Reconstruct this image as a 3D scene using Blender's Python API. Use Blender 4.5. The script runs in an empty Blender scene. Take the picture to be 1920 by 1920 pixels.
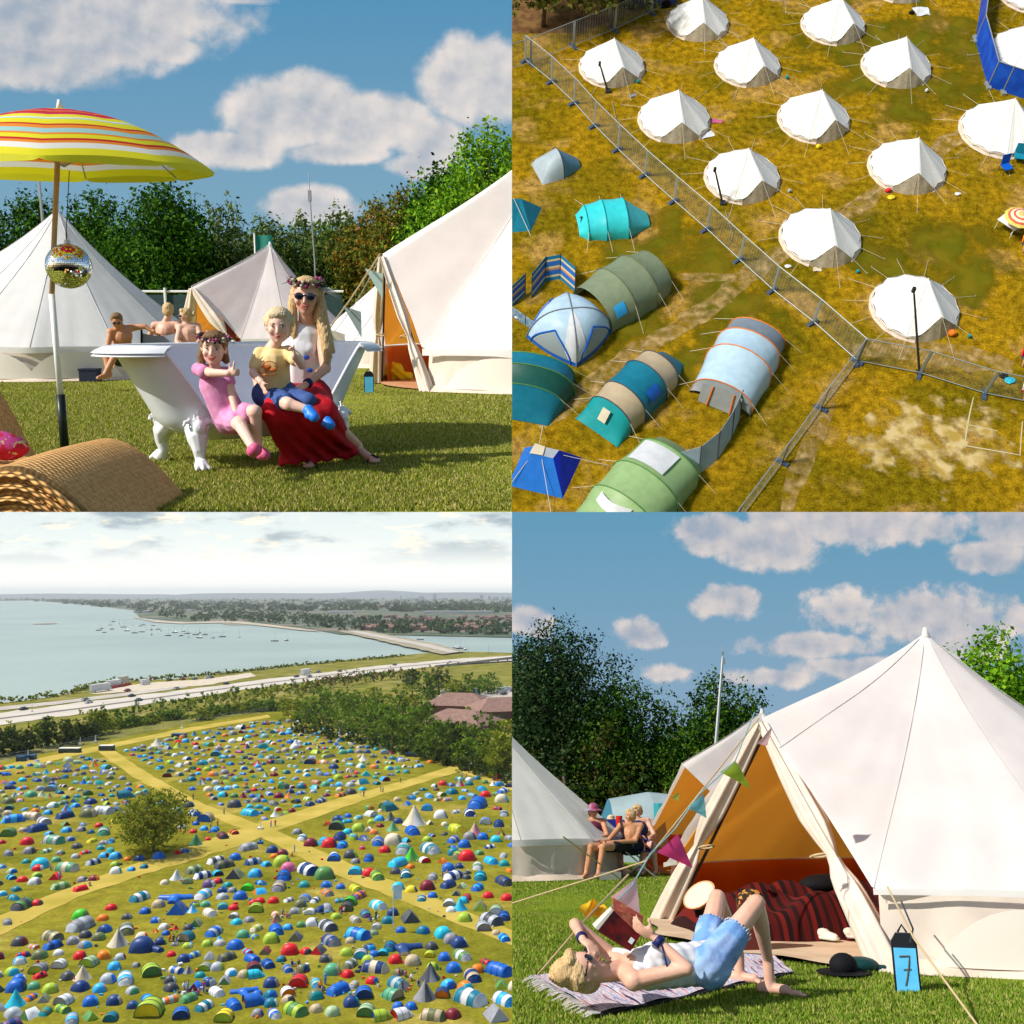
import bpy, bmesh, math, random
import numpy as np
from mathutils import Vector, Matrix, Euler, Quaternion
R = math.radians
sc = bpy.context.scene

# ------------------------------------------------------------------ camera
cam_data = bpy.data.cameras.new('camera')
cam = bpy.data.objects.new('camera', cam_data)
sc.collection.objects.link(cam)
cam.location = (0, 0, 0)
cam.rotation_euler = (R(90), 0, 0)
cam_data.sensor_width = 36
cam_data.lens = 36.0          # half angle tan = 0.5
cam_data.clip_start = 0.5
cam_data.clip_end = 60000
sc.camera = cam

# Four real places stand next to each other in four directions of view, each one a patch of
# country cut off along the two upright / level planes x = 0 and z = 0.
PLACES = {'garden': (10.63, 1.05, -1, 1), 'meadow': (58.7, 45.2, 1, 1),
          'bay': (-4.616, 55.0, -1, -1), 'camp': (-15.98, 1.16, 1, -1)}
P, COL, SIDE = {}, {}, {}
for k, (pitch, h, sx, sz) in PLACES.items():
    P[k] = Matrix.Rotation(R(pitch), 4, 'X') @ Matrix.Translation((0, 0, -h))
    c = bpy.data.collections.new(k); sc.collection.children.link(c)
    COL[k] = c; SIDE[k] = (sx, sz)
PI_ = {k: P[k].inverted() for k in P}
CUR = 'garden'
def use(k):
    global CUR
    CUR = k
def ray(px, py):
    d = Vector(((px - 960) / 1920, 1, (960 - py) / 1920))
    o = PI_[CUR] @ Vector((0, 0, 0))
    return o, (PI_[CUR].to_3x3() @ d)
def G(px, py, z=0.0):
    """point of the current place at height z above its ground seen at that spot"""
    o, d = ray(px, py)
    t = (z - o.z) / d.z
    return o + d * t
def D(px, py, y):
    """point at horizontal distance y"""
    o, d = ray(px, py)
    return o + d * ((y - o.y) / d.y)
def PX(p):
    w = P[CUR] @ Vector(p)
    return (960 + 1920 * w.x / w.y, 960 - 1920 * w.z / w.y)
def ppm(p):
    return 1920 / (P[CUR] @ Vector(p)).y

# ------------------------------------------------------------------ suns: every place has its own sun, with the direction of its own shadows
def sun(place, d, strength, angle, color=(1, .95, .87)):
    l = bpy.data.lights.new('sun', 'SUN'); l.energy = strength; l.angle = R(angle); l.color = color
    o = bpy.data.objects.new('sun', l); sc.collection.objects.link(o)
    w = P[place].to_3x3() @ Vector(d)
    o.rotation_euler = w.to_track_quat('Z', 'Y').to_euler()
    o.location = (0, 0, 200)
    o.light_linking.receiver_collection = COL[place]
    o.light_linking.blocker_collection = COL[place]
    return o
sun('garden', (-.80, -.33, .66), 4.6, .6)
sun('meadow', (-.62, -.10, .78), 3.4, 9)
sun('bay', (-.45, .25, .80), 5.0, 3)
sun('camp', (-.72, -.40, .66), 4.3, .6)

# ------------------------------------------------------------------ world: sky texture plus the clouds in the directions of the three skies
world = bpy.data.worlds.new('World'); sc.world = world; world.use_nodes = True
nt = world.node_tree; nt.nodes.clear()
def N(t, **kw):
    n = nt.nodes.new(t)
    for k, v in kw.items(): setattr(n, k, v)
    return n
def L(a, b): nt.links.new(a, b)
def setin(n, i, v):
    if hasattr(v, 'is_linked') or hasattr(v, 'links'): L(v, n.inputs[i])
    else: n.inputs[i].default_value = v
def M(op, a, b=0.0, c=None, clamp=False):
    n = N('ShaderNodeMath', operation=op); n.use_clamp = clamp
    setin(n, 0, a); setin(n, 1, b)
    if c is not None: setin(n, 2, c)
    return n.outputs[0]
def VM(op, a, b=(0, 0, 0)):
    n = N('ShaderNodeVectorMath', operation=op); setin(n, 0, a); setin(n, 1, b)
    return n.outputs['Value'] if op in ('LENGTH', 'DOT_PRODUCT') else n.outputs[0]
def MIX(f, a, b):
    n = N('ShaderNodeMix', data_type='RGBA')
    setin(n, 0, f); setin(n, 6, a if not isinstance(a, tuple) else (*a, 1)); setin(n, 7, b if not isinstance(b, tuple) else (*b, 1))
    return n.outputs[2]
def MR(v, a, b, c=0.0, d=1.0, smooth=True):
    n = N('ShaderNodeMapRange'); n.interpolation_type = 'SMOOTHSTEP' if smooth else 'LINEAR'
    setin(n, 0, v); setin(n, 1, a); setin(n, 2, b); setin(n, 3, c); setin(n, 4, d)
    return n.outputs[0]
def NOISE(vec, scale, detail=6, rough=.55, w=None):
    n = N('ShaderNodeTexNoise'); n.noise_dimensions = '3D'
    setin(n, 'Vector', vec); n.inputs['Scale'].default_value = scale; n.inputs['Detail'].default_value = detail
    n.inputs['Roughness'].default_value = rough
    return n.outputs[0]
tc = N('ShaderNodeTexCoord')
sep = N('ShaderNodeSeparateXYZ'); L(tc.outputs['Generated'], sep.inputs[0])
ysafe = M('MAXIMUM', sep.outputs[1], .05)
U = M('DIVIDE', sep.outputs[0], ysafe); V = M('DIVIDE', sep.outputs[2], ysafe)
comb = N('ShaderNodeCombineXYZ'); L(U, comb.inputs[0]); L(V, comb.inputs[1]); UV = comb.outputs[0]
def uvp(px, py): return ((px - 960) / 1920, (960 - py) / 1920)
def clouds(base, blobs, seed, lit, dark, namp=.62, scale=13, haze=1.0):
    cur = None
    for (px, py, rx, ry, *a) in blobs:
        u, v = uvp(px, py)
        s = VM('SUBTRACT', UV, (u, v, 0)); s = VM('MULTIPLY', s, (1920 / rx, 1920 / ry, 0))
        m = M('SUBTRACT', a[0] if a else 1.0, VM('LENGTH', s))
        cur = m if cur is None else M('MAXIMUM', cur, m)
    cur = M('MAXIMUM', cur, -1.0)
    v1 = VM('ADD', UV, (seed, seed * .7, seed * .3))
    n1 = NOISE(v1, scale, 8, .58)
    v2 = VM('ADD', v1, (.007, -.010, 0))
    n2 = NOISE(v2, scale, 5, .5)
    big = NOISE(v1, scale * .38, 3, .5)
    dens = M('ADD', cur, M('MULTIPLY', M('SUBTRACT', n1, .47), namp * 2))
    alpha = M('MULTIPLY', MR(dens, .0, .36), haze)
    relief = M('ADD', M('MULTIPLY', M('SUBTRACT', n1, n2), 3.2), M('MULTIPLY', M('SUBTRACT', big, .5), 1.3))
    sh = M('ADD', M('SUBTRACT', .60, M('MULTIPLY', MR(dens, .1, 1.1), .38)), relief, clamp=True)
    sh = M('MAXIMUM', M('MINIMUM', sh, 1.0), 0.0)
    return MIX(alpha, base, MIX(sh, dark, lit))
# garden sky
g = MR(V, .18, .5, smooth=False)
skyA = MIX(g, (.27, .44, .55), (.095, .29, .49))
skyA = clouds(skyA, [(150, 10, 310, 130, 1.1), (60, 100, 230, 90, .9), (330, 90, 110, 60, .6), (550, 215, 165, 80, 1.05), (690, 232, 140, 72, 1.0), (430, 280, 150, 50, .9), (910, 150, 130, 85, 1.1), (640, 285, 170, 36, .8),
      (800, 265, 110, 75, .75), (590, 385, 130, 45, .9), (450, 0, 160, 26, .5), (780, 310, 90, 40, .8), (30, 300, 100, 60, .5)], 3.1, (.80, .74, .70), (.36, .43, .52))
# bay sky
wv = VM('MULTIPLY', UV, (1, 3.2, 1))
nb = NOISE(VM('ADD', wv, (5, 2, 0)), 9, 6, .55)
nb2 = NOISE(VM('ADD', wv, (1.5, 7, 0)), 26, 5, .55)
gb = MR(V, -.085, -.004)
skyB = MIX(gb, (1.25, 1.23, 1.12), (.86, .95, .93))
skyB = MIX(M('MULTIPLY', MR(nb, .46, .62), MR(V, -.062, -.012)), skyB, (.38, .47, .53))
skyB = MIX(M('MULTIPLY', MR(nb2, .52, .70), MR(V, -.075, -.02, 0, .75)), skyB, (1.35, 1.18, .88))
# camp sky
gc = MR(V, -.27, 0, smooth=False)
skyC = MIX(gc, (.30, .42, .56), (.125, .33, .49))
skyC = clouds(skyC, [(1345, 1000, 90, 50, .95), (1440, 1020, 110, 60, 1.05), (1560, 975, 190, 50, 1.05), (1700, 985, 160, 48, .9), (1850, 1045, 95, 36, .95), (1900, 985, 90, 50, .9),
      (1352, 1128, 78, 44, .95), (1190, 1185, 70, 40, .75), (985, 1172, 60, 38, .8), (1590, 1140, 100, 48, .95), (1720, 1150, 150, 66, 1.05), (1820, 1165, 90, 42, .9),
      (1520, 1210, 190, 34, .8), (1240, 1265, 120, 36, .5), (1905, 1170, 60, 38, .8), (1450, 1270, 180, 38, .5), (1600, 1250, 260, 40, .55), (1800, 1210, 160, 50, .75)], 8.3, (.76, .68, .64), (.36, .42, .51), 1.0, 20)
isleft = M('LESS_THAN', U, 0.0); isup = M('GREATER_THAN', V, 0.0)
low = MIX(isleft, skyC, skyB)
front = MIX(isup, low, skyA)
nish = N('ShaderNodeTexSky'); nish.sky_type = 'NISHITA'; nish.sun_disc = False
nish.sun_elevation = R(38); nish.sun_rotation = R(248); nish.air_density = 1.1; nish.dust_density = 1.2
nsc = VM('MULTIPLY', nish.outputs[0], (.105, .105, .105))
fm = M('MULTIPLY', M('GREATER_THAN', sep.outputs[1], .1), M('MULTIPLY', MR(M('ABSOLUTE', U), .75, 1.1, 1, 0), MR(M('ABSOLUTE', V), .7, 1.0, 1, 0)))
bg = N('ShaderNodeBackground'); out = N('ShaderNodeOutputWorld')
L(MIX(fm, nsc, VM('MULTIPLY', front, (.82, .82, .82))), bg.inputs[0]); bg.inputs[1].default_value = 1.0
L(bg.outputs[0], out.inputs[0])
world.cycles.sampling_method = 'MANUAL'; world.cycles.sample_map_resolution = 512

sc.view_settings.view_transform = 'Standard'
sc.view_settings.look = 'None'
sc.view_settings.exposure = 0.3
sc.view_settings.gamma = 1.0
try:
    sc.cycles.max_bounces = 6; sc.cycles.transparent_max_bounces = 8
except Exception: pass

# ------------------------------------------------------------------ materials
MATS = {}
def mat(name, col, rough=.7, col2=None, scale=8.0, detail=4, lo=.4, hi=.6, bump=0.0, bscale=None, metal=0.0, trans=0.0, spec=.25, stretch=None,
        col3=None, scale3=1.0, lo3=.45, hi3=.6, coord='Object', tcol=None, rot=None):
    if name in MATS: return MATS[name]
    m = bpy.data.materials.new(name); m.use_nodes = True; MATS[name] = m
    t = m.node_tree; b = t.nodes['Principled BSDF']
    b.inputs['Base Color'].default_value = (*col, 1); b.inputs['Roughness'].default_value = rough
    b.inputs['Metallic'].default_value = metal; b.inputs['Specular IOR Level'].default_value = spec
    m.diffuse_color = (*col, 1)
    tcn = t.nodes.new('ShaderNodeTexCoord'); vec = tcn.outputs[coord]
    if stretch or rot:
        mp = t.nodes.new('ShaderNodeMapping'); mp.inputs['Scale'].default_value = stretch or (1, 1, 1)
        if rot: mp.inputs['Rotation'].default_value = rot
        t.links.new(vec, mp.inputs[0]); vec = mp.outputs[0]
    c = None
    def noise(s, d):
        n = t.nodes.new('ShaderNodeTexNoise'); n.inputs['Scale'].default_value = s; n.inputs['Detail'].default_value = d
        t.links.new(vec, n.inputs['Vector']); return n.outputs[0]
    def mapr(v, a, bb):
        n = t.nodes.new('ShaderNodeMapRange'); n.inputs[1].default_value = a; n.inputs[2].default_value = bb
        t.links.new(v, n.inputs[0]); return n.outputs[0]
    def mix(f, a, bb):
        n = t.nodes.new('ShaderNodeMix'); n.data_type = 'RGBA'; t.links.new(f, n.inputs[0])
        for i, q in ((6, a), (7, bb)):
            if isinstance(q, tuple): n.inputs[i].default_value = (*q, 1)
            else: t.links.new(q, n.inputs[i])
        return n.outputs[2]
    if col2 is not None:
        c = mix(mapr(noise(scale, detail), lo, hi), tuple(col), tuple(col2))
    if col3 is not None:
        c = mix(mapr(noise(scale3, 5), lo3, hi3), c if c is not None else tuple(col), tuple(col3))
    if c is not None: t.links.new(c, b.inputs['Base Color'])
    if bump:
        bn = t.nodes.new('ShaderNodeBump'); bn.inputs['Strength'].default_value = min(1, bump); bn.inputs['Distance'].default_value = .02 * max(1, bump)
        t.links.new(noise(bscale or scale, 5), bn.inputs['Height']); t.links.new(bn.outputs[0], b.inputs['Normal'])
    if trans:
        tr = t.nodes.new('ShaderNodeBsdfTranslucent'); tr.inputs[0].default_value = (*(tcol or col), 1)
        if c is not None and tcol is None: t.links.new(c, tr.inputs[0])
        mx = t.nodes.new('ShaderNodeMixShader'); mx.inputs[0].default_value = trans
        o = t.nodes['Material Output']
        t.links.new(b.outputs[0], mx.inputs[1]); t.links.new(tr.outputs[0], mx.inputs[2]); t.links.new(mx.outputs[0], o.inputs[0])
    return m
def cmat(name, col, rough=.6, **kw):
    """plain coloured stuff with a slight mottling"""
    c2 = tuple(min(1, q * 1.18 + .004) for q in col)
    c1 = tuple(q * .86 for q in col)
    return mat(name, c1, rough, col2=c2, scale=kw.pop('scale', 6), **kw)

# ------------------------------------------------------------------ meshes
class MB:
    def __init__(s): s.v = []; s.f = []; s.m = []; s.mi = 0
    def add(s, vs, fs):
        o = len(s.v); s.v.extend([tuple(q) for q in vs]); s.f.extend([tuple(i + o for i in q) for q in fs]); s.m.extend([s.mi] * len(fs)); return s
    def box(s, c, size, rz=0.0, rot=None, taper=1.0):
        hx, hy, hz = [q / 2 for q in size]
        M3 = rot if rot is not None else Matrix.Rotation(rz, 3, 'Z')
        vs = []
        for z in (-1, 1):
            k = taper if z > 0 else 1
            for x, y in ((-1, -1), (1, -1), (1, 1), (-1, 1)):
                vs.append(M3 @ Vector((x * hx * k, y * hy * k, z * hz)) + Vector(c))
        return s.add(vs, [(3, 2, 1, 0), (4, 5, 6, 7), (0, 1, 5, 4), (1, 2, 6, 5), (2, 3, 7, 6), (3, 0, 4, 7)])
    def tube(s, pts, r, n=6, caps=True, flat=1.0):
        pts = [Vector(q) for q in pts]; k = len(pts)
        rs = r if isinstance(r, (list, tuple)) else [r] * k
        rings = []; up = None
        for i, p in enumerate(pts):
            t = (pts[min(i + 1, k - 1)] - pts[max(i - 1, 0)])
            if t.length < 1e-9: t = Vector((0, 0, 1))
            t.normalize()
            if up is None:
                a = Vector((0, 0, 1)) if abs(t.z) < .9 else Vector((1, 0, 0))
                up = (a - t * a.dot(t)).normalized()
            else:
                up = (up - t * up.dot(t))
                up = up.normalized() if up.length > 1e-6 else t.orthogonal().normalized()
            sd = t.cross(up)
            rings.append([p + (up * math.cos(2 * math.pi * j / n) * flat + sd * math.sin(2 * math.pi * j / n)) * rs[i] for j in range(n)])
        vs = [q for rg in rings for q in rg]
        fs = [(i * n + j, i * n + (j + 1) % n, (i + 1) * n + (j + 1) % n, (i + 1) * n + j) for i in range(k - 1) for j in range(n)]
        if caps: fs += [tuple(range(n))[::-1], tuple((k - 1) * n + j for j in range(n))]
        return s.add(vs, fs)
    def grid(s, fn, nu, nv, close_u=False):
        vs = [fn(i / (nu if close_u else nu), j / nv) for j in range(nv + 1) for i in range(nu if close_u else nu + 1)]
        w = nu if close_u else nu + 1
        fs = [(j * w + i, j * w + (i + 1) % w, (j + 1) * w + (i + 1) % w, (j + 1) * w + i) for j in range(nv) for i in range(nu)]
        return s.add(vs, fs)
    def ell(s, c, r, n=12, m=8, rot=None):
        c = Vector(c); r = (r, r, r) if isinstance(r, (int, float)) else r
        M3 = rot if rot is not None else Matrix.Identity(3)
        vs = [c + M3 @ Vector((0, 0, -r[2]))]
        for j in range(1, m):
            a = -math.pi / 2 + math.pi * j / m
            for i in range(n):
                b = 2 * math.pi * i / n
                vs.append(c + M3 @ Vector((r[0] * math.cos(a) * math.cos(b), r[1] * math.cos(a) * math.sin(b), r[2] * math.sin(a))))
        vs.append(c + M3 @ Vector((0, 0, r[2])))
        fs = [(0, 1 + (i + 1) % n, 1 + i) for i in range(n)]
        for j in range(m - 2):
            for i in range(n):
                a0 = 1 + j * n; a1 = a0 + n
                fs.append((a0 + i, a0 + (i + 1) % n, a1 + (i + 1) % n, a1 + i))
        t = len(vs) - 1; a0 = 1 + (m - 2) * n
        fs += [(a0 + i, a0 + (i + 1) % n, t) for i in range(n)]
        return s.add(vs, fs)
    def cap(s, p0, p1, r0, r1, n=10):
        p0, p1 = Vector(p0), Vector(p1); d = (p1 - p0)
        if d.length < 1e-6: return s.ell(p0, max(r0, r1))
        d.normalize(); pts = []; rs = []
        for a in (85, 60, 35, 12): pts.append(p0 - d * r0 * math.sin(R(a))); rs.append(r0 * math.cos(R(a)))
        for a in (12, 35, 60, 85): pts.append(p1 + d * r1 * math.sin(R(a))); rs.append(r1 * math.cos(R(a)))
        return s.tube(pts, rs, n)
    def lathe(s, prof, n=24, c=(0, 0, 0)):
        c = Vector(c)
        vs = [c + Vector((r * math.cos(2 * math.pi * i / n), r * math.sin(2 * math.pi * i / n), z)) for r, z in prof for i in range(n)]
        fs = [(j * n + i, j * n + (i + 1) % n, (j + 1) * n + (i + 1) % n, (j + 1) * n + i) for j in range(len(prof) - 1) for i in range(n)]
        return s.add(vs, fs)
    def sheet(s, poly, th):
        """slab from a 3d polygon pushed along its normal"""
        poly = [Vector(q) for q in poly]; n = (poly[1] - poly[0]).cross(poly[2] - poly[0]).normalized() * th
        k = len(poly); vs = poly + [q + n for q in poly]
        return s.add(vs, [tuple(range(k))[::-1], tuple(range(k, 2 * k))] + [(i, (i + 1) % k, k + (i + 1) % k, k + i) for i in range(k)])
    def mesh(s, name, mats, smooth=False):
        me = bpy.data.meshes.new(name); me.from_pydata(s.v, [], s.f)
        for m in (mats if isinstance(mats, (list, tuple)) else [mats]): me.materials.append(m)
        me.polygons.foreach_set('material_index', s.m)
        if smooth: me.polygons.foreach_set('use_smooth', [True] * len(s.f))
        me.update(); return me
    def build(s, name, mats, parent=None, smooth=False, label=None, kind=None):
        o = bpy.data.objects.new(name, s.mesh(name, mats, smooth)); COL[CUR].objects.link(o)
        if parent is not None: o.parent = parent
        if label: o['label'] = label
        if kind: o['kind'] = kind
        return o
def place(o, loc=(0, 0, 0), rz=0.0, rot=None, scale=1.0):
    m = Matrix.Translation(Vector(loc)) @ (rot.to_4x4() if rot is not None else Matrix.Rotation(rz, 4, 'Z'))
    if not isinstance(scale, (tuple, list)): scale = (scale,) * 3
    o.matrix_world = P[CUR] @ m @ Matrix.Diagonal((*scale, 1))
    return o
def tag(o, label, cat, group=None, kind=None):
    if label: o['label'] = label
    if cat: o['category'] = cat
    if group: o['group'] = group
    if kind: o['kind'] = kind
    return o
def thing(name, label, cat, loc=(0, 0, 0), rz=0.0, group=None, rot=None, scale=1.0):
    o = bpy.data.objects.new(name, None); o.empty_display_size = .3; COL[CUR].objects.link(o)
    place(o, loc, rz, rot, scale); return tag(o, label, cat, group)
def solo(mb, name, mats, label, cat, loc=(0, 0, 0), rz=0.0, group=None, smooth=False, scale=1.0, rot=None):
    o = mb.build(name, mats, None, smooth); place(o, loc, rz, rot, scale); return tag(o, label, cat, group)
def struct(mb, name, mats, smooth=False, kind='structure', loc=(0, 0, 0)):
    o = mb.build(name, mats, None, smooth); place(o, loc); o['kind'] = kind; return o
def dup(root, loc, rz=0.0, label=None, scale=1.0, group=None):
    c = root.copy(); COL[CUR].objects.link(c); place(c, loc, rz, None, scale)
    if label: c['label'] = label
    if group: c['group'] = group
    for ch in list(root.children):
        d = ch.copy(); COL[CUR].objects.link(d); d.parent = c
        for g_ in list(ch.children):
            e = g_.copy(); COL[CUR].objects.link(e); e.parent = d
    return c
def fastmesh(name, co, faces4, mats, midx=None, smooth=False):
    """co (n,3), faces4 (m,k)"""
    me = bpy.data.meshes.new(name); nv = len(co); m, k = faces4.shape
    me.vertices.add(nv); me.vertices.foreach_set('co', co.astype(np.float32).ravel())
    me.loops.add(m * k); me.loops.foreach_set('vertex_index', faces4.astype(np.int32).ravel())
    me.polygons.add(m); me.polygons.foreach_set('loop_start', np.arange(0, m * k, k, dtype=np.int32))
    for q in mats: me.materials.append(q)
    if midx is not None: me.polygons.foreach_set('material_index', midx.astype(np.int32))
    me.update(calc_edges=True); me.validate(); return me
def fuse(mb, name, mats, voxel, parent=None, smooth_it=4, disp=None):
    """one continuous skin over overlapping closed shapes"""
    o = bpy.data.objects.new('tmp', mb.mesh('tmp', mats)); sc.collection.objects.link(o)
    rm = o.modifiers.new('r', 'REMESH'); rm.mode = 'VOXEL'; rm.voxel_size = voxel; rm.use_smooth_shade = True
    sm = o.modifiers.new('s', 'SMOOTH'); sm.iterations = smooth_it; sm.factor = .5
    dg = bpy.context.evaluated_depsgraph_get()
    me = bpy.data.meshes.new_from_object(o.evaluated_get(dg)); me.name = name
    old = o.data; bpy.data.objects.remove(o); bpy.data.meshes.remove(old)
    me.polygons.foreach_set('use_smooth', [True] * len(me.polygons))
    if not me.materials:
        for q in (mats if isinstance(mats, (list, tuple)) else [mats]): me.materials.append(q)
    if disp:
        co = np.empty(len(me.vertices) * 3); me.vertices.foreach_get('co', co); no = np.empty_like(co); me.vertices.foreach_get('normal', no)
        co = co.reshape(-1, 3); no = no.reshape(-1, 3); co += no * disp(co)[:, None]; me.vertices.foreach_set('co', co.ravel()); me.update()
    ob = bpy.data.objects.new(name, me); COL[CUR].objects.link(ob)
    if parent is not None: ob.parent = parent
    return ob

# ------------------------------------------------------------------ trees
def leaf_mesh(name, blobs, count, size, mats, rng, hollow=.45, flat=.75):
    """leaf clumps spread through the volume of lumpy crowns. blobs: (x,y,z,rx,ry,rz)"""
    vol = np.array([b[3] * b[4] * b[5] for b in blobs]) ** .75; vol = vol / vol.sum()
    cs = []; ns = []; tone = []
    for b, w in zip(blobs, vol):
        k = max(6, int(count * w))
        nc = max(5, k // 14)
        d = rng.normal(size=(nc, 3)); d /= np.linalg.norm(d, axis=1)[:, None]
        rr = hollow + (1 - hollow) * rng.random(nc) ** .6
        rr *= 1 + .07 * rng.normal(size=nc)
        cc = d * rr[:, None]
        idx = rng.integers(0, nc, k)
        spread = .20 + .10 * rng.random((k, 1))
        q = cc[idx] + rng.normal(size=(k, 3)) * spread * .5
        cs.append(q * np.array(b[3:6]) + np.array(b[:3])); ns.append(q / (np.linalg.norm(q, axis=1)[:, None] + 1e-6)); tone.append((idx * 7 % 5))
    c = np.vstack(cs); n = np.vstack(ns); tone = np.concatenate(tone); k = len(c)
    n = n + rng.normal(size=(k, 3)) * .75; n /= np.linalg.norm(n, axis=1)[:, None]
    a = rng.normal(size=(k, 3)); a -= n * (a * n).sum(1)[:, None]; a /= np.linalg.norm(a, axis=1)[:, None]
    b = np.cross(n, a); s = size * (.4 + 1.1 * rng.random(k) ** 1.6)[:, None]
    v = np.stack([c - a * s, c - b * s * flat * .7 , c + a * s, c + b * s * flat], 1).reshape(-1, 3)
    f = np.arange(4 * k).reshape(k, 4)
    mi = np.where(rng.random(k) < .25, rng.integers(0, len(mats), k), tone % len(mats))
    return fastmesh(name, v, f, mats, mi)
def leafmats(tag_, cols):
    return [mat('leaf_%s_%d' % (tag_, i), c, .7, trans=.28, spec=.06) for i, c in enumerate(cols)]
bark = mat('bark', (.10, .075, .05), .9, col2=(.18, .14, .10), scale=5, stretch=(3, 3, .6), bump=.6)
def limbs(mb, H, r, blobs, rng, base=.0):
    top = H * .75
    mb.tube([(0, 0, -.2), (rng.normal() * .1, 0, H * .25), (rng.normal() * .2, rng.normal() * .2, H * .5), (0, 0, top)], [r * 1.25, r, r * .7, r * .25], 7)
    for b in blobs:
        z0 = min(top * .8, max(H * .18, b[2] - b[5] * .9 - H * .08))
        e = Vector(b[:3]); m_ = Vector((e.x * .45, e.y * .45, (z0 + e.z) / 2 + .1))
        mb.tube([(0, 0, z0), m_, e, e + Vector((rng.normal() * b[3] * .4, rng.normal() * b[4] * .4, b[5] * .6))], [r * .5, r * .34, r * .18, r * .05], 5)
def tree(name, label, loc, H, W, nb, count, size, mats, seed, group=None, z0=.3, trunk_r=None, blobs=None, shape=.8):
    rng = np.random.default_rng(seed)
    if blobs is None:
        blobs = []
        for i in range(nb):
            t = (i + .5) / nb; z = H * (z0 + (1 - z0) * t * .80)
            wr = W * .5 * max(.5, math.sin(math.pi * min(1, .18 + t * .8)) ** shape) * rng.uniform(.8, 1.15)
            a = i * 2.4 + rng.random()
            off = wr * (.55 if i < nb - 1 else .1)
            blobs.append((off * math.cos(a), off * math.sin(a), z, wr * .72 + W * .08, wr * .72 + W * .08, H * (1 - z0) * .20 + .2))
    root = thing(name, label, 'tree', loc, rng.random() * 6.28 if nb else 0, group)
    mb = MB(); limbs(mb, H, trunk_r or H * .022, blobs, rng); mb.build('trunk', bark, root, True)
    o = bpy.data.objects.new('crown', leaf_mesh('crown', blobs, count, size, mats, rng)); COL[CUR].objects.link(o); o.parent = root
    return root

# ------------------------------------------------------------------ ground cover
def blades(name, place_pts, hgt, mats, rng, width=.008):
    c = place_pts; k = len(c)
    ang = rng.random(k) * 6.283; lean = rng.normal(size=(k, 2)) * .35
    h = hgt * (.5 + rng.random(k)); w = width * (.7 + .8 * rng.random(k))
    dx = np.cos(ang) * w; dy = np.sin(ang) * w; z = np.zeros(k)
    a = c + np.stack([-dx, -dy, z], 1); b = c + np.stack([dx, dy, z], 1); t = c + np.stack([lean[:, 0] * h, lean[:, 1] * h, h], 1)
    v = np.stack([a, b, t], 1).reshape(-1, 3)
    return fastmesh(name, v, np.arange(3 * k).reshape(k, 3), mats, rng.integers(0, len(mats), k))
# ------------------------------------------------------------------ canvas tents
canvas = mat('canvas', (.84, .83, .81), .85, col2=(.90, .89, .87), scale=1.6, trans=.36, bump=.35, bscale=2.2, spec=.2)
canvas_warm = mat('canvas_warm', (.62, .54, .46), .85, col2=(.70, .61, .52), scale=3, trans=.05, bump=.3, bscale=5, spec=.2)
canvas_sand = mat('canvas_sand', (.60, .49, .38), .9, col2=(.70, .58, .47), scale=4, bump=.4, bscale=9, spec=.2)
inner_glow = mat('orange_glow', (.92, .38, .03), .85, col2=(.96, .46, .05), scale=2, trans=.6, tcol=(1, .5, .06), bump=.3, bscale=3, spec=.1)  # warm light coming through the canvas, painted as orange on an added inner skin
inner_glow_dark = mat('orange_glow_wall', (.62, .10, .02), .85, col2=(.72, .16, .03), scale=2, trans=.5, tcol=(1, .26, .03), spec=.1)  # the same painted glow, deeper red along the low walls
canvas_door = mat('canvas_door', (.42, .36, .26), .9, col2=(.50, .44, .33), scale=5, bump=.3)
seam_m = mat('seam_thread', (.50, .49, .46), .9)
rope_m = mat('rope', (.52, .40, .22), .9)
rope_w = mat('rope_pale', (.66, .62, .52), .9)
steel = mat('steel', (.45, .46, .47), .4, metal=.8)
black = mat('black_cloth', (.005, .005, .007), .8, spec=.2)
whitep = mat('white_paint', (.80, .80, .80), .35)
def rimpt(th, Rr, hw, hd, thd, n, scal, f=1.0, door=True, pr=1.0, lift=0.0):
    """roof edge point in the direction th; the doorway is around th = 0"""
    a = (th + math.pi) % (2 * math.pi) - math.pi
    g = 2 * math.pi / n
    if door and abs(a) < thd:
        s = 1 - abs(a) / thd
        pc = Vector((Rr * math.cos(thd), Rr * math.sin(thd) * (1 if a > 0 else -1), hw))
        pk = Vector((Rr * pr, 0, hd))
        p = pc.lerp(pk, s)
        return Vector((p.x * f, p.y * f, p.z - lift))
    fr = ((th - (thd if door else 0)) % g) / g
    k = 1 - scal * math.sin(math.pi * fr)
    return Vector((Rr * k * f * math.cos(a), Rr * k * f * math.sin(a), hw + scal * .5 * math.sin(math.pi * fr) - lift))
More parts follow.
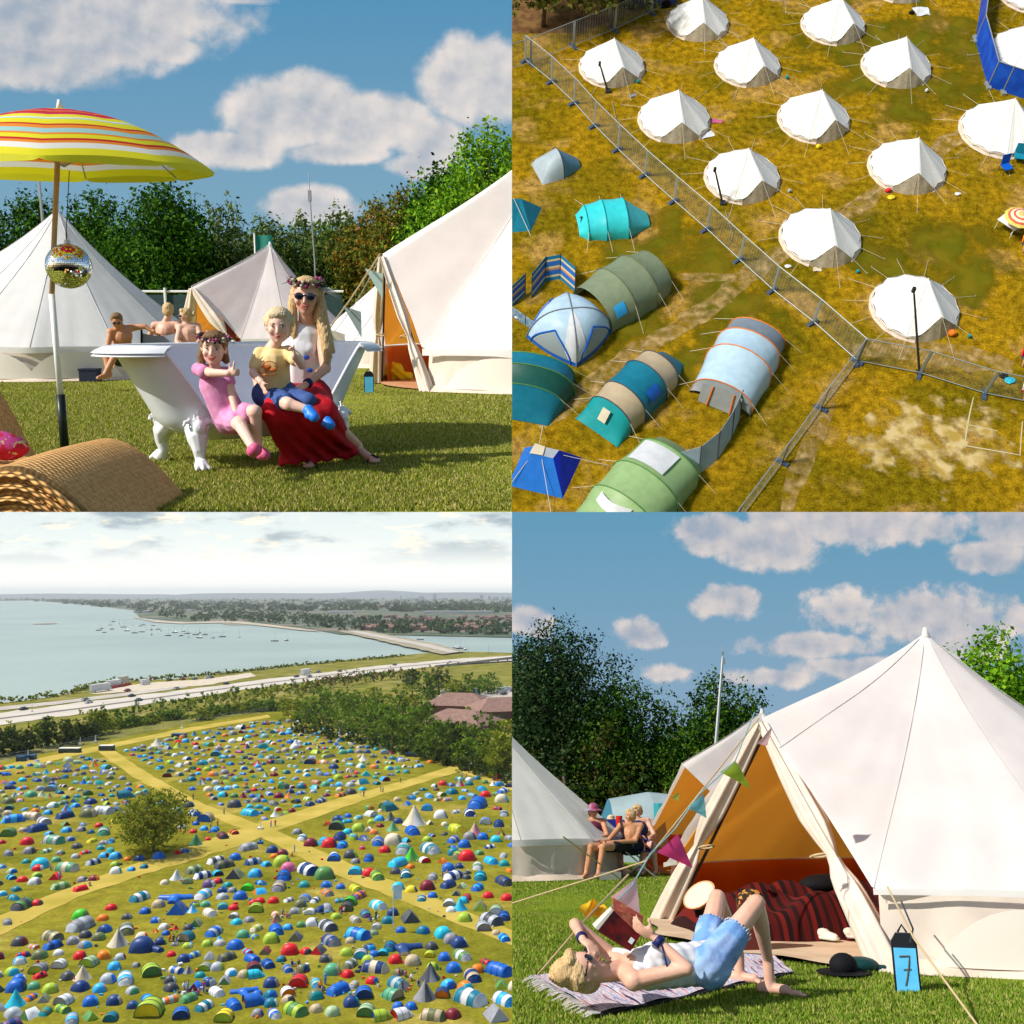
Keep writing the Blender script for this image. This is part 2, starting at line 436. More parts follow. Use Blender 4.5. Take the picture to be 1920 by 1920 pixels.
def bell(label, loc, rz, Rr=2.5, H=3.0, hw=.6, hd=1.85, n=12, scal=.05, sub=4, nv=8, open_=False, group=None, ropes=True, thd=None, sag=.10, pr=1.0, cat='tent', seam_r=.006, vdrop=.10,
         name='bell_tent', wallk=1.0, doorrope=True, roofm=None, roplen=1.3, extra=None, wallm=None):
    thd = thd or 2 * math.pi / n
    root = thing(name, label, cat, loc, rz, group)
    N_ = n * sub * (2 if sub >= 6 else 1)
    def roof(u, v, off=0.0):
        e = rimpt(u * 2 * math.pi, Rr, hw, hd, thd, n, scal, pr=pr)
        p = Vector((0, 0, H - off)).lerp(e, v); dz = sag * 4 * v * (1 - v) * (1.25 - v)
        p.z -= dz * (H - e.z) * .5 + off
        fr = ((u * 2 * math.pi - thd) % (2 * math.pi / n)) / (2 * math.pi / n)
        k = 1 - .022 * math.sin(math.pi * fr) * v * (n <= 14); p.x *= k; p.y *= k
        if sub >= 6:
            a_ = u * 2 * math.pi; w_ = .009 * v ** 3 * math.sin(a_ * n * 3 + 1.3 * math.sin(v * 7)) * (.4 + .6 * abs(math.sin(a_ * 5))) + .010 * v * (1 - v) * math.sin(a_ * 7 + v * 9)
            p += Vector((math.cos(a_), math.sin(a_), .8)) * w_
        return p
    mb = MB(); mb.grid(lambda u, v: roof(u, .02 + .98 * v), N_, nv, True); mb.mi = 1
    for i in range(n): uu = (thd + i * 2 * math.pi / n) / (2 * math.pi); mb.tube([roof(uu, t_ / 6 + (.05 if t_ == 0 else 0)) + Vector((0, 0, .004)) for t_ in range(7)], seam_r, 4)
    mb.mi = 0
    mb.tube([(0, 0, H - .12), (0, 0, H + .05)], [.07, .02], 6)
    mb.build('roof', [roofm or canvas, seam_m], root, True)
    # valance hanging from the roof edge
    va = MB()
    thr = thd if True else 0
    segs = max(6, int(N_ * (1 - thd / math.pi)))
    def val(u, v):
        th = thr + u * (2 * math.pi - 2 * thr); e = rimpt(th, Rr, hw, hd, thd, n, scal, pr=pr)
        return Vector((e.x * (1.004), e.y * 1.004, e.z + .01 - vdrop * v))
    va.grid(val, segs, 1); va.build('valance', roofm or canvas, root, True)
    w = MB()
    def wall(u, v):
        th = thr + u * (2 * math.pi - 2 * thr)
        e = Vector((Rr * .955 * math.cos(th), Rr * .955 * math.sin(th), hw * .98))
        b = Vector((Rr * wallk * .975 * math.cos(th), Rr * wallk * .975 * math.sin(th), 0.0))
        p = e.lerp(b, v); q = .018 * math.sin(th * n * 3.1 + v * 2); p.x *= 1 + q * .5 * v; p.y *= 1 + q * .5 * v; return p
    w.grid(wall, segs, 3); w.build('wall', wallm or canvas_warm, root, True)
    sk = MB(); sk.grid(lambda u, v: Vector((Rr * wallk * (.97 + .055 * v + .008 * math.sin(u * 90)) * math.cos(thr + u * (2 * math.pi - 2 * thr)), Rr * wallk * (.97 + .055 * v + .008 * math.sin(u * 90)) * math.sin(thr + u * (2 * math.pi - 2 * thr)), .085 * (1 - v) + .012)), segs, 2)
    sk.build('mud_skirt', canvas_sand, root, True)
    pk = Vector((Rr * pr, 0, hd)); cl = Vector((Rr * math.cos(thd), Rr * math.sin(thd), 0)); cr = Vector((cl.x, -cl.y, 0))
    if not open_:
        d = MB()
        def dr(u, v):
            s = abs(u * 2 - 1); y = (u * 2 - 1) * cl.y
            top = pk.lerp(Vector((cl.x, y, hw)) if s > 0 else pk, 1) if False else Vector((pk.x + (cl.x - pk.x) * s, y, hd + (hw - hd) * s))
            bot = Vector((cl.x + (Rr - cl.x) * (1 - s * s) * .9, y, 0)); p = (top * .985).lerp(bot * .985, v); p.x += .02 * math.sin(u * 25); return p
        d.grid(dr, 16, 4); dd = d.build('door', canvas_door, root, True)
        z = MB(); z.tube([(pk.x * .99 + .01, 0, hd - .1), (Rr * .99 + .01, 0, .05)], .012, 4); z.build('zip', rope_m, dd)
    if ropes:
        for i in range(n):
            th = thd + i * 2 * math.pi / n
            if i == n - 2 + 1 and False: continue
            a = (th + math.pi) % (2 * math.pi) - math.pi
            if abs(a) < thd * .9: continue
            e = rimpt(th, Rr, hw, hd, thd, n, scal); g_ = Vector((math.cos(th), math.sin(th), 0)) * (Rr + roplen * (.85 + .3 * ((i * 37) % 10) / 10))
            r_ = MB(); r_.tube([e, g_], .009, 4); r_.tube([g_ + Vector((0, 0, .1)), g_ - Vector((0, 0, .05))], .015, 4); r_.build('guy_rope', rope_w, root)
        if doorrope:
            r_ = MB(); g_ = Vector((Rr + 1.6, 0, 0)); r_.tube([pk, g_], .009, 4); r_.tube([g_ + Vector((0, 0, .1)), g_ - Vector((0, 0, .05))], .015, 4); r_.build('guy_rope', rope_w, root)
    return root

# ------------------------------------------------------------------ nylon tents, unit size: one metre half width in x; copied with other colours and sizes
def nylon(name, col, rough=.42):
    return mat('nylon_' + name, tuple(q * .97 for q in col), rough, col2=tuple(min(.9, q * 1.07 + .002) for q in col), scale=2.5, trans=.10, bump=.3, bscale=3)
TC = {'blue': (.012, .13, .55), 'navy': (.015, .05, .19), 'sky': (.04, .42, .85), 'teal': (.01, .18, .27), 'cyan': (.02, .50, .68), 'green': (.10, .26, .07), 'lime': (.36, .52, .04),
      'red': (.68, .012, .02), 'orange': (.80, .20, .01), 'grey': (.27, .27, .30), 'dark': (.07, .075, .09), 'white': (.70, .72, .74), 'olive': (.15, .17, .08), 'cream': (.68, .60, .44),
      'mint': (.10, .36, .20), 'purple': (.15, .08, .22), 'yellow': (.80, .62, .02), 'pink': (.62, .13, .28), 'maroon': (.20, .015, .03), 'bright': (.06, .55, .02), 'silver': (.42, .46, .50), 'turquoise': (.01, .30, .32), 'palegreen': (.36, .50, .28), 'tan': (.50, .40, .26)}
WORD = {'sky': 'light blue', 'dark': 'charcoal', 'lime': 'lime green', 'bright': 'bright green', 'mint': 'mint green', 'silver': 'silver grey', 'palegreen': 'pale green', 'navy': 'navy blue', 'blue': 'royal blue', 'cyan': 'cyan blue'}
def nm(c): return nylon(c, TC[c])
def dome_mb(kind, nu=12, nv=6):
    mb = MB()
    if kind == 'dome':      # square footed dome with two crossing poles
        def f(u, v):
            a = u * 2 * math.pi; k = 1.0 / max(abs(math.cos(a)), abs(math.sin(a))) ** .55
            r = math.cos(v * math.pi / 2) ** .8; sc_ = (1 + (k - 1) * (1 - v))
            return Vector((r * sc_ * math.cos(a), r * sc_ * math.sin(a), .95 * math.sin(v * math.pi / 2)))
        mb.grid(f, 16, nv, True)
        for j in range(len(mb.f)):
            s = (j % 16) // 2
            mb.m[j] = 1 if s in (0, 7) and j // 16 < nv - 2 else 0
    elif kind == 'tunnel':  # hoops along y with sloping ends
        prof = [(-1.75, .05, .62), (-1.25, .86, .95), (-.45, .98, 1.0), (.35, 1.0, 1.0), (1.15, .9, .95), (1.65, .12, .7)]
        def f(u, v):
            t = v * (len(prof) - 1); i = min(int(t), len(prof) - 2); q = t - i
            y, h, w = [prof[i][k] * (1 - q) + prof[i + 1][k] * q for k in range(3)]
            a = math.pi * u; sag = 1 - .05 * math.sin(math.pi * q)
            return Vector((w * math.cos(a) * sag, y, h * math.sin(a) ** .8 * sag))
        n2 = (len(prof) - 1) * 2; mb.grid(f, 10, n2)
        for j in range(len(mb.f)):
            r_ = j // 10
            mb.m[j] = 1 if r_ in (4, 5) else (2 if r_ in (0, 1) else 0)
        for (y, h, w) in prof[1:5]:
            mb.mi = 2; mb.tube([(w * 1.01 * math.cos(a), y, h * 1.01 * math.sin(a) ** .8) for a in [math.pi * k / 10 for k in range(11)]], .025, 4, False)
    elif kind == 'half':    # open fronted hoop tent, opening towards -y
        prof = [(-1.25, .95, 1.0), (-.5, .98, 1.02), (.4, .9, .95), (1.3, .1, .6)]
        def f(u, v):
            t = v * 3; i = min(int(t), 2); q = t - i
            y, h, w = [prof[i][k] * (1 - q) + prof[i + 1][k] * q for k in range(3)]
            a = math.pi * u; return Vector((w * math.cos(a), y, h * math.sin(a) ** .8))
        mb.grid(f, 10, 6)
        mb.mi = 1; mb.grid(lambda u, v: Vector(((1 - v) * math.cos(math.pi * u), -1.12 + .1 * v, (1 - v) * .95 * math.sin(math.pi * u) ** .8)), 10, 2)
        mb.mi = 2
        for (y, h, w) in prof[:3]: mb.tube([(w * 1.01 * math.cos(a), y, h * 1.01 * math.sin(a) ** .8) for a in [math.pi * k / 10 for k in range(11)]], .028, 4, False)
    elif kind == 'ridge':   # two sloping sides, porch triangle
        v = [(-1, -1.2, 0), (1, -1.2, 0), (1, 1.2, 0), (-1, 1.2, 0), (0, -.9, 1.05), (0, .85, .95), (-.55, -.1, .55), (.55, -.1, .55)]
        mb.add(v, [(0, 4, 6), (6, 4, 5), (6, 5, 3), (0, 6, 3), (1, 7, 4), (7, 5, 4), (7, 2, 5), (1, 2, 7), (2, 3, 5)]); mb.mi = 1; mb.add([v[0], v[1], v[4]], [(0, 1, 2)])
    elif kind == 'pyramid':
        n = 8
        def f(u, v):
            a = u * 2 * math.pi + .3; r = (1 - v) * (1 - .14 * math.sin(v * math.pi)) + .01; k = 1 - .04 * (int(round(u * 16)) % 2)
            return Vector((r * k * math.cos(a), r * k * math.sin(a), 1.25 * v))
        mb.grid(f, 16, 5, True)
        for j in range(len(mb.f)): mb.m[j] = 1 if (j % 16) in (11, 12) and j // 16 < 4 else 0
    elif kind == 'pod':     # family tent: middle dome with three tunnel arms
        mb.ell((0, 0, 0), (1.05, 1.05, 1.05), 14, 8)
        for a in (-90, 10, 170):
            ca, sa = math.cos(R(a)), math.sin(R(a))
            def f(u, v, ca=ca, sa=sa):
                t = .6 + v * 1.5; b = math.pi * u; w = .62 * (1 - .08 * v); h = .85 * (1 - .12 * v)
                x = w * math.cos(b); return Vector((t * ca - x * sa, t * sa + x * ca, h * math.sin(b)))
            mb.mi = 0; mb.grid(f, 8, 4)
            e = 2.1; mb.mi = 1; pts = [Vector((e * ca - .57 * math.cos(b) * sa, e * sa + .57 * math.cos(b) * ca, .75 * math.sin(b))) for b in [math.pi * k / 8 for k in range(9)]]
            mb.add(pts, [tuple(range(9))])
    return mb
# ================================================================== people
skin_l = mat('skin_light', (.66, .37, .26), .5, col2=(.72, .42, .31), scale=9, spec=.3)
skin_k = mat('skin_child', (.74, .47, .36), .5, col2=(.80, .52, .42), scale=9, spec=.3)
skin_t = mat('skin_tanned', (.52, .24, .12), .5, col2=(.60, .29, .16), scale=8, spec=.3)
eye_w = mat('eye_white', (.50, .48, .46), .3); eye_d = mat('eye_dark', (.03, .02, .015), .2); lip_m = mat('lips', (.50, .12, .10), .45); teeth_m = mat('teeth', (.85, .83, .78), .3)
hair_b = mat('hair_blonde', (.52, .33, .14), .5, col2=(.72, .52, .27), scale=40, stretch=(3, 3, .35), bump=.6, bscale=60)
hair_w = mat('hair_fair', (.62, .46, .26), .5, col2=(.78, .64, .42), scale=50, stretch=(3, 3, .4), bump=.6, bscale=60)
hair_br = mat('hair_brown', (.16, .085, .035), .5, col2=(.28, .16, .07), scale=50, stretch=(3, 3, .4), bump=.6, bscale=60)
def basis(f, up):
    f = Vector(f).normalized(); s = f.cross(Vector(up)).normalized(); u = s.cross(f).normalized(); return f, s, u   # s = the figure's right as seen from behind
def hand(mb, wrist, d, palm, s=1.0, curl=.5, thumb=1, thumb_dir=None, fist=False):
    """five fingers on a palm: d = direction of the hand, palm = direction the palm faces, thumb = side (+1/-1)"""
    w = Vector(wrist); d = Vector(d).normalized(); pn = Vector(palm); pn = (pn - d * pn.dot(d)).normalized(); sd = d.cross(pn) * thumb
    M3 = Matrix((sd, d, pn)).transposed()
    mb.ell(w + d * .045 * s, (.040 * s, .052 * s, .017 * s), 10, 8, M3)
    lens = (.070, .078, .073, .058); r = (.0092, .0095, .009, .0082)
    for i in range(4):
        b = w + d * .082 * s + sd * (.030 - .020 * i) * s; dir_ = (d + sd * (.10 - .07 * i)).normalized(); p = b; c = curl if not fist else 1.0; rr = r[i] * s
        for k, fr in enumerate((.45, .31, .24)):
            a = c * (.55, 1.15, 1.5)[k] * (1.2 if fist else .75); dd = dir_ * math.cos(a) + pn * math.sin(a)
            if fist: a = (.9, 2.2, 3.0)[k]; dd = dir_ * math.cos(a) + pn * math.sin(a)
            q = p + dd * lens[i] * s * fr; mb.cap(p, q, rr, rr * .93, 7); p = q; rr *= .93
    tb = w + d * .02 * s + sd * .030 * s; td = Vector(thumb_dir).normalized() if thumb_dir is not None else (d * .75 + sd * .65 + pn * .25).normalized()
    m_ = tb + td * .036 * s; mb.cap(tb, m_, .013 * s, .0105 * s, 7); e = m_ + (td + (pn * .2 if thumb_dir is None else Vector((0, 0, 0)))).normalized() * .030 * s; mb.cap(m_, e, .0105 * s, .009 * s, 7)
def head_shape(mb, c, f, up, s=1.0, child=False, chin=1.0):
    """skull, jaw, nose, ears; c = centre of the head, s = head height / 0.23"""
    f, sd, u = basis(f, up); c = Vector(c); M3 = Matrix((sd, f, u)).transposed(); k = s
    mb.ell(c + u * .018 * k, (.076 * k, .092 * k, .092 * k), 16, 12, M3)
    mb.ell(c - u * .035 * k + f * .016 * k, (.060 * k * (1.08 if child else 1), .066 * k, .070 * k), 14, 10, M3)
    mb.ell(c - u * .082 * k + f * .050 * k, (.026 * k, .022 * k, .022 * k), 10, 8, M3)
    mb.cap(c + u * .008 * k + f * .086 * k, c - u * .028 * k + f * .101 * k, .008 * k, .0125 * k, 8)
    for q in (-1, 1):
        mb.ell(c + sd * q * .078 * k - u * .006 * k - f * .005 * k, (.010 * k, .018 * k, .028 * k), 8, 6, M3)
        mb.ell(c + sd * q * .040 * k - u * .025 * k + f * .062 * k, (.024 * k, .020 * k, .026 * k), 8, 6, M3)
def face(root, c, f, up, s=1.0, smile=True, eyes=True, brow=hair_b, open_=.3):
    f, sd, u = basis(f, up); c = Vector(c); k = s; M3 = Matrix((sd, f, u)).transposed()
    if eyes:
        for q in (-1, 1):
            e = c + sd * q * .031 * k + u * .006 * k + f * .0835 * k
            mb = MB(); mb.ell(e, (.0108 * k, .006 * k, .0045 * k), 10, 6, M3); eo = mb.build('eye', eye_w, root, True)
            mb = MB(); mb.ell(e + f * .004 * k, (.0056 * k, .004 * k, .0046 * k), 8, 6, M3); mb.build('iris', eye_d, eo, True)
            mb = MB(); mb.tube([e + u * .019 * k - sd * q * .012 * k + f * .004 * k, e + u * .024 * k + f * .005 * k, e + u * .017 * k + sd * q * .018 * k - f * .003 * k], .0026 * k, 5); mb.build('eyebrow', brow, root, True)
            mb = MB(); mb.tube([e + u * .0062 * k - sd * q * .013 * k, e + u * .009 * k + f * .004 * k, e + u * .0055 * k + sd * q * .015 * k], .0019 * k, 4); mb.build('eyelid', eye_d, root, True)
    m_ = c - u * .054 * k + f * .086 * k
    w = .027 * k if smile else .017 * k; dz = .010 * k if smile else .001
    mb = MB(); mb.tube([m_ - sd * w + u * dz - f * .010 * k, m_ - sd * w * .5 + f * .002 * k, m_ + f * .004 * k, m_ + sd * w * .5 + f * .002 * k, m_ + sd * w + u * dz - f * .010 * k], [.002 * k, .0042 * k, .0048 * k, .0042 * k, .002 * k], 6)
    if open_ > 0: mb.tube([m_ - sd * w + u * dz - f * .010 * k, m_ - sd * w * .5 - u * .010 * k * open_ * 2 + f * .002 * k, m_ - u * .015 * k * open_ * 2 + f * .003 * k, m_ + sd * w * .5 - u * .010 * k * open_ * 2 + f * .002 * k, m_ + sd * w + u * dz - f * .010 * k], [.002 * k, .0042 * k, .005 * k, .0042 * k, .002 * k], 6)
    mb.build('lips', lip_m, root, True)
    if open_ > 0:
        mb = MB(); mb.ell(m_ - u * .007 * k * open_ * 2 + u * dz * .3 - f * .002 * k, (w * .72, .004 * k, .0075 * k * open_ * 2), 10, 6, M3); mb.build('teeth', teeth_m, root, True)
def hairmesh(root, c, f, up, s, m, strands=(), fringe=.35, back=1.0, vox=.008, name='hair', seed=0):
    f, sd, u = basis(f, up); c = Vector(c); k = s; M3 = Matrix((sd, f, u)).transposed(); mb = MB()
    mb.ell(c + u * .036 * k - f * .016 * k, (.088 * k, .096 * k, .088 * k), 16, 12, M3)
    mb.ell(c - u * .01 * k - f * .045 * k, (.083 * k, .062 * k * back, .085 * k), 14, 10, M3)
    if fringe: mb.ell(c + u * (.098 - .03 * fringe) * k + f * .052 * k, (.064 * k, .034 * k, .030 * k), 12, 8, M3)
    for st in strands: mb.tube([Vector(p) for p, r in st], [r for p, r in st], 8)
    h = fuse(mb, name, m, vox, root, 3, disp=lambda co: .0022 * np.sin(co[:, 0] * 420 + co[:, 2] * 60) + .0018 * np.sin(co[:, 0] * 230 - co[:, 1] * 310 + 2)); return h

# ================================================================== the garden with the bathtub
use('garden')
turf = mat('turf', (.22, .25, .03), .95, col2=(.32, .32, .05), scale=1.1, detail=7, lo=.38, hi=.62, col3=(.27, .22, .085), scale3=1.6, lo3=.54, hi3=.72, bump=.9, bscale=60, spec=0)
try: fine_ground
except NameError:
    pass
mb = MB(); mb.grid(lambda u, v: Vector((-26 + 30 * u, 4.6 + 39 * v, .02 * math.sin(u * 30) * math.sin(v * 22))), 60, 60); struct(mb, 'lawn_ground', turf, True)
grass_g = [mat('grass_blade_%d' % i, c, .7, trans=.25, spec=.08) for i, c in enumerate([(.20, .25, .022), (.28, .32, .035), (.39, .38, .07), (.54, .45, .18), (.14, .19, .015)])]
def lawn(place_, x0, x1, y0, y1, count, h, seed, polys=(), discs=(), name='grass'):
    use(place_); rng = np.random.default_rng(seed)
    t = rng.random(count); y = 1 / (1 / y1 + t * (1 / y0 - 1 / y1)) if False else y0 * (y1 / y0) ** t
    u = rng.random(count); x = (x0 + (x1 - x0) * u) * y; p = np.stack([x, y, np.zeros(count)], 1)
    m = np.array(P[place_]); w = p @ m[:3, :3].T + m[:3, 3]; sx, sz = SIDE[place_]
    ok = (w[:, 0] * sx > .01) & (w[:, 2] * sz > .0) & (np.abs(w[:, 0] / w[:, 1]) < .53) & (np.abs(w[:, 2] / w[:, 1]) < .53); p = p[ok]
    for pl in polys:
        ins = np.zeros(len(p), bool); q = [(a_.x, a_.y) for a_ in pl]
        for i in range(len(q)):
            (ax, ay), (bx, by) = q[i], q[i - 1]; c_ = ((ay > p[:, 1]) != (by > p[:, 1])) & (p[:, 0] < (bx - ax) * (p[:, 1] - ay) / ((by - ay) or 1e-9) + ax); ins ^= c_
        p = p[~ins]
    for cx_, cy_, r_ in discs: p = p[(p[:, 0] - cx_) ** 2 + (p[:, 1] - cy_) ** 2 > r_ * r_]
    pat = np.sin(p[:, 0] * 2.1 + np.sin(p[:, 1] * 1.7) * 2) * np.sin(p[:, 1] * 1.3 + 1) > -.75
    p = p[pat | (rng.random(len(p)) < .5)]
    me = blades(name, p, h, grass_g, rng, .0065); 
    sc_ = p[:, 1]
    o = bpy.data.objects.new(name, me); COL[place_].objects.link(o); o.matrix_world = P[place_]; o['kind'] = 'stuff'; return o
lawn('garden', -.53, 0, 5.2, 20, 330000, .024, 3, (), [(.73, 17.6, 3.05)])
# ---------------------------------------------------------------- bell tents behind
lt = D(124, 600, 20.2); lt.z = 0
tl = bell('white bell tent at the left edge with arched window flaps, behind the parasol pole', lt, R(160), Rr=2.65, H=3.12, hw=.58, hd=1.9, n=12, scal=.02, sub=6, nv=14, ropes=False, sag=.16)
mt = D(512, 600, 27.5); mt.z = 0
tm = bell('small white bell tent in the middle distance with an open orange doorway', mt, R(-128), Rr=2.2, H=3.0, hw=.58, hd=1.85, n=12, scal=.02, sub=6, nv=12, ropes=False, open_=True, sag=.12, pr=1.12)
bt_ = D(790, 600, 25); bt_.z = 0
tb = bell('white bell tent half hidden behind the large tent, only its roof side shows', bt_, R(60), Rr=2.6, H=2.9, hw=.58, hd=1.85, n=12, scal=.02, sub=6, nv=12, ropes=False)
rt = D(1040, 600, 17.6); rt.z = 0
DOORW = R(-155)
tr = bell('large white bell tent at the right edge with a tall open doorway glowing orange', rt, DOORW, Rr=3.05, H=4.05, hw=.62, hd=2.05, n=12, scal=.02, sub=8, nv=16, ropes=False, open_=True, sag=.13, thd=R(23), pr=1.0)
def inner(root, Rr, H, hw, hd, thd, n=12, sag=.13, pr=1.0, wallh=.75):
    """added inner skin, warm light painted on it as orange, seen through the open doorway"""
    def roof(u, v):
        e = rimpt(u * 2 * math.pi, Rr, hw, hd, thd, n, .02, pr=pr); p = Vector((0, 0, H - .06)).lerp(e, v * .985); dz = sag * 4 * v * (1 - v) * (1.25 - v); p.z -= dz * (H - e.z) * .5 + .05; p.x *= .972; p.y *= .972; return p
    mb = MB(); mb.grid(lambda u, v: roof(u, .03 + .97 * v), n * 5, 12, True); mb.build('roof_inner_glow', inner_glow, root, True)
    mb = MB(); mb.grid(lambda u, v: Vector((Rr * .93 * math.cos(thd * 1.02 + u * (2 * math.pi - 2.04 * thd)), Rr * .93 * math.sin(thd * 1.02 + u * (2 * math.pi - 2.04 * thd)), .02 + (hw - .04) * v)), n * 4, 2); mb.build('wall_inner_glow', inner_glow_dark, root, True)
    mb = MB(); mb.lathe([(.001, .025), (Rr * .97, .025)], 40); mb.build('groundsheet', mat('groundsheet', (.46, .22, .10), .8, col2=(.52, .28, .14), scale=3), root)
    mb = MB(); mb.tube([(0, 0, 0), (0, 0, H - .08)], .03, 8); mb.build('centre_pole', steel, root)
inner(tr, 3.05, 4.05, .62, 2.05, R(23)); inner(tm, 2.2, 3.0, .58, 1.85, R(30), pr=1.12)
def flaps(root, Rr, hw, hd, thd, pr=1.0, bulk=.11):
    """door canvas rolled back and tied on both sides of the doorway, with the two poles of the A frame"""
    pk = Vector((Rr * pr, 0, hd))
    for s in (-1, 1):
        g_ = Vector((Rr * math.cos(thd), s * Rr * math.sin(thd), 0)); top = pk + Vector((.0, s * .02, -.04))
        def f(u, v):
            w = .05 + (bulk * (1.25 if v < .5 else 1.0)) * abs(math.sin(math.pi * min(1, v * .92 + .06))) + (.10 if v > .62 else 0) * (v - .62) * 2.6
            tie = 1 - .55 * math.exp(-((v - .60) / .06) ** 2); p = top.lerp(g_, v); a = u * 2 * math.pi; fold = 1 + .30 * math.sin(a * 5 + s)
            return Vector((p.x - .03 + w * tie * math.cos(a) * fold * .6, p.y + s * (.02 + .07 * v) * math.sin(math.pi * v * .8) + w * tie * math.sin(a) * fold, p.z))
        mb = MB(); mb.grid(f, 30, 22, True); mb.build('door_flap', mat('canvas_flap', (.70, .60, .50), .85, col2=(.80, .70, .60), scale=3, trans=.1, bump=.3), root, True)
        p_ = top.lerp(g_, .60); mb = MB(); mb.tube([(p_.x - .03 + .075 * math.cos(a), p_.y - s * .12 * .95 + .085 * math.sin(a), p_.z + .02 * math.sin(a)) for a in [2 * math.pi * k / 10 for k in range(11)]], .010, 5); mb.build('tie_cord', rope_m, root, True)
        mb = MB(); mb.tube([top + Vector((-.09, 0, -.05)), g_ + Vector((-.12, -s * .02, 0))], .016, 6); mb.build('frame_pole', darkst, root)
darkst = mat('dark_steel', (.06, .065, .07), .5, metal=.5)
flaps(tr, 3.05, .62, 2.05, R(23), 1.0, .05); flaps(tm, 2.2, .58, 1.85, R(30), 1.12)
def wallarc(root, Rr, hw, ths, m=None, h=.45, w=.30, z0=.06):
    """arched window flap sewn on the wall"""
    for th in ths:
        mb = MB()
        def f(u, v):
            a = th + (u - .5) * 2 * w; top = z0 + h * (1 - abs(u * 2 - 1) ** 2.6)
            return Vector((Rr * .997 * math.cos(a), Rr * .997 * math.sin(a), z0 + (top - z0) * v))
        mb.grid(f, 14, 3); mb.build('window_flap', m or mat('canvas_pale', (.80, .74, .66), .85, trans=.05), root, True)
wallarc(tr, 3.05, .62, [R(a) for a in (75, 105, 48)]); wallarc(tl, 2.65, .58, [R(a) for a in (75, 105, 45, 135)])
for th in (R(76), R(104)):
    mb = MB(); c_ = Vector((3.09 * math.cos(th), 3.09 * math.sin(th), .52)); mb.box(c_, (.02, .34, .22), rz=th); mb.build('label_tab', canvas, tr)
# fence behind
root = thing('screened_fence', 'tall fence with dark green mesh screen and white top rail behind the sunbathers', 'fence', D(255, 600, 35) * 1.0)
root.matrix_world = P[CUR] @ Matrix.Translation((D(255, 600, 35).x, 35, 0))
mb = MB(); mb.box((2.2, 0, .95), (9.5, .02, 1.85)); mb.build('mesh_screen', mat('dark_screen', (.02, .045, .05), .7, col2=(.03, .065, .07), scale=20), root)
mb = MB(); mb.tube([(-2.5, 0, 1.98), (7, 0, 1.98)], .04, 6); mb.build('top_rail', whitep, root)
for x in (-1.7, 1.05, 4.4): mb = MB(); mb.tube([(x, -.06, 0), (x, -.06, 2.1)], .05, 6); mb.build('post', whitep, root)
# trees
lmA = leafmats('deep', [(.025, .085, .005), (.05, .14, .008), (.008, .032, .002), (.10, .23, .015)])
lmB = leafmats('autumn', [(.16, .14, .02), (.28, .15, .015), (.09, .13, .012), (.20, .20, .03), (.06, .09, .01)])
lmC = leafmats('fresh', [(.12, .27, .010), (.18, .36, .015), (.05, .15, .008), (.26, .42, .02)])
lmD = leafmats('grey', [(.12, .18, .04), (.07, .13, .02), (.18, .23, .05), (.04, .08, .015)])
def treeline(spec):
    for i, (px, top, dist, wpx, lm_, lab, cnt) in enumerate(spec):
        b = D(px, 600, dist); b.z = 0; H = D(px, top, dist).z; W = wpx / 1920 * dist
        tree('tree', lab, b, H, W, 12, int(cnt * 2.6), .075, lm_, 10 + i, 'trees behind the tents', z0=.12, shape=.5)
treeline([(-30, 372, 40, 230, lmA, 'dark green tree at the left edge behind the tent', 6000), (75, 342, 42, 130, lmA, 'dark green tree just left of the parasol pole', 6000), (190, 352, 41, 160, lmA, 'dark round tree directly right of the parasol pole', 9000),
          (325, 335, 39, 190, lmC and lmA, 'tallest deep green tree in the middle left, behind the fence', 14000), (432, 362, 43, 110, lmD, 'sparse grey green tree right of the deep green one', 4500), (505, 402, 40, 140, lmD, 'low grey green tree behind the middle tent', 7000),
          (575, 395, 43, 130, lmD, 'grey green tree behind the thin white mast', 6500), (640, 388, 41, 150, lmD, 'olive tree right of the thin mast', 8000), (705, 368, 40, 130, lmB, 'olive brown tree left of the autumn tree', 7500), (765, 338, 38, 130, lmB, 'tree with russet autumn leaves left of the large tent roof', 9500),
          (835, 300, 36, 160, lmA, 'dark green tree rising over the large tent roof', 12000), (915, 225, 34, 210, lmC, 'tall fresh green tree at the right edge above the large tent', 16000), (985, 270, 33, 160, lmC, 'fresh green tree cut off at the right edge', 9000)])
# dense bushes close the gaps low down
for i, px in enumerate(range(-20, 700, 82)):
    b = D(px, 600, 43.5); b.z = 0; tree('bush', ['dark bush under the %s' % q for q in ('leftmost trees', 'tree by the pole', 'round tree', 'tall deep green tree', 'sparse grey tree', 'low grey green tree', 'tree behind the mast', 'olive tree', 'olive brown tree')][i], b, 4.3, 3.6, 5, 2600, .16, lmA, 80 + i, 'bushes below the trees', z0=.0)
mb = MB(); mb.tube([(0, 0, 0), (.03, 0, 2.7), (-.05, 0, 4.7)], [.03, .025, .016], 6); mb.box((-.05, 0, 4.6), (.09, .09, .3)); mb.tube([(-.05, 0, 4.7), (-.05, 0, 5.25)], .012, 4)
b = D(592, 600, 31); b.z = 0; solo(mb, 'mast', steel, 'thin white mast rising above the middle tent', 'mast', b)
mb = MB(); mb.tube([(0, 0, 0), (-.05, 0, 6.0)], .04, 6); b = D(97, 600, 30); b.z = 0; solo(mb, 'mast', steel, 'thin grey mast under the left part of the parasol', 'mast', b)
b = D(484, 600, 30.5); b.z = 0; root = thing('flag', 'small green and white flag behind the apex of the middle tent', 'flag', b)
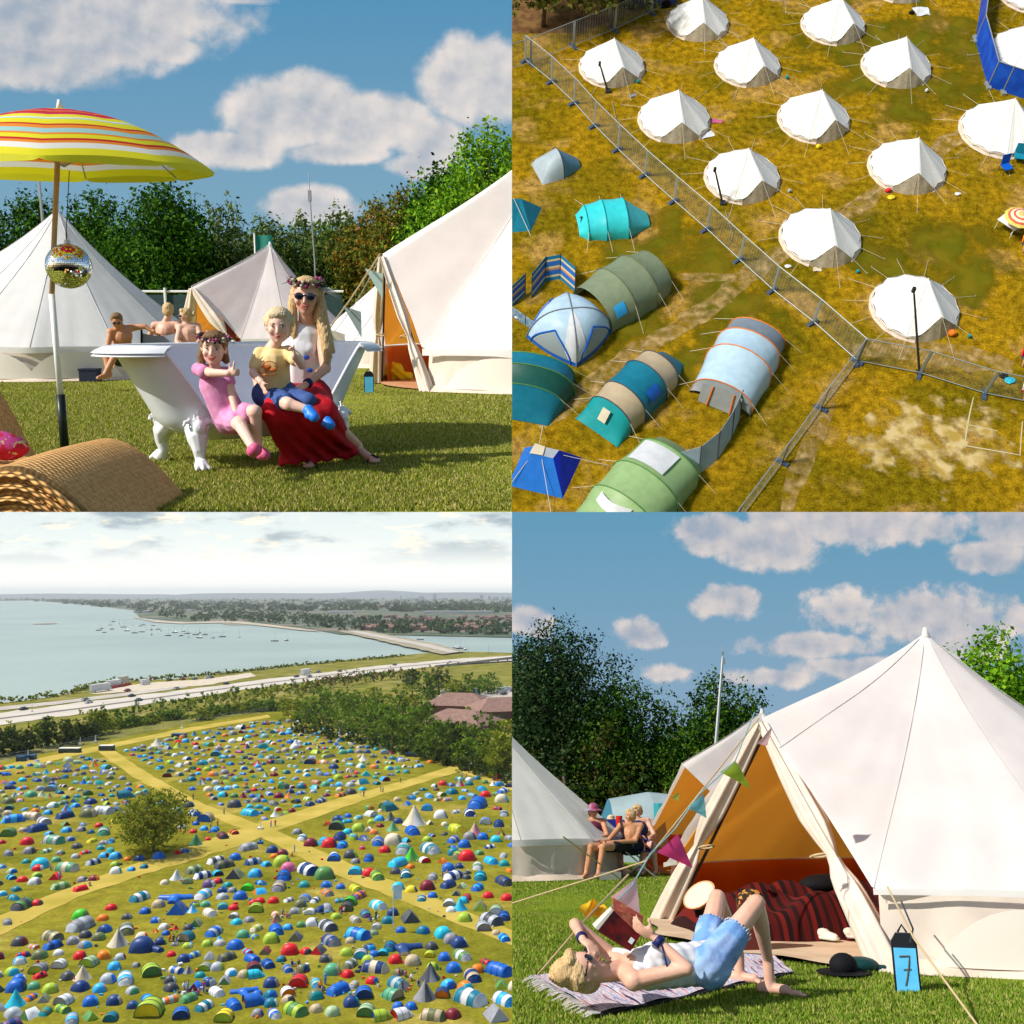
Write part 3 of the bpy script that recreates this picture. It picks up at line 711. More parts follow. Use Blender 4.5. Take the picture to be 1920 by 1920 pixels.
mb = MB(); mb.tube([(0, 0, 0), (0, 0, 3.5)], .025, 5); mb.build('pole', whitep, root); mb = MB(); mb.grid(lambda u, v: Vector((.02 + .5 * u, .04 * math.sin(u * 6), 2.6 + .85 * v)), 6, 3); mb.build('cloth', mat('flag_green', (.01, .16, .12), .7), root, True)
# ---------------------------------------------------------------- parasol with mirror ball
base = G(122, 846); top = D(112, 300, base.y)
root = thing('parasol', 'big striped yellow, red and orange parasol on a white and black pole', 'parasol', base)
mb = MB(); mb.tube([(0, 0, 0), (0, 0, .46)], .034, 12); mb.build('pole_foot', mat('pole_black', (.012, .02, .018), .35), root, True)
mb = MB(); mb.tube([(0, 0, .45), (-.005, 0, 1.25)], .024, 10); mb.build('pole_sleeve', whitep, root, True)
hub = Vector((D(112, 205, base.y) - base)); hub.y = 0
mb = MB(); mb.tube([(-.005, 0, 1.24), hub + Vector((0, 0, .0))], .021, 10); mb.build('pole', mat('pole_wood', (.55, .38, .24), .5), root, True)
mb = MB(); mb.tube([hub, hub + Vector((0, 0, .07))], [.028, .012], 10); mb.build('finial', whitep, root, True)
can = mat('parasol_cloth', (.7, .7, .1), .7, trans=.30); 
t = can.node_tree; b = t.nodes['Principled BSDF']; at_ = t.nodes.new('ShaderNodeAttribute'); at_.attribute_name = 'band'; cr = t.nodes.new('ShaderNodeValToRGB'); cr.color_ramp.interpolation = 'CONSTANT'
t.links.new(at_.outputs['Fac'], cr.inputs[0]); Y_, Rd, Wt, Cy, Og, Pk = (.78, .72, .02), (.55, .02, .02), (.80, .80, .76), (.35, .62, .62), (.80, .26, .02), (.60, .03, .12)
e = cr.color_ramp.elements; e[0].color = (*Y_, 1); e[1].position = .06; e[1].color = (*Rd, 1)
for p_, c_ in [(.09, Y_), (.15, Og), (.18, Rd), (.25, Pk), (.30, Og), (.32, Rd), (.37, Pk), (.40, Y_), (.46, Wt), (.475, Cy), (.49, Y_), (.56, Rd), (.58, Og), (.62, Cy), (.67, Og), (.69, Y_), (.73, Rd), (.75, Og), (.77, Wt), (.82, Y_)]:
    q = e.new(p_); q.color = (*c_, 1)
t.links.new(cr.outputs[0], b.inputs['Base Color'])
tr2 = [n for n in t.nodes if n.type == 'BSDF_TRANSLUCENT'][0]; t.links.new(cr.outputs[0], tr2.inputs[0])
PR = 1.10; tiltq = Matrix.Rotation(R(3.5), 3, 'X')
def canp(u, v):
    a = (u * 8) % 1; th = u * 2 * math.pi + .25; rr = v; k = 1 - .055 * math.sin(math.pi * a) * v
    z = -.38 * (v ** 2.1) - .05 * v + .02 * math.sin(math.pi * a) * v
    return hub + tiltq @ Vector((PR * rr * k * math.cos(th), PR * rr * k * math.sin(th), z))
mb = MB(); mb.grid(lambda u, v: canp(u, max(.004, v)), 80, 26, True)
o = mb.build('canopy', can, root, True); at = o.data.attributes.new('band', 'FLOAT', 'POINT')
# stripes run straight across every panel: distance along the panel's own middle line
vals = []
for j in range(27):
    for i in range(80):
        a = ((i / 80 * 8) % 1 - .5) * math.pi / 4; v = max(.004, j / 26); vals.append(min(.999, v * .875))
at.data.foreach_set('value', vals)
mb = MB()
def vl(u, v):
    p = canp(u, 1.0); a = (u * 8) % 1; dz = .018 + .040 * math.sin(math.pi * a) ** .5; q = p - hub; return p + Vector((q.x * .012 * v, q.y * .012 * v, -dz * v))
mb.grid(vl, 160, 2, True); mb.build('valance', mat('valance_yellow', (.78, .76, .03), .7, trans=.35), root, True)
for k in range(8):
    mb = MB(); mb.tube([canp(k / 8, v) - Vector((0, 0, .012)) for v in (.02, .25, .5, .75, .99)], .006, 4); mb.tube([hub - Vector((0, 0, .42)), canp(k / 8, .5) - Vector((0, 0, .02))], .006, 4); mb.build('rib', steel, root)
bc = D(129, 499, base.y - .05)
root = thing('mirror_ball', 'mirrored disco ball hanging from the parasol', 'mirror ball', bc)
rng0 = np.random.default_rng(5); mb = MB(); nb = 0; rad = .172
rows = 38
for j in range(rows):
    a0 = -math.pi / 2 + math.pi * j / rows; a1 = a0 + math.pi / rows; am = (a0 + a1) / 2; n_ = max(4, int(2 * rows * math.cos(am)))
    for i in range(n_):
        b0 = 2 * math.pi * i / n_; b1 = b0 + 2 * math.pi / n_; g1 = .06 * (b1 - b0); g2 = .06 * (a1 - a0); jt = rng0.normal(size=3) * .0011
        qs = []
        for aa, bb in ((a0 + g2, b0 + g1), (a0 + g2, b1 - g1), (a1 - g2, b1 - g1), (a1 - g2, b0 + g1)): qs.append((rad * math.cos(aa) * math.cos(bb) + jt[0], rad * math.cos(aa) * math.sin(bb) + jt[1], rad * math.sin(aa) + jt[2]))
        mb.add(qs, [(0, 1, 2, 3)])
mb.build('mirror_tiles', mat('mirror', (.92, .92, .92), .03, metal=1.0), root)
mb = MB(); mb.ell((0, 0, 0), rad * .985, 24, 16); mb.build('core', mat('core_grey', (.1, .1, .1), .5), root, True)
mb = MB(); mb.lathe([(.001, rad + .03), (.02, rad + .028), (.025, rad - .004)], 10); mb.build('cap', steel, root)
mb = MB(); hp = D(130, 320, base.y - .05) - bc; mb.tube([(0, 0, rad + .02), (.0, 0, rad + .09)], .006, 5); mb.tube([(0, 0, rad + .09), hp], .0035, 4); mb.build('wire', darkst, root)
# ---------------------------------------------------------------- bathtub sofa
enamel = mat('enamel', (.80, .82, .84), .18, col2=(.74, .77, .80), scale=2.5, spec=.6)
enamel2 = mat('enamel_inside', (.74, .77, .83), .28, spec=.5)
TR = R(42); TC0 = Vector((-1.98, 7.78, 0))
troot = thing('bathtub_sofa', 'white clawfoot bathtub cut open at the front as a sofa on the grass', 'bathtub', TC0, TR)
ZB, ZT = .19, .86
def smooth(x): x = max(0, min(1, x)); return x * x * (3 - 2 * x)
def topz(th):
    # opening faces -y of the tub frame (towards us)
    a = (th - 1.5 * math.pi + math.pi) % (2 * math.pi) - math.pi      # 0 at -y
    return ZT - (ZT - .36) * smooth((R(52) - abs(a)) / R(20)) if abs(a) < R(52) else ZT
def tubp(th, z, off=0.0):
    t = (z - ZB) / (ZT - ZB); t = max(0, t); a = .64 + .34 * t ** 1.0 + .02 * t * t; b = .27 + .15 * t ** .6; k = .62 ** .0
    if t < .22: q = 1 - (1 - t / .22) ** 2 * .30; a *= q; b *= q
    c, s = math.cos(th), math.sin(th); e = 2 / 2.6
    return Vector(((a - off) * math.copysign(abs(c) ** e, c), (b - off) * math.copysign(abs(s) ** e, s), z))
mb = MB(); NT = 96
mb.grid(lambda u, v: tubp(u * 2 * math.pi, ZB + (topz(u * 2 * math.pi) - ZB) * v), NT, 14, True)
mb.grid(lambda u, v: tubp(u * 2 * math.pi, ZB, 0) * v + Vector((0, 0, ZB)) * (1 - v) if v > 0 else Vector((0, 0, ZB)), NT, 2, True)
mb.build('shell', enamel, troot, True)
mb = MB(); mb.grid(lambda u, v: tubp(-u * 2 * math.pi, ZB + .05 + (topz(-u * 2 * math.pi) - ZB - .05) * v, .028), NT, 14, True)
mb.grid(lambda u, v: Vector((tubp(-u * 2 * math.pi, ZB + .05, .028).x * v, tubp(-u * 2 * math.pi, ZB + .05, .028).y * v, ZB + .05)), NT, 2, True); mb.build('inner_shell', enamel2, troot, True)
mb = MB(); pts = [tubp(2 * math.pi * i / NT, topz(2 * math.pi * i / NT), .013) for i in range(NT)]
r_ = [(.014 if topz(2 * math.pi * i / NT) < ZT - .01 else .022) for i in range(NT)]; mb.tube(pts + pts[:1], r_ + r_[:1], 8, False); mb.build('rim', enamel, troot, True)
mb = MB()
def shelf(u, v):   # wide rolled rim round the two ends and the back
    th = R(-48) + u * R(276); p = tubp(th, ZT); q = Vector((p.x, p.y, 0)).normalized(); w = .075 * (1.0 + .9 * abs(math.cos(th)) ** 4)
    return p + q * (w * v) + Vector((0, 0, .018 - .05 * v * v))
mb.grid(shelf, 70, 6); mb.grid(lambda u, v: shelf(u, 1 - v) - Vector((0, 0, .022)), 70, 6); mb.build('rolled_edge', enamel, troot, True)
for (fx, fy) in ((-.56, -.27), (.56, -.27), (-.54, .27), (.54, .27)):
    mb = MB(); s = 1 if fx > 0 else -1; q = 1 if fy > 0 else -1
    d = Vector((s * .3, q * .95, 0)).normalized()
    mb.tube([(fx, fy * .9, .30), (fx + d.x * .09, fy + d.y * .05, .23), (fx + d.x * .09, fy + d.y * .07, .15), (fx + d.x * .07, fy + d.y * .06, .09), (fx + d.x * .09, fy + d.y * .09, .05)], [.085, .075, .050, .038, .048], 10)
    c = Vector((fx + d.x * .10, fy + d.y * .10, .045)); mb.ell(c, (.055, .055, .05), 10, 8)
    for k in (-1, 0, 1): a = Vector((d.x * math.cos(k * .6) - d.y * math.sin(k * .6), d.x * math.sin(k * .6) + d.y * math.cos(k * .6), 0)); mb.cap(c + a * .02 + Vector((0, 0, .03)), c + a * .075 - Vector((0, 0, .015)), .022, .016, 8)
    cx = Vector((fx, fy, .34)) + d * .05; side = Vector((-d.y, d.x, 0))
    for sgn in (-1, 1):   # scrolls and leaves
        sp = [cx + side * sgn * (.05 + .055 * math.cos(a) * (1 - a / 9)) + Vector((0, 0, -.02 + .055 * math.sin(a) * (1 - a / 9))) + d * .03 for a in [k * .6 for k in range(12)]]
        mb.tube(sp, [.014 - .0007 * k for k in range(12)], 6)
        for k in range(3): mb.cap(cx + side * sgn * .01 + d * .04 + Vector((0, 0, -.02)), cx + side * sgn * (.03 + .035 * k) + d * (.03) + Vector((0, 0, .06 - .02 * k)), .014, .008, 6)
    mb.cap(cx + d * .045, cx + d * .02 + Vector((0, 0, .09)), .016, .010, 6); mb.ell(cx + d * .03 - Vector((0, 0, .03)), (.05, .05, .06), 10, 8)
    fuse(mb, 'claw_foot', enamel, .008, troot, 2)
# helper in place coordinates: pixel + depth -> point
def J(px, py, y): return D(px, py, y)
# ---------------------------------------------------------------- woman
root = thing('person', 'smiling woman in sunglasses, flower crown, white vest and long red skirt sitting on the bathtub', 'person')
yb = 7.45
hd_ = J(574, 556, yb - .05); nk = J(573, 604, yb); ch = J(566, 640, yb + .02); pv = J(566, 738, yb + .08)
sL = J(601, 622, yb + .02); sR = J(533, 622, yb + .04); eL = J(611, 690, yb - .12); wL = J(573, 722, yb - .30); eR = J(478, 690, yb - .02); wR = J(486, 738, yb - .18)
hL = J(583, 748, yb + .03); hR = J(548, 748, yb + .03); kL = J(604, 776, yb - .42); kR = J(520, 772, yb - .45); aL = J(672, 836, 7.62); aR = J(584, 846, 7.40)
def armcap(mb, a, b, c, r=(.050, .040, .026)):
    mb.cap(a, b, r[0], r[1]); mb.cap(b, c, r[1] * .98, r[2])
mb = MB()
head_shape(mb, hd_, (.10, -1, -.05), (.06, 0, 1), 1.2); mb.cap(nk + Vector((0, .01, -.02)), hd_ - Vector((0, -.01, .06)), .058, .056)
mb.cap(ch + Vector((0, .03, .02)), nk, .07, .054); mb.cap(sL, sR, .055, .055); mb.ell(ch + Vector((0, .025, 0)), (.135, .072, .13)); mb.cap(ch + Vector((0, .02, -.04)), pv, .11, .135); mb.cap(hL, hR, .15, .15)
armcap(mb, sL, eL, wL); armcap(mb, sR, eR, wR); mb.cap(hL, kL, .105, .07); mb.cap(hR, kR, .105, .07); mb.cap(kL, aL, .062, .035); mb.cap(kR, aR, .062, .035)
fL = J(702, 852, 7.45); fR = J(578, 868, 7.20)
for a_, f_ in ((aL, fL), (aR, fR)):
    f_.z = .035; mb.cap(a_, Vector((a_.x, a_.y, .05)) * .6 + a_ * .4, .036, .034); mb.cap(a_ - Vector((0, 0, .03)), f_ , .036, .028); mb.ell(f_, (.045, .045, .022))
hand(mb, wL, J(536, 742, yb - .42) - wL, (0, .3, -1), 1.05, .3, -1); hand(mb, wR, J(505, 745, yb - .30) - wR, (.2, .5, -.2), 1.0, .5, 1)
fuse(mb, 'body', skin_l, .0085, root, 3)
face(root, hd_, (.10, -1, -.05), (.06, 0, 1), 1.2, True, False, hair_b, .55)
S = Vector
mb = MB()
mb.ell(ch + S((0, -.005, -.005)), (.160, .112, .160)); mb.cap(ch + S((0, 0, -.06)), pv, .135, .148); mb.cap(sL + S((-.035, 0, 0)), ch + S((.06, 0, -.08)), .05, .10); mb.cap(sR + S((.035, 0, 0)), ch + S((-.06, 0, -.08)), .05, .10)
for q in (-1, 1): mb.ell(ch + S((q * .062, -.075, -.055)), (.058, .05, .058))
fuse(mb, 'vest', mat('vest_white', (.78, .79, .84), .8, col2=(.72, .74, .80), scale=20), .011, root, 3)
mb = MB()
for (dx, dz) in ((.055, -.03), (.02, -.08), (.075, -.12)): mb.ell(ch + S((dx, -.132, dz - .08)), (.022, .005, .016))
mb.build('blue_print', mat('print_blue', (.02, .06, .35), .8), root, True)
skirt = mat('skirt_red', (.50, .004, .012), .75, col2=(.34, .002, .010), scale=5, bump=.3, bscale=12)
mb = MB(); mb.cap(hL, hR, .165, .165); mb.cap(pv, pv + S((0, 0, -.08)), .155, .17); mb.cap(hL, kL, .14, .115); mb.cap(hR, kR, .14, .115); mb.cap(kL, kR, .105, .105)
for t_ in (0, .25, .5, .75, 1):
    k_ = kR.lerp(kL, t_); e_ = J(548 + 98 * t_, 852 - 20 * t_, 7.22 + .32 * t_); mb.cap(k_, e_, .11, .095 if t_ not in (0, 1) else .085)
    mb.cap(e_, e_ + S((0, -.01, -.055)), .09, .085)
for c_ in (mb,):
    c_.v = [(x, y, max(z, .045)) for x, y, z in c_.v]
def folds(co): 
    ax = co[:, 0] * 1.0 + co[:, 2] * .55; w = np.clip((.62 - co[:, 2]) * 2.4, 0, 1); return .011 * w * (np.sin(ax * 62 + np.sin(co[:, 2] * 9) * 1.4) + .6 * np.sin(ax * 27 + 1))
fuse(mb, 'skirt', skirt, .012, root, 2, folds)
hb = hd_
hairmesh(root, hb, (.10, -1, -.05), (.06, 0, 1), 1.17, hair_b, [
    [(hb + S((.085, .02, .05)), .035), (hb + S((.105, .0, -.06)), .038), (hb + S((.11, -.01, -.16)), .045), (hb + S((.135, -.04, -.28)), .045), (hb + S((.15, -.07, -.42)), .035), (hb + S((.14, -.08, -.52)), .012)],
    [(hb + S((.07, .03, -.03)), .04), (hb + S((.10, .02, -.15)), .05), (hb + S((.13, 0, -.27)), .045), (hb + S((.17, -.01, -.40)), .03)],
    [(hb + S((-.08, .02, .05)), .032), (hb + S((-.10, .0, -.06)), .034), (hb + S((-.10, -.01, -.16)), .036), (hb + S((-.09, -.02, -.26)), .03), (hb + S((-.08, -.02, -.34)), .012)],
    [(hb + S((0, .06, 0)), .07), (hb + S((0, .07, -.12)), .07), (hb + S((0, .08, -.25)), .05)]], .3)
mb = MB()
f, sd, u = basis((.10, -1, -.05), (.06, 0, 1)); k = 1.2
for q in (-1, 1):
    c_ = hb + sd * q * .033 * k + u * .004 + f * .113; M3 = Matrix((sd, f, u)).transposed(); mb.ell(c_, (.031, .008, .026), 16, 8, M3)
    mb.tube([c_ + sd * q * .030 + u * .01, hb + sd * q * .082 + u * .008 + f * .02], .004, 5)
mb.tube([hb + sd * -.01 + u * .012 + f * .117, hb + sd * .01 + u * .012 + f * .117], .004, 5)
mb.build('sunglasses', mat('glass_dark', (.008, .012, .03), .08, spec=.8), root, True)
def crown(root, c, f, up, s, cols, seed, rr=.10, n=64, name='flower_crown', z=.092, tilt=.3, spikes=10):
    f, sd, u = basis(f, up); rng = random.Random(seed); o_ = None; mb = MB(); mats = [mat('petal_%s_%d' % (name, i), c_, .7) for i, c_ in enumerate(cols)]
    for i in range(n):
        a = 2 * math.pi * i / n + rng.uniform(-.1, .1); p = Vector(c) + sd * math.cos(a) * rr * s * (1 + rng.uniform(-.06, .12)) + f * math.sin(a) * rr * s * 1.1 + u * (z * s - math.sin(a) * tilt * .05 * s + rng.uniform(-.014, .018) * s)
        mb.mi = rng.randrange(len(mats)); mb.ell(p, (rng.uniform(.007, .014) * s,) * 3, 6, 4)
    mb.mi = 0
    for i in range(spikes):
        a = rng.uniform(0, 6.28); q = sd * math.cos(a) + f * math.sin(a) * .6 + u * rng.uniform(-.4, .5); p = Vector(c) + sd * math.cos(a) * rr * s + f * math.sin(a) * rr * s + u * z * s; mb.tube([p, p + q * rng.uniform(.03, .08) * s], [.004, .001], 4)
    return mb.build(name, mats, root, True)
crown(root, hb, (.10, -1, -.05), (.06, 0, 1), 1.12, [(.03, .06, .02), (.20, .015, .06), (.05, .02, .05), (.42, .38, .30), (.30, .05, .15)], 3)
mb = MB()
for k_ in range(4): mb.tube([hb + S((.09, -.02, .06)), hb + S((.17, -.03, .055 - .012 * k_)), hb + S((.24, -.03, .015 - .01 * k_))], [.006, .005, .001], 4)
mb.build('feather', mat('feather_white', (.6, .62, .58), .8), root, True)
mb = MB(); d_ = (eL - wL).normalized(); mb.tube([wL + d_ * .012, wL + d_ * .045], .034, 12); mb.build('wristband', mat('band_navy', (.01, .015, .10), .5), root, True)
sand_m = mat('sandal_black', (.012, .014, .02), .5); sole_m = mat('sandal_sole', (.55, .55, .55), .6)
for f_, a_ in ((fL, aL), (fR, aR)):
    d_ = Vector((f_.x - a_.x, f_.y - a_.y, 0)).normalized(); n_ = Vector((-d_.y, d_.x, 0)); mb = MB(); cc = Vector((f_.x, f_.y, .012)) - d_ * .05
    M3 = Matrix((d_, n_, Vector((0, 0, 1)))).transposed(); mb.ell(cc, (.135, .05, .012), 16, 6, M3); so = mb.build('sandal', sand_m, root, True)
    mb = MB(); mb.tube([cc + n_ * .045 + d_ * .0, cc + S((0, 0, .062)) + d_ * .02, cc - n_ * .045 + d_ * .0], .009, 5); mb.tube([cc + d_ * .10 + S((0, 0, .05)), cc + S((0, 0, .065)) + d_ * .02], .008, 5); mb.build('strap', sand_m, so, True)
# ---------------------------------------------------------------- small boy on her lap
root = thing('person', 'fair haired toddler in yellow tee and blue shorts sitting on the woman\'s lap', 'person')
y2 = 7.10; hB = J(523, 612, y2 - .02); hf = (.12, -1, -.08); hu = (.03, 0, 1)
cB = J(514, 680, y2 + .02); pB = J(516, 737, y2 + .05); sB1 = J(540, 660, y2 + .02); sB2 = J(488, 663, y2 + .02); eB1 = J(566, 685, y2 - .10); wB1 = J(552, 668, y2 - .20); eB2 = J(475, 700, y2 - .05); wB2 = J(490, 716, y2 - .14)
kB1 = J(578, 752, y2 - .12); kB2 = J(542, 758, y2 - .28); aB1 = J(606, 783, y2 - .12); aB2 = J(576, 768, y2 - .30)
mb = MB(); head_shape(mb, hB, hf, hu, 1.05, True); mb.cap(hB - S((0, 0, .07)), cB + S((0, 0, .10)), .036, .04); mb.ell(cB, (.095, .075, .11)); mb.cap(cB, pB, .09, .10); mb.cap(sB1, sB2, .038, .038)
armcap(mb, sB1, eB1, wB1, (.036, .032, .024)); armcap(mb, sB2, eB2, wB2, (.036, .032, .024))
for h_, k_, a_ in ((pB + S((.05, 0, -.01)), kB1, aB1), (pB + S((-.03, -.02, -.02)), kB2, aB2)): mb.cap(h_, k_, .065, .046); mb.cap(k_, a_, .044, .030); mb.cap(a_, a_ + S((.03, -.03, -.03)), .03, .028)
hand(mb, wB1, (-.05, -.1, 1), (-1, -.2, 0), .62, .5, 1, (0, 0, 1), True); hand(mb, wB2, (.25, -.3, -.6), (.6, .6, .1), .65, .35, 1)
mb.cap(wB1 + S((0, -.01, .03)), wB1 + S((0, -.01, .075)), .0085, .008, 8)
fuse(mb, 'body', skin_k, .0075, root, 3); face(root, hB, hf, hu, 1.05, False, True, hair_w, .3)
hairmesh(root, hB, hf, hu, 1.08, hair_w, [[(hB + S((-.075, .01, .06)), .035), (hB + S((-.085, .0, .0)), .02)], [(hB + S((.075, .01, .06)), .035), (hB + S((.088, .0, .0)), .02)]], .75, 1.0)
mb = MB(); mb.ell(cB + S((0, 0, -.005)), (.112, .092, .12)); mb.cap(cB, pB + S((0, 0, .01)), .108, .118); mb.cap(sB1, sB1.lerp(eB1, .55), .05, .052); mb.cap(sB2, sB2.lerp(eB2, .6), .05, .052); mb.cap(sB1, sB2, .045, .045)
fuse(mb, 'tee_shirt', mat('tee_yellow', (.70, .52, .22), .85, col2=(.76, .60, .30), scale=12, bump=.2), .009, root, 3)
mb = MB(); prc = cB + S((-.005, -.125, -.035))
mb.tube([prc + S((.055 * math.cos(a), .012 * math.cos(a) ** 2, .05 * math.sin(a))) for a in [.1 + k * .33 for k in range(10)]], .004, 5); mb.ell(prc + S((-.018, .004, .012)), (.030, .008, .018)); mb.ell(prc + S((.024, .006, -.006)), (.026, .008, .015)); mb.ell(prc + S((-.03, .008, -.016)), (.016, .008, .012))
mb.tube([prc + S((-.05, .008, -.04)), prc + S((0, 0, -.045)), prc + S((.05, .008, -.038))], .004, 5); mb.build('chest_print', mat('print_rust', (.55, .16, .04), .8), root, True)
mb = MB(); mb.cap(pB + S((.05, 0, -.01)), kB1, .082, .062); mb.cap(pB + S((-.03, -.02, -.02)), kB2.lerp(pB, .25), .082, .066); mb.cap(pB + S((.06, 0, -.01)), pB - S((.06, 0, .01)), .105, .105); fuse(mb, 'shorts', mat('shorts_navy', (.035, .07, .22), .85, col2=(.05, .10, .28), scale=14), .009, root, 3)
for a_ in (aB1, aB2):
    mb = MB(); mb.cap(a_ + S((.012, -.012, -.005)), a_ + S((.055, -.05, -.045)), .042, .036); mb.ell(a_ + S((.03, -.03, -.035)), (.045, .045, .030)); fuse(mb, 'shoe', mat('shoe_blue', (.02, .20, .72), .4), .008, root, 2)
# ---------------------------------------------------------------- girl on the left
root = thing('person', 'little girl in pink dress and flower crown leaning on the bathtub, thumb up', 'person')
y3 = 7.02; hG = J(401, 654, y3 - .05); gf = (.10, -1, -.06); gu = (.10, 0, 1)
cG = J(404, 722, y3); pG = J(432, 782, y3 + .03); s1 = J(424, 700, y3 + .0); s2 = J(372, 692, y3 - .02); e1 = J(434, 735, y3 - .05); w1 = J(443, 775, y3 - .14); e2 = J(392, 700, y3 - .20); w2 = J(428, 700, y3 - .26)
k1 = J(478, 772, y3 - .18); k2 = J(450, 796, y3 - .22); a1 = J(484, 842, 6.93); a2 = J(476, 842, 6.62)
e2 = J(385, 699, y3 - .16)
mb = MB(); head_shape(mb, hG, gf, gu, 1.01, True); mb.cap(hG - S((0, 0, .07)), cG + S((0, 0, .10)), .038, .042); mb.ell(cG, (.095, .075, .11)); mb.cap(cG, pG, .09, .10); mb.cap(s1, s2, .038, .038)
armcap(mb, s1, e1, w1, (.036, .032, .023)); armcap(mb, s2, e2.lerp(w2, .3), w2, (.036, .032, .024))
mb.cap(pG, k1, .07, .05); mb.cap(k1, a1, .047, .030); mb.cap(pG + S((.02, -.03, 0)), k2, .07, .05); mb.cap(k2, a2, .047, .030); mb.cap(a2, a2 + S((.02, -.09, .0)), .028, .026); mb.cap(a1, a1 + S((.03, -.05, -.03)), .028, .026)
hand(mb, w2, (1, -.2, .1), (-.1, 1, 0), .68, .5, 1, (0, 0, 1), True); hand(mb, w1, (.2, -.3, -1), (-.2, 1, 0), .66, .3, 1)
mb.cap(w2 + S((.035, -.01, .02)), w2 + S((.045, -.01, .075)), .009, .008, 8)
fuse(mb, 'body', skin_k, .0075, root, 3); face(root, hG, gf, gu, 1.01, True, True, hair_br, .4)
hairmesh(root, hG, gf, gu, 1.02, hair_br, [[(hG + S((-.07, .02, .03)), .03), (hG + S((-.09, .01, -.05)), .028), (hG + S((-.085, .0, -.13)), .022), (hG + S((-.075, 0, -.18)), .008)], [(hG + S((.06, .03, -.02)), .03), (hG + S((.07, .04, -.10)), .02)]], .5)
crown(root, hG, gf, gu, 1.0, [(.04, .08, .02), (.35, .33, .04), (.10, .13, .04), (.35, .04, .12), (.05, .10, .06)], 7, n=50, spikes=22, z=.075)
dress = mat('dress_pink', (.62, .22, .42), .8, col2=(.72, .30, .50), scale=9, bump=.3, bscale=20)
mb = MB(); mb.ell(cG, (.112, .092, .12)); mb.cap(cG, pG, .108, .125); mb.cap(s1, s1.lerp(e1, .45), .048, .048); mb.cap(s2, s2.lerp(e2, .75), .048, .048); mb.cap(s1, s2, .045, .045)
mb.cap(pG, k1.lerp(pG, .25), .105, .072); mb.cap(pG + S((.0, -.03, 0)), k2.lerp(pG, .35), .108, .076); mb.cap(k1.lerp(pG, .4), k2.lerp(pG, .4), .07, .07)
fuse(mb, 'dress', dress, .009, root, 3, lambda co: .005 * np.sin(co[:, 0] * 70 + co[:, 2] * 30) * np.clip((.75 - co[:, 2]) * 3, 0, 1))
for a_, q in ((a2, S((.03, -.10, .015))), (a1, S((.06, -.07, -.03)))):
    mb = MB(); mb.cap(a_ + S((0, -.02, -.01)), a_ + q, .046, .040); mb.ell(a_ + q * .7 + S((0, 0, -.01)), (.05, .06, .04)); fuse(mb, 'shoe', mat('shoe_pink', (.72, .12, .26), .45), .008, root, 2)
# ---------------------------------------------------------------- sunbathers behind
def sitter(label, joints, hairm, skinm, s=1.0, shorts=None, ff=(.1, -1, -.2), specs=False, group=None, hair=True, top=None, strands=()):
    root = thing('person', label, 'person', group=group); g = joints; mb = MB()
    head_shape(mb, g['h'], ff, (0, 0, 1), s); mb.cap(g['h'] - S((0, 0, .07)), g['c'] + S((0, 0, .16)), .05, .055); mb.ell(g['c'] + S((0, 0, .02)), (.17, .11, .15)); mb.cap(g['c'], g['p'], .14, .15); mb.cap(g['s1'], g['s2'], .06, .06)
    for a in ('1', '2'):
        armcap(mb, g['s' + a], g['e' + a], g['w' + a], (.052, .042, .03)); d_ = (g['w' + a] - g['e' + a]).normalized(); hand(mb, g['w' + a], d_, d_.orthogonal(), 1.0, .5, 1)
        if 'k' + a in g:
            mb.cap(g['p'], g['k' + a], .09, .065); mb.cap(g['k' + a], g['a' + a], .06, .04); mb.cap(g['a' + a], g['a' + a] + S((-.05, -.12, -.03)), .04, .03)
    fuse(mb, 'body', skinm, .012, root, 2)
    if hair: hairmesh(root, g['h'], ff, (0, 0, 1), s * 1.02, hairm, strands, .4, vox=.012)
    face(root, g['h'], ff, (0, 0, 1), s, False, not specs, hairm, 0)
    if specs:
        f, sd, u = basis(ff, (0, 0, 1)); mb = MB()
        for q in (-1, 1): mb.ell(g['h'] + sd * q * .033 * s + f * .09 * s, (.03 * s, .015 * s, .02 * s), 10, 6)
        mb.build('sunglasses', mat('glass_dark', (.008, .012, .03), .08, spec=.8), root, True)
    if shorts:
        mb = MB(); mb.cap(g['p'] - S((.06, 0, 0)), g['p'] + S((.06, 0, 0)), .165, .165)
        for a in ('1', '2'):
            if 'k' + a in g: mb.cap(g['p'], g['p'].lerp(g['k' + a], .6), .11, .10)
        fuse(mb, 'shorts', shorts, .014, root, 2)
    return root
yS = 15.6
sitter('shirtless man in sunglasses leaning forward on the grass left of the camp chair', dict(h=J(219, 602, yS - .1), c=J(228, 632, yS + .05), p=J(232, 668, yS + .3), s1=J(250, 614, yS + .1), s2=J(208, 622, yS - .05), e1=J(272, 612, yS + .1), w1=J(284, 620, yS + .1), e2=J(202, 650, yS - .1), w2=J(210, 672, yS - .15),
       k1=J(218, 662, yS - .25), a1=J(196, 704, yS - .35), k2=J(200, 668, yS - .15), a2=J(205, 704, yS - .2)), hair_br, skin_t, 1.0, mat('shorts_dark', (.02, .03, .06), .8), (.3, -1, -.35), True, 'sunbathers behind the bathtub')
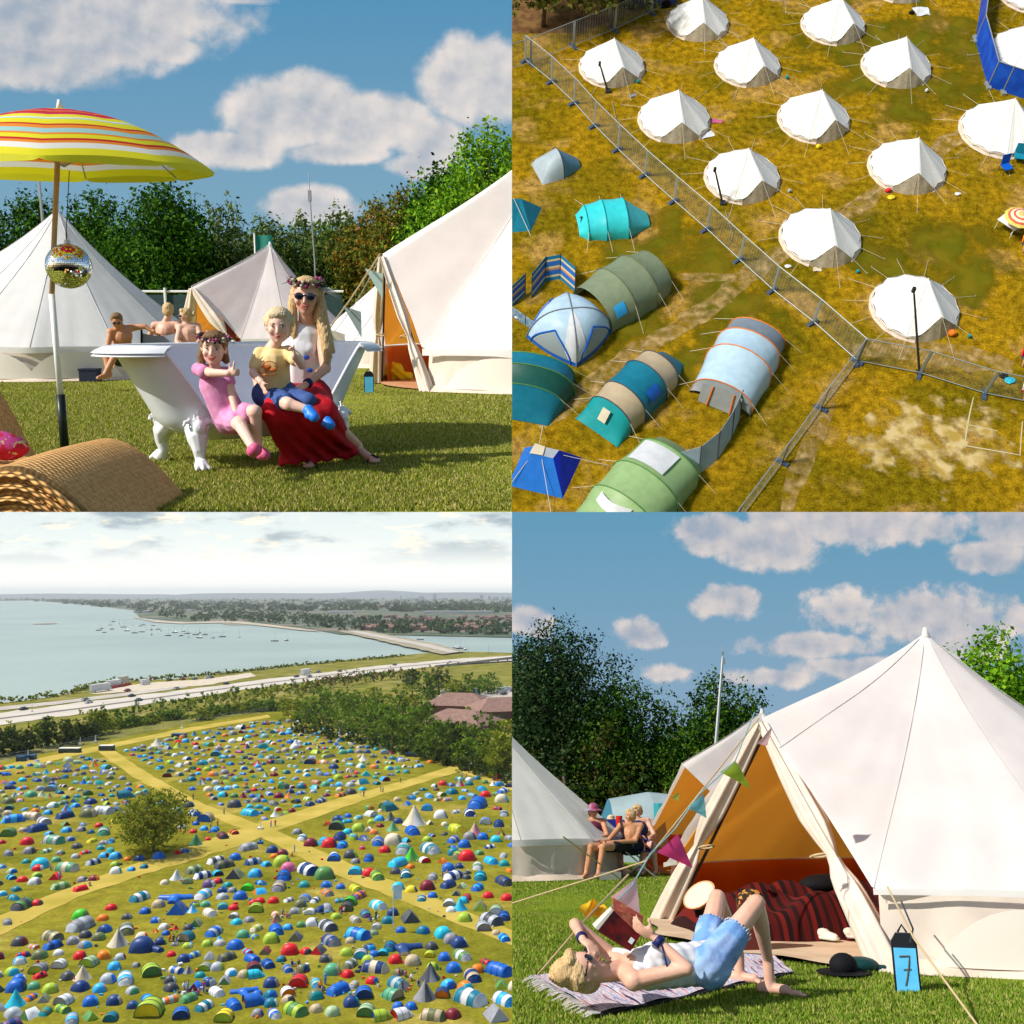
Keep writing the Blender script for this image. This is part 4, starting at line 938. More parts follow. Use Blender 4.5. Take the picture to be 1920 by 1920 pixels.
sitter('blond person seen from behind in the camp chair', dict(h=J(316, 582, yS + .4), c=J(312, 622, yS + .4), p=J(312, 665, yS + .5), s1=J(333, 608, yS + .4), s2=J(290, 610, yS + .4), e1=J(340, 632, yS + .2), w1=J(335, 655, yS), e2=J(280, 632, yS + .5), w2=J(284, 655, yS + .5), k1=J(325, 668, yS + .9), a1=J(325, 712, yS + 1.0), k2=J(300, 668, yS + .9), a2=J(300, 712, yS + 1.0)), hair_b, skin_l, .95, mat('shorts_dark', (.02, .03, .06), .8), (0, 1, -.1), False, 'sunbathers behind the bathtub')
sitter('blonde sunbather with hair in a bun turned to the left', dict(h=J(348, 592, yS + .1), c=J(352, 628, yS + .1), p=J(355, 668, yS + .1), s1=J(370, 612, yS + .15), s2=J(338, 614, yS + .05), e1=J(378, 636, yS), w1=J(362, 652, yS - .2), e2=J(332, 640, yS - .1), w2=J(342, 655, yS - .25), k1=J(340, 668, yS + .5), a1=J(340, 708, yS + .6), k2=J(350, 668, yS + .5), a2=J(352, 708, yS + .6)), hair_b, skin_l, .95, mat('shorts_dark', (.02, .03, .06), .8), (-1, -.5, -.1), True, 'sunbathers behind the bathtub', strands=[[(J(362, 588, yS + .1), .03), (J(364, 588, yS + .1), .045), (J(366, 589, yS + .1), .02)]])
b = D(295, 600, yS + .15); b.z = 0; root = thing('camp_chair', 'camping chair with grey mesh back and black frame behind the bathtub', 'chair', b, R(180))
mb = MB(); mb.grid(lambda u, v: Vector((-.26 + .52 * u, .02 - .08 * v, .45 + (.40 - .04 * math.sin(math.pi * u)) * v)), 8, 6); mb.build('backrest', mat('mesh_chair', (.22, .25, .30), .8), root, True)
mb = MB(); mb.box((0, -.25, .42), (.52, .5, .02)); mb.build('seat', mat('mesh_chair', (.22, .25, .30), .8), root)
for x in (-.27, .27):
    for y0, y1 in ((.1, -.5), (-.5, .1)): mb = MB(); mb.tube([(x, y0, 0), (x, y1, .5)], .013, 5); mb.build('leg', black, root)
    mb = MB(); mb.tube([(x, .02, .35), (x, -.06, .9)], .018, 5); mb.build('back_post', black, root)
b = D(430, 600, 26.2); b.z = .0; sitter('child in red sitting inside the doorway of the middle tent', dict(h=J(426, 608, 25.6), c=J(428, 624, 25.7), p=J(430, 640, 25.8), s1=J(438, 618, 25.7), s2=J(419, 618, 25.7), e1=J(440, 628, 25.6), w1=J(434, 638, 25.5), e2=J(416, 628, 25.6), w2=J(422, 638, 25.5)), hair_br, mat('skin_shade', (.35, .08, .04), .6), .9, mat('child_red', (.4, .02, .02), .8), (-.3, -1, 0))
bx = G(170, 716); mb = MB(); mb.box((0, 0, .10), (.30, .22, .20)); mb.box((0, 0, .215), (.32, .24, .03)); solo(mb, 'cool_box', mat('navy_box', (.012, .018, .04), .6), 'small dark navy box on the grass beside the man\'s feet', 'box', bx)
# number sign, yellow bag, ropes
def sign(px, py, hpx, label, digit, place_):
    c = G(px, py); s = hpx / ppm(c) / .40; root = thing('number_sign', label, 'sign', c, -math.atan2(c.x, c.y) + R(3), None, None, s)
    mb = MB(); pl = [(-.085, 0, .0), (.085, 0, 0), (.085, 0, .33), (.05, 0, .385), (-.05, 0, .385), (-.085, 0, .33)]; mb.sheet(pl, .05); mb.build('case', mat('sign_black', (.012, .014, .02), .5), root)
    mb = MB(); mb.sheet([(-.073, -.052, .01), (.073, -.052, .01), (.073, -.052, .29), (-.073, -.052, .29)], .008); mb.build('front_panel', mat('sign_blue', (.10, .50, .85), .5, col2=(.13, .56, .90), scale=10), root)
    mb = MB(); mb.tube([(-.03, .05, .38), (0, .05, .43), (.03, .05, .38)], .008, 5); mb.build('handle', black, root)
    if digit:
        mb = MB(); mb.tube([(-.04, -.062, .235), (.025, -.062, .24), (.02, -.062, .19), (.0, -.062, .10), (-.015, -.062, .05)], .006, 5); mb.tube([(-.02, -.062, .15), (.03, -.062, .155)], .005, 5); mb.build('digit', mat('sign_ink', (.10, .10, .08), .6), root)
    return root
sign(692, 737, 42, 'small blue lantern shaped sign on grass at the large tent doorway', False, 'garden')
mb = MB(); mb.ell((0, 0, .16), (.20, .15, .17), 12, 8); mb.ell((.2, -.05, .08), (.16, .12, .09), 12, 8); mb.ell((-.05, 0, .3), (.08, .07, .07), 8, 6)
o = fuse(mb, 'yellow_bag', mat('bag_yellow', (.80, .66, .01), .6), .02, None, 2, lambda co: .01 * np.sin(co[:, 0] * 40 + co[:, 2] * 50)); place(o, G(738, 714)); tag(o, 'bright yellow bag slumped at the doorway of the large tent', 'bag')
pk = tr.matrix_world @ Vector((3.05, 0, 2.05)); pk = PI_[CUR] @ pk
mb = MB(); g_ = G(612, 702); g_ = D(600, 640, 14.2); mb.tube([pk, pk.lerp(g_, .5) - S((0, 0, .03)), g_], .012, 5); solo(mb, 'guy_rope', rope_m, 'tan guy rope running from the large tent door peak down to the left', 'rope')
root = thing('bunting', 'string of small pale flags hanging along the guy rope of the large tent', 'bunting')
mb = MB(); A_, B_ = pk + S((.02, -.05, -.03)), g_ + S((.1, -.1, .0)); line = [A_.lerp(B_, t_ / 8) - S((0, 0, .10 * math.sin(math.pi * t_ / 8))) for t_ in range(9)]; mb.tube(line, .006, 4); mb.build('string', rope_w, root)
for i, (t_, c_) in enumerate(((1.2, (.45, .62, .62)), (4.5, (.30, .36, .40)), (6.8, (.6, .55, .5)))):
    p_ = A_.lerp(B_, t_ / 8) - S((0, 0, .10 * math.sin(math.pi * t_ / 8))); mb = MB(); mb.sheet([p_ + S((-.13, 0, .03)), p_ + S((.13, 0, -.05)), p_ + S((.12, .05, -.42))], .008); mb.build('flag', mat('bunting_%d' % i, c_, .8), root)
mb = MB(); mb.tube([G(683, 690, 0) * 1.0, G(745, 655, .45)], .012, 5); solo(mb, 'guy_rope', rope_m, 'short yellow cord crossing the orange doorway', 'rope')
# ---------------------------------------------------------------- wicker loungers
wick = mat('wicker', (.92, .52, .17), .6, col2=(.74, .38, .11), scale=30, stretch=(1, 1, 1))
t = wick.node_tree; b = t.nodes['Principled BSDF']
uvn = t.nodes.new('ShaderNodeUVMap'); uvn.uv_map = 'weave'
def mnode(op, a, bb=0.0):
    n = t.nodes.new('ShaderNodeMath'); n.operation = op
    for i, q in ((0, a), (1, bb)):
        if isinstance(q, (int, float)): n.inputs[i].default_value = q
        else: t.links.new(q, n.inputs[i])
    return n.outputs[0]
sx_ = t.nodes.new('ShaderNodeSeparateXYZ'); t.links.new(uvn.outputs[0], sx_.inputs[0]); u_, v_ = sx_.outputs[0], sx_.outputs[1]
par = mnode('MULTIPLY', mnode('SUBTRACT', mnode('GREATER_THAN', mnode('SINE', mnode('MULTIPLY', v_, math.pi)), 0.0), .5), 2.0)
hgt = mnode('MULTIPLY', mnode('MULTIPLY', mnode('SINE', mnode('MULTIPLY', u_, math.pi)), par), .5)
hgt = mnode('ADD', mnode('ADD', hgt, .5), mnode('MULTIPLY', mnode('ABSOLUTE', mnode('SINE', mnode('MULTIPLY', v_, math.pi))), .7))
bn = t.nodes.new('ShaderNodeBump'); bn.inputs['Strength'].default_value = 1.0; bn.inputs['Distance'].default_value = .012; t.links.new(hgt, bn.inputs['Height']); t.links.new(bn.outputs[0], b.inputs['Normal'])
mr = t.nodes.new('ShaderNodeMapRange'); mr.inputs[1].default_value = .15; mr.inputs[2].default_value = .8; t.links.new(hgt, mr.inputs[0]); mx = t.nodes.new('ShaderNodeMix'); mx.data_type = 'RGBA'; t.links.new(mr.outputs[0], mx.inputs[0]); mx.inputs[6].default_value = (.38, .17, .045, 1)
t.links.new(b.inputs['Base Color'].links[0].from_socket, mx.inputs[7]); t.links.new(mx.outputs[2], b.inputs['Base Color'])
def wicker(label, prof, y0, y1, name='wicker_lounger', nw=1.0, edge=True, nwv=None):
    """prof: pixels of the near top edge from left to right at depth y0; the sheet runs back to y1"""
    root = thing(name, label, 'lounger', group='wicker loungers'); P0 = [J(px, py, y1) + Vector((0, y0 - y1, 0)) for px, py in prof]
    # arc length resample
    dense = []
    for i in range(len(P0) - 1):
        p_1 = P0[max(0, i - 1)]; p0, p1 = P0[i], P0[i + 1]; p2 = P0[min(len(P0) - 1, i + 2)]
        for k in range(10):
            t_ = k / 10; dense.append(.5 * ((2 * p0) + (p1 - p_1) * t_ + (2 * p_1 - 5 * p0 + 4 * p1 - p2) * t_ ** 2 + (3 * p0 - p_1 - 3 * p1 + p2) * t_ ** 3))
    dense.append(P0[-1]); D_ = y1 - y0; n2 = 24; mb = MB(); uvs = []; arc = 0
    def sec(p, v):   # rolled near edge then the flat seat
        if v < .18: a = v / .18 * math.pi / 2; return p + S((0, .03 * (1 - math.cos(a)) * 1.0, -.03 * (1 - math.sin(a))))
        q = (v - .18) / .82; return p + S((0, .03 + (D_ - .03) * q, .012 * math.sin(math.pi * q)))
    nD = len(dense); L_ = [0]
    for i in range(1, nD): L_.append(L_[-1] + (dense[i] - dense[i - 1]).length)
    for j in range(n2 + 1):
        for i in range(nD): mb.v.append(tuple(sec(dense[i], j / n2)))
    side0 = len(mb.v); ns = 6
    for j in range(ns + 1):
        for i in range(nD): p = sec(dense[i], 0); mb.v.append((p.x, p.y - .004, p.z - .34 * j / ns))
    for j in range(n2):
        for i in range(nD - 1): mb.f.append((j * nD + i, j * nD + i + 1, (j + 1) * nD + i + 1, (j + 1) * nD + i)); mb.m.append(0)
    for j in range(ns):
        for i in range(nD - 1): mb.f.append((side0 + (j + 1) * nD + i, side0 + (j + 1) * nD + i + 1, side0 + j * nD + i + 1, side0 + j * nD + i)); mb.m.append(0)
    o = mb.build('woven_seat', wick, root, True); uvl = o.data.uv_layers.new(name='weave')
    for lp in o.data.loops:
        k = lp.vertex_index
        if k < side0: j, i = divmod(k, nD); uvl.data[lp.index].uv = (L_[i] / .030, j / n2 * D_ / .017)
        else: j, i = divmod(k - side0, nD); uvl.data[lp.index].uv = (L_[i] / .020, -.34 * j / ns / .022)
    for dz, rr, nm_ in ((0.0, .022, 'braided_edge'), (-.06, .018, 'braid'), (-.12, .018, 'braid'), (-.19, .018, 'braid')):
        b2 = MB(); b2.tube([sec(q, 0) + S((0, -.012, dz - .01)) for q in dense], rr, 8); oo = b2.build(nm_, wick, root, True); ul = oo.data.uv_layers.new(name='weave')
        for lp in oo.data.loops: k = lp.vertex_index; ul.data[lp.index].uv = (k // 8 * .5, (k % 8) * .7)
    return root
wicker('large wave shaped wicker lounger in the lower left foreground', [(-150, 905), (-60, 868), (10, 853), (60, 857), (100, 855), (145, 836), (195, 822), (240, 832), (290, 868), (335, 915), (372, 960), (430, 1040)], 4.9, 6.1)
w2_ = wicker('wicker lounger back rising at the left edge behind the floral cushion', [(-60, 690), (-20, 702), (5, 742), (30, 785), (52, 828), (72, 858)], 6.15, 6.6)
flor = mat('floral', (.42, .01, .03), .8, col2=(.45, .05, .22), scale=14, lo=.48, hi=.52, col3=(.50, .42, .18), scale3=22, lo3=.60, hi3=.63)
mb = MB(); mb.ell((0, 0, 0), (.17, .08, .08), 18, 12, Matrix.Rotation(.15, 3, 'Y')); mb.v = [(x, y, z * (1 + .2 * math.sin(x * 30) * .3)) for x, y, z in mb.v]; solo(mb, 'floral_cushion', flor, 'red floral cushion lying on the wicker lounger at the left edge', 'cushion', J(-2, 835, 5.75), smooth=True)
# ================================================================== the dry meadow seen from above
use('meadow')
dry = mat('dry_grass', (.30, .175, .006), .95, col2=(.16, .115, .004), scale=.16, detail=6, lo=.42, hi=.60, col3=(.36, .215, .05), scale3=.30, lo3=.53, hi3=.66, bump=.7, bscale=7, spec=0)
def fine_ground(m, amount=.5, scales=((2.2, 1.0), (9.0, .8))):
    """finer mottling of turf on top of the large patches"""
    t = m.node_tree; b = t.nodes['Principled BSDF']; lk = b.inputs['Base Color'].links[0].from_socket
    tcn = t.nodes.new('ShaderNodeTexCoord')
    for s, a in scales:
        n = t.nodes.new('ShaderNodeTexNoise'); n.inputs['Scale'].default_value = s; n.inputs['Detail'].default_value = 6; t.links.new(tcn.outputs['Object'], n.inputs['Vector'])
        mr = t.nodes.new('ShaderNodeMapRange'); mr.inputs[1].default_value = .32; mr.inputs[2].default_value = .68; mr.inputs[3].default_value = 1 - amount * a; mr.inputs[4].default_value = 1 + amount * a
        t.links.new(n.outputs[0], mr.inputs[0])
        mx = t.nodes.new('ShaderNodeVectorMath'); mx.operation = 'SCALE'; t.links.new(lk, mx.inputs[0]); t.links.new(mr.outputs[0], mx.inputs['Scale']); lk = mx.outputs[0]
    t.links.new(lk, b.inputs['Base Color'])
fine_ground(dry, .42)
def sheet_from_px(name, pts, z, m, kind='structure', sub=None):
    mb = MB(); ps = [G(x, y) + Vector((0, 0, z)) for x, y in pts]; mb.add(ps, [tuple(range(len(ps)))]); return struct(mb, name, m, kind=kind)
mb = MB(); n_ = 40
a, b_, c_, d_ = G(930, 990), G(1960, 990), G(1960, -90), G(930, -90)
mb.grid(lambda u, v: a.lerp(b_, u).lerp(d_.lerp(c_, u), v), 8, 8); struct(mb, 'meadow_ground', dry)
def strip(name, pts, w, z, m, jag=.25, seed=1, kind='structure'):
    rng = random.Random(seed); P3 = [G(x, y) for x, y in pts]; dense = []
    for i in range(len(P3) - 1):
        k = max(2, int((P3[i + 1] - P3[i]).length / .7))
        dense += [P3[i].lerp(P3[i + 1], j / k) for j in range(k)]
    dense.append(P3[-1]); vs = []; fs = []
    for i, p in enumerate(dense):
        t = (dense[min(i + 1, len(dense) - 1)] - dense[max(i - 1, 0)]).normalized(); s = Vector((-t.y, t.x, 0)); ww = w * (.5 + .5 * min(1, i / 3, (len(dense) - 1 - i) / 3))
        vs += [p + s * ww * (1 + jag * rng.uniform(-1, 1)) + Vector((0, 0, z)), p - s * ww * (1 + jag * rng.uniform(-1, 1)) + Vector((0, 0, z))]
        if i: fs.append((2 * i - 2, 2 * i - 1, 2 * i + 1, 2 * i))
    mb = MB(); mb.add(vs, fs); return struct(mb, name, m, kind=kind)
def ragged(name, c, col, col2, scale, lo=.42, hi=.55, fall=False):
    """thin worn patch: ground colour broken by noise holes"""
    m = mat(name, col, .95, col2=col2, scale=scale * 1.7, bump=.4, spec=0)
    t = m.node_tree; tcn = t.nodes.new('ShaderNodeTexCoord'); n = t.nodes.new('ShaderNodeTexNoise'); n.inputs['Scale'].default_value = scale; n.inputs['Detail'].default_value = 7
    t.links.new(tcn.outputs['Object'], n.inputs['Vector']); mr = t.nodes.new('ShaderNodeMapRange'); mr.inputs[1].default_value = lo; mr.inputs[2].default_value = hi
    v_ = n.outputs[0]
    if fall:
        a1 = t.nodes.new('ShaderNodeVectorMath'); a1.operation = 'SUBTRACT'; a1.inputs[1].default_value = (.5, .5, .5); t.links.new(tcn.outputs['Generated'], a1.inputs[0])
        a2 = t.nodes.new('ShaderNodeVectorMath'); a2.operation = 'MULTIPLY'; a2.inputs[1].default_value = (2, 2, 0); t.links.new(a1.outputs[0], a2.inputs[0])
        a3 = t.nodes.new('ShaderNodeVectorMath'); a3.operation = 'LENGTH'; t.links.new(a2.outputs[0], a3.inputs[0])
        a4 = t.nodes.new('ShaderNodeMapRange'); a4.inputs[1].default_value = .35; a4.inputs[2].default_value = 1.0; a4.inputs[3].default_value = 0; a4.inputs[4].default_value = .32; t.links.new(a3.outputs['Value'], a4.inputs[0])
        a5 = t.nodes.new('ShaderNodeMath'); a5.operation = 'SUBTRACT'; t.links.new(v_, a5.inputs[0]); t.links.new(a4.outputs[0], a5.inputs[1]); v_ = a5.outputs[0]
    t.links.new(v_, mr.inputs[0]); t.links.new(mr.outputs[0], t.nodes['Principled BSDF'].inputs['Alpha']); return m
worn = ragged('worn_turf', None, (.52, .36, .15), (.38, .24, .07), 1.6, .36, .70)
bald = ragged('bald_turf', None, (.58, .44, .20), (.40, .27, .06), .9, .40, .54, True)
greenp = ragged('green_turf', None, (.12, .115, .006), (.17, .13, .008), .35, .36, .56, True)
strip('worn_path', [(1900, 200), (1780, 265), (1610, 385), (1480, 460), (1400, 520), (1310, 590), (1200, 655), (1080, 745), (1010, 800)], .6, .010, worn, seed=3)
strip('worn_path', [(1265, 518), (1330, 520), (1405, 519)], .4, .012, worn, seed=5)
strip('worn_path', [(1570, 700), (1540, 790), (1490, 900), (1470, 970)], .5, .008, worn, seed=6)
strip('worn_path', [(1600, 660), (1680, 650), (1790, 665), (1900, 690)], .9, .008, worn, seed=7)
sheet_from_px('bald_patch', [(1660, 745), (1960, 700), (1960, 985), (1500, 985), (1600, 800)], .006, bald)
sheet_from_px('green_patch', [(940, 330), (1200, 320), (1500, 560), (1560, 660), (1300, 800), (940, 700)], .003, greenp)
sheet_from_px('green_patch', [(1480, 560), (1640, 560), (1960, 640), (1960, 400), (1700, 360), (1500, 420)], .0035, greenp)
sheet_from_px('green_patch', [(1380, -60), (1900, -60), (1860, 250), (1500, 300)], .0025, greenp)
line_m = mat('chalk_line', (.55, .47, .28), .9)
for pts in ([(1825, 745), (1813, 800), (1808, 840)], [(1808, 795), (1870, 808)], [(1917, 790), (1912, 855)], [(1790, 832), (1910, 853)]):
    strip('chalk_line', pts, .05, .014, line_m, seed=9)
# bell tents: centre x, bottom y, width in pixels, angle of the doorway as seen (0 = towards us, + = towards the right)
soil = mat('bare_soil', (.13, .06, .02), .95, col2=(.22, .12, .04), scale=1.5, bump=.5)
sheet_from_px('bare_soil', [(930, -80), (1300, -80), (1215, 10), (1090, 62), (960, 62), (930, 80)], .015, soil)
BT = [(1313, 80, 113, 3, 'creamy bell tent at the top edge right of the parked car'), (1571, 86, 116, 30, 'bell tent by the top edge with its grey doorway on the right'),
      (1150, 166, 120, 18, 'bell tent nearest the dark trees inside the corner of the wire fence'), (1408, 165, 120, 24, 'bell tent in second row just left of middle, grey doorway to the right'),
      (1692, 168, 126, 5, 'bell tent, doorway facing straight down, left of the blue fence'), (1269, 271, 132, 6, 'bell tent with a pink towel lying at its right side'),
      (1535, 270, 131, 28, 'bell tent standing above a small yellow ball, doorway to the right'), (1399, 384, 138, 26, 'bell tent close to the wire fence behind the middle leaning mast'),
      (1714, 367, 141, -2, 'bell tent with red and yellow items at its lower left edge'), (1549, 504, 149, 8, 'bell tent on the worn path, second lowest of the white tents'),
      (1730, 643, 161, 22, 'lowest and largest bell tent beside the fence corner, orange box at its door'),
      (1892, 298, 146, 40, 'bell tent cut by the right edge with two blue chairs in front'), (1940, 143, 130, 60, 'bell tent inside the blue fence, lower one at the right edge'),
      (1950, 28, 122, 60, 'bell tent in the top right corner behind the blue fence'), (1460, 3, 110, 5, 'bell tent sliver at the top edge left of the middle one'), (1697, 8, 114, 10, 'bell tent sliver at the top edge above the white blanket')]
first = None
for i, (cx, yb, wpx, ang, lab) in enumerate(BT):
    # centre: bottom edge lies a radius nearer
    c0 = G(cx, yb); rr = wpx / ppm(c0) / 2 * 1.03
    c1 = c0 + Vector((0, rr, 0)); s = rr / 2.5
    dirz = math.atan2(-c1.y, -c1.x)
    rz = -math.pi / 2 + R(ang)
    lab = lab
    if first is None:
        first = bell('white canvas ' + lab, c1, rz, roofm=mat('canvas_bright', (.84, .83, .78), .85, col2=(.88, .87, .83), scale=1.6, bump=.3), Rr=2.5, H=2.5, hw=.30, hd=1.4, n=14, scal=.045, sub=4, nv=6, sag=.05, seam_r=.012, group='white bell tents on the dry meadow', thd=.56, pr=.80, roplen=1.5); first.matrix_world = first.matrix_world @ Matrix.Diagonal((s, s, s, 1))
    else:
        dup(first, c1, rz, 'white canvas ' + lab, s)
# -------- wire fence panels on rubber feet
wire = mat('galvanised_wire', (.30, .34, .34), .5, metal=.3)
footm = mat('fence_foot', (.06, .09, .15), .7)
def fence_proto(Lp, H=2.0):
    root = thing('fence_panel', '', 'fence panel', (0, 0, 0)); f = MB(); r = .03
    f.tube([(0, 0, .05), (0, 0, H)], r, 5); f.tube([(Lp, 0, .05), (Lp, 0, H)], r, 5); f.tube([(0, 0, H), (Lp, 0, H)], r, 5); f.tube([(0, 0, .16), (Lp, 0, .16)], r, 5); f.build('frame', wire, root)
    w = MB()
    for k in range(1, 12): w.tube([(0, 0, .16 + k * (H - .16) / 12), (Lp, 0, .16 + k * (H - .16) / 12)], .0035, 3, False)
    for k in range(1, 16): w.tube([(k * Lp / 16, 0, .16), (k * Lp / 16, 0, H)], .0035, 3, False)
    w.build('wire_mesh', wire, root)
    b = MB(); b.box((0, 0, .07), (.24, .85, .14), taper=.85); b.box((0, 0, .16), (.12, .3, .06)); b.build('foot', footm, root)
    return root
runs = [[(985, 115), (1034, 155), (1076, 195), (1114, 238), (1158, 282), (1208, 330), (1263, 379), (1324, 432), (1385, 489), (1448, 546), (1524, 606), (1606, 679)],
        [(1606, 679), (1539, 767), (1466, 868), (1378, 985), (1290, 1110)],
        [(1606, 679), (1724, 702), (1845, 740), (1975, 765)],
        [(930, 140), (995, 120), (1075, 88), (1152, 58), (1220, 25), (1290, -10)]]
proto = None; cnt = 0
runname = ['in the long diagonal fence', 'in the fence running downwards', 'in the fence running right', 'in the fence along the dark trees']
for ri, run in enumerate(runs):
    pts = [G(*p) for p in run]
    for i in range(len(pts) - 1):
        d = pts[i + 1] - pts[i]; lab = 'wire fence panel, %s from %s, %s' % (['first', 'second', 'third', 'fourth', 'fifth', 'sixth', 'seventh', 'eighth', 'ninth', 'tenth', 'eleventh', 'twelfth'][i], ['the top', 'the corner post', 'the corner post', 'the left edge'][ri], runname[ri])
        lab = lab.replace(' counted', '')
        if proto is None: proto = fence_proto(1.0); proto.matrix_world = Matrix(); 
        e = proto if cnt == 0 else proto.copy()
        if cnt:
            COL[CUR].objects.link(e)
            for ch in list(proto.children): q = ch.copy(); COL[CUR].objects.link(q); q.parent = e
        ang = math.atan2(d.y, d.x)
        e.matrix_world = P[CUR] @ Matrix.Translation(pts[i]) @ Matrix.Rotation(ang, 4, 'Z')
        for ch in e.children:
            if ch.name.startswith('foot'): ch.scale = (1, 1, 1)
            else: ch.scale = (d.length, 1, 1)
        tag(e, lab, 'fence panel', 'wire fence panels across the meadow'); cnt += 1
# posts with cables: tall thin masts
def mast(name, label, base, top, r=.05, m=None, cat='mast', group=None):
    mb = MB(); b = Vector(base); t = Vector(top) - b; mb.tube([(0, 0, 0), t * .5, t], [r, r * .9, r * .7], 6); mb.box((0, 0, .08), (.35, .35, .16)); mb.box(t * .97, (.16, .16, .3))
    return solo(mb, name, m or steel, label, cat, b, group=group)
darkst = mat('dark_steel', (.06, .065, .07), .5, metal=.5)
for (bx, by, tx, ty, lab) in [(1140, 172, 1124, 118, 'black mast leaning before the bell tent nearest the trees'), (1355, 382, 1340, 316, 'black mast before the left side of the third white tent by the fence'), (1724, 700, 1713, 538, 'tall black mast standing in front of the lowest bell tent')]:
    b = G(bx, by); t = D(tx, ty, b.y + .2); mast('floodlight_mast', lab, b, t, .07, darkst, 'mast', 'masts by the wire fence')
# dangling cable strings beneath the masts
for (pts, lab) in [([(1148, 190), (1158, 235), (1166, 250)], 'thin grey guy line below the upper mast'), ([(1360, 395), (1374, 440), (1368, 455)], 'thin grey guy line below the middle mast')]:
    mb = MB(); mb.tube([G(*p, .1) for p in pts], .02, 4); solo(mb, 'guy_line', steel, lab, 'rope')
# blue screen fence
bluem = mat('blue_screen', (.004, .055, .42), .5, col2=(.008, .09, .55), scale=1.2, bump=.3)
bs = [(1845, -40), (1829, 75), (1852, 162), (1880, 172), (1960, 198)]
pts = [G(x, y) for x, y in bs]
root = thing('screen_fence', 'royal blue solid screen fence curving round the tents in the top right corner', 'fence', pts[0])
mb = MB(); po = MB(); base = pts[0]
for i in range(len(pts) - 1):
    p, q = pts[i] - base, pts[i + 1] - base; nrm = Vector((-(q - p).y, (q - p).x, 0)).normalized() * .04
    mb.add([p, q, q + Vector((0, 0, 1.9)), p + Vector((0, 0, 1.9)), p + nrm, q + nrm, q + nrm + Vector((0, 0, 1.9)), p + nrm + Vector((0, 0, 1.9))], [(0, 1, 2, 3), (7, 6, 5, 4), (3, 2, 6, 7), (0, 3, 7, 4), (1, 5, 6, 2)])
    po.tube([p + Vector((0, 0, 1.95)), q + Vector((0, 0, 1.95))], .04, 5)
    po.tube([p, p + Vector((0, 0, 2))], .04, 5); po.box(p + Vector((0, 0, .07)), (.3, .8, .14))
mb.build('screen', bluem, root); po.build('frame', wire, root)

# -------- family tents on the left
def panels(root, prof, cols, seam=True, seams=None, arc=(0, 1), seg=14, doorend=None):
    """tunnel tent: prof = list of (y, height, half width); one coloured panel (a part each) between two hoops"""
    for i in range(len(prof) - 1):
        mb = MB(); A, B = prof[i], prof[i + 1]
        def f(u, v, A=A, B=B):
            y = A[0] + (B[0] - A[0]) * v; h = A[1] + (B[1] - A[1]) * v; w = A[2] + (B[2] - A[2]) * v; s = 1 - .035 * math.sin(math.pi * v)
            a = math.pi * u; return Vector((w * math.cos(a) * s, y, h * (math.sin(a) ** .75 if math.sin(a) > 0 else 0) * s))
        mb.grid(f, seg, 5); mb.build('fly_panel', nm(cols[i % len(cols)]) if isinstance(cols[i % len(cols)], str) else cols[i % len(cols)], root, True)
    if seam:
        mb = MB()
        for (y, h, w) in prof[1:-1]: mb.tube([(w * 1.012 * math.cos(a), y, h * 1.012 * (max(0, math.sin(a))) ** .75) for a in [math.pi * k / 14 for k in range(15)]], .035, 5, False)
        mb.build('pole_sleeve', seams or nm('dark'), root, True)
def tunnel(label, p_front, p_back, prof, cols, lab_name='tunnel_tent', seams=None, wscale=1.0, ropes=True, base=None):
    """p_front/p_back: pixels of the two ground ends; prof y runs 0..1 from front to back"""
    A, B = G(*p_front), G(*p_back); d = B - A; Ln = d.length; ang = math.atan2(d.y, d.x) - math.pi / 2
    root = thing(lab_name, label, 'tent', A, ang)
    panels(root, [(t * Ln, h, w * wscale) for t, h, w in prof], cols, seams=seams)
    if ropes:
        for i, (t, h, w) in enumerate(prof[1:-1]):
            for s in (-1, 1):
                r_ = MB(); r_.tube([(s * w * wscale * .85, t * Ln, h * .6), (s * (w * wscale + 1.0), t * Ln + (.2 if i else -.3), 0)], .012, 4); r_.build('guy_rope', rope_w, root)
    return root, Ln
def patch(root, x0, x1, y0, y1, hfun, m, name, k=6):
    """a window or door laid 15 mm over the curved fly: hfun(a,y)->point, a = angle in turns"""
    mb = MB(); mb.grid(lambda u, v: hfun(x0 + (x1 - x0) * u, y0 + (y1 - y0) * v), k, k); return mb.build(name, m, root, True)
windowm = mat('tent_window', (.10, .13, .14), .15)
# green tunnel tent with pale blue dome porch
r1, L1 = tunnel('long olive green tunnel tent behind the pale blue dome, on the left', (1110, 590), (1245, 508), [(0, 1.6, 1.75), (.30, 2.05, 1.95), (.60, 2.05, 1.95), (.84, 1.7, 1.6), (1.0, .05, .7)], ['palegreen', 'olive', 'palegreen', 'olive'], seams=nm('olive'))
for ch in list(r1.children):
    if ch.name.startswith('fly_panel'): ch.data.materials[0] = nylon('sage', (.20, .25, .15)) if not ch.name.endswith('3') else nylon('darksage', (.10, .14, .07))
patch(r1, .12, .26, L1 * .06, L1 * .2, lambda a, y: Vector((1.87 * math.cos(math.pi * (1 - a)) * -1, y, 1.87 * math.sin(math.pi * a) ** .75 * 1.02)), nm('sky'), 'window')
c = G(1068, 625) ; root = thing('dome_tent', 'pale blue and white dome tent with grey mesh arches, joined to the green tunnel tent', 'tent', c, R(-38))
SKYP = nylon('paleblue', (.45, .62, .74)); mesh_g = mat('mesh_grey', (.28, .33, .33), .8)
mb = MB()
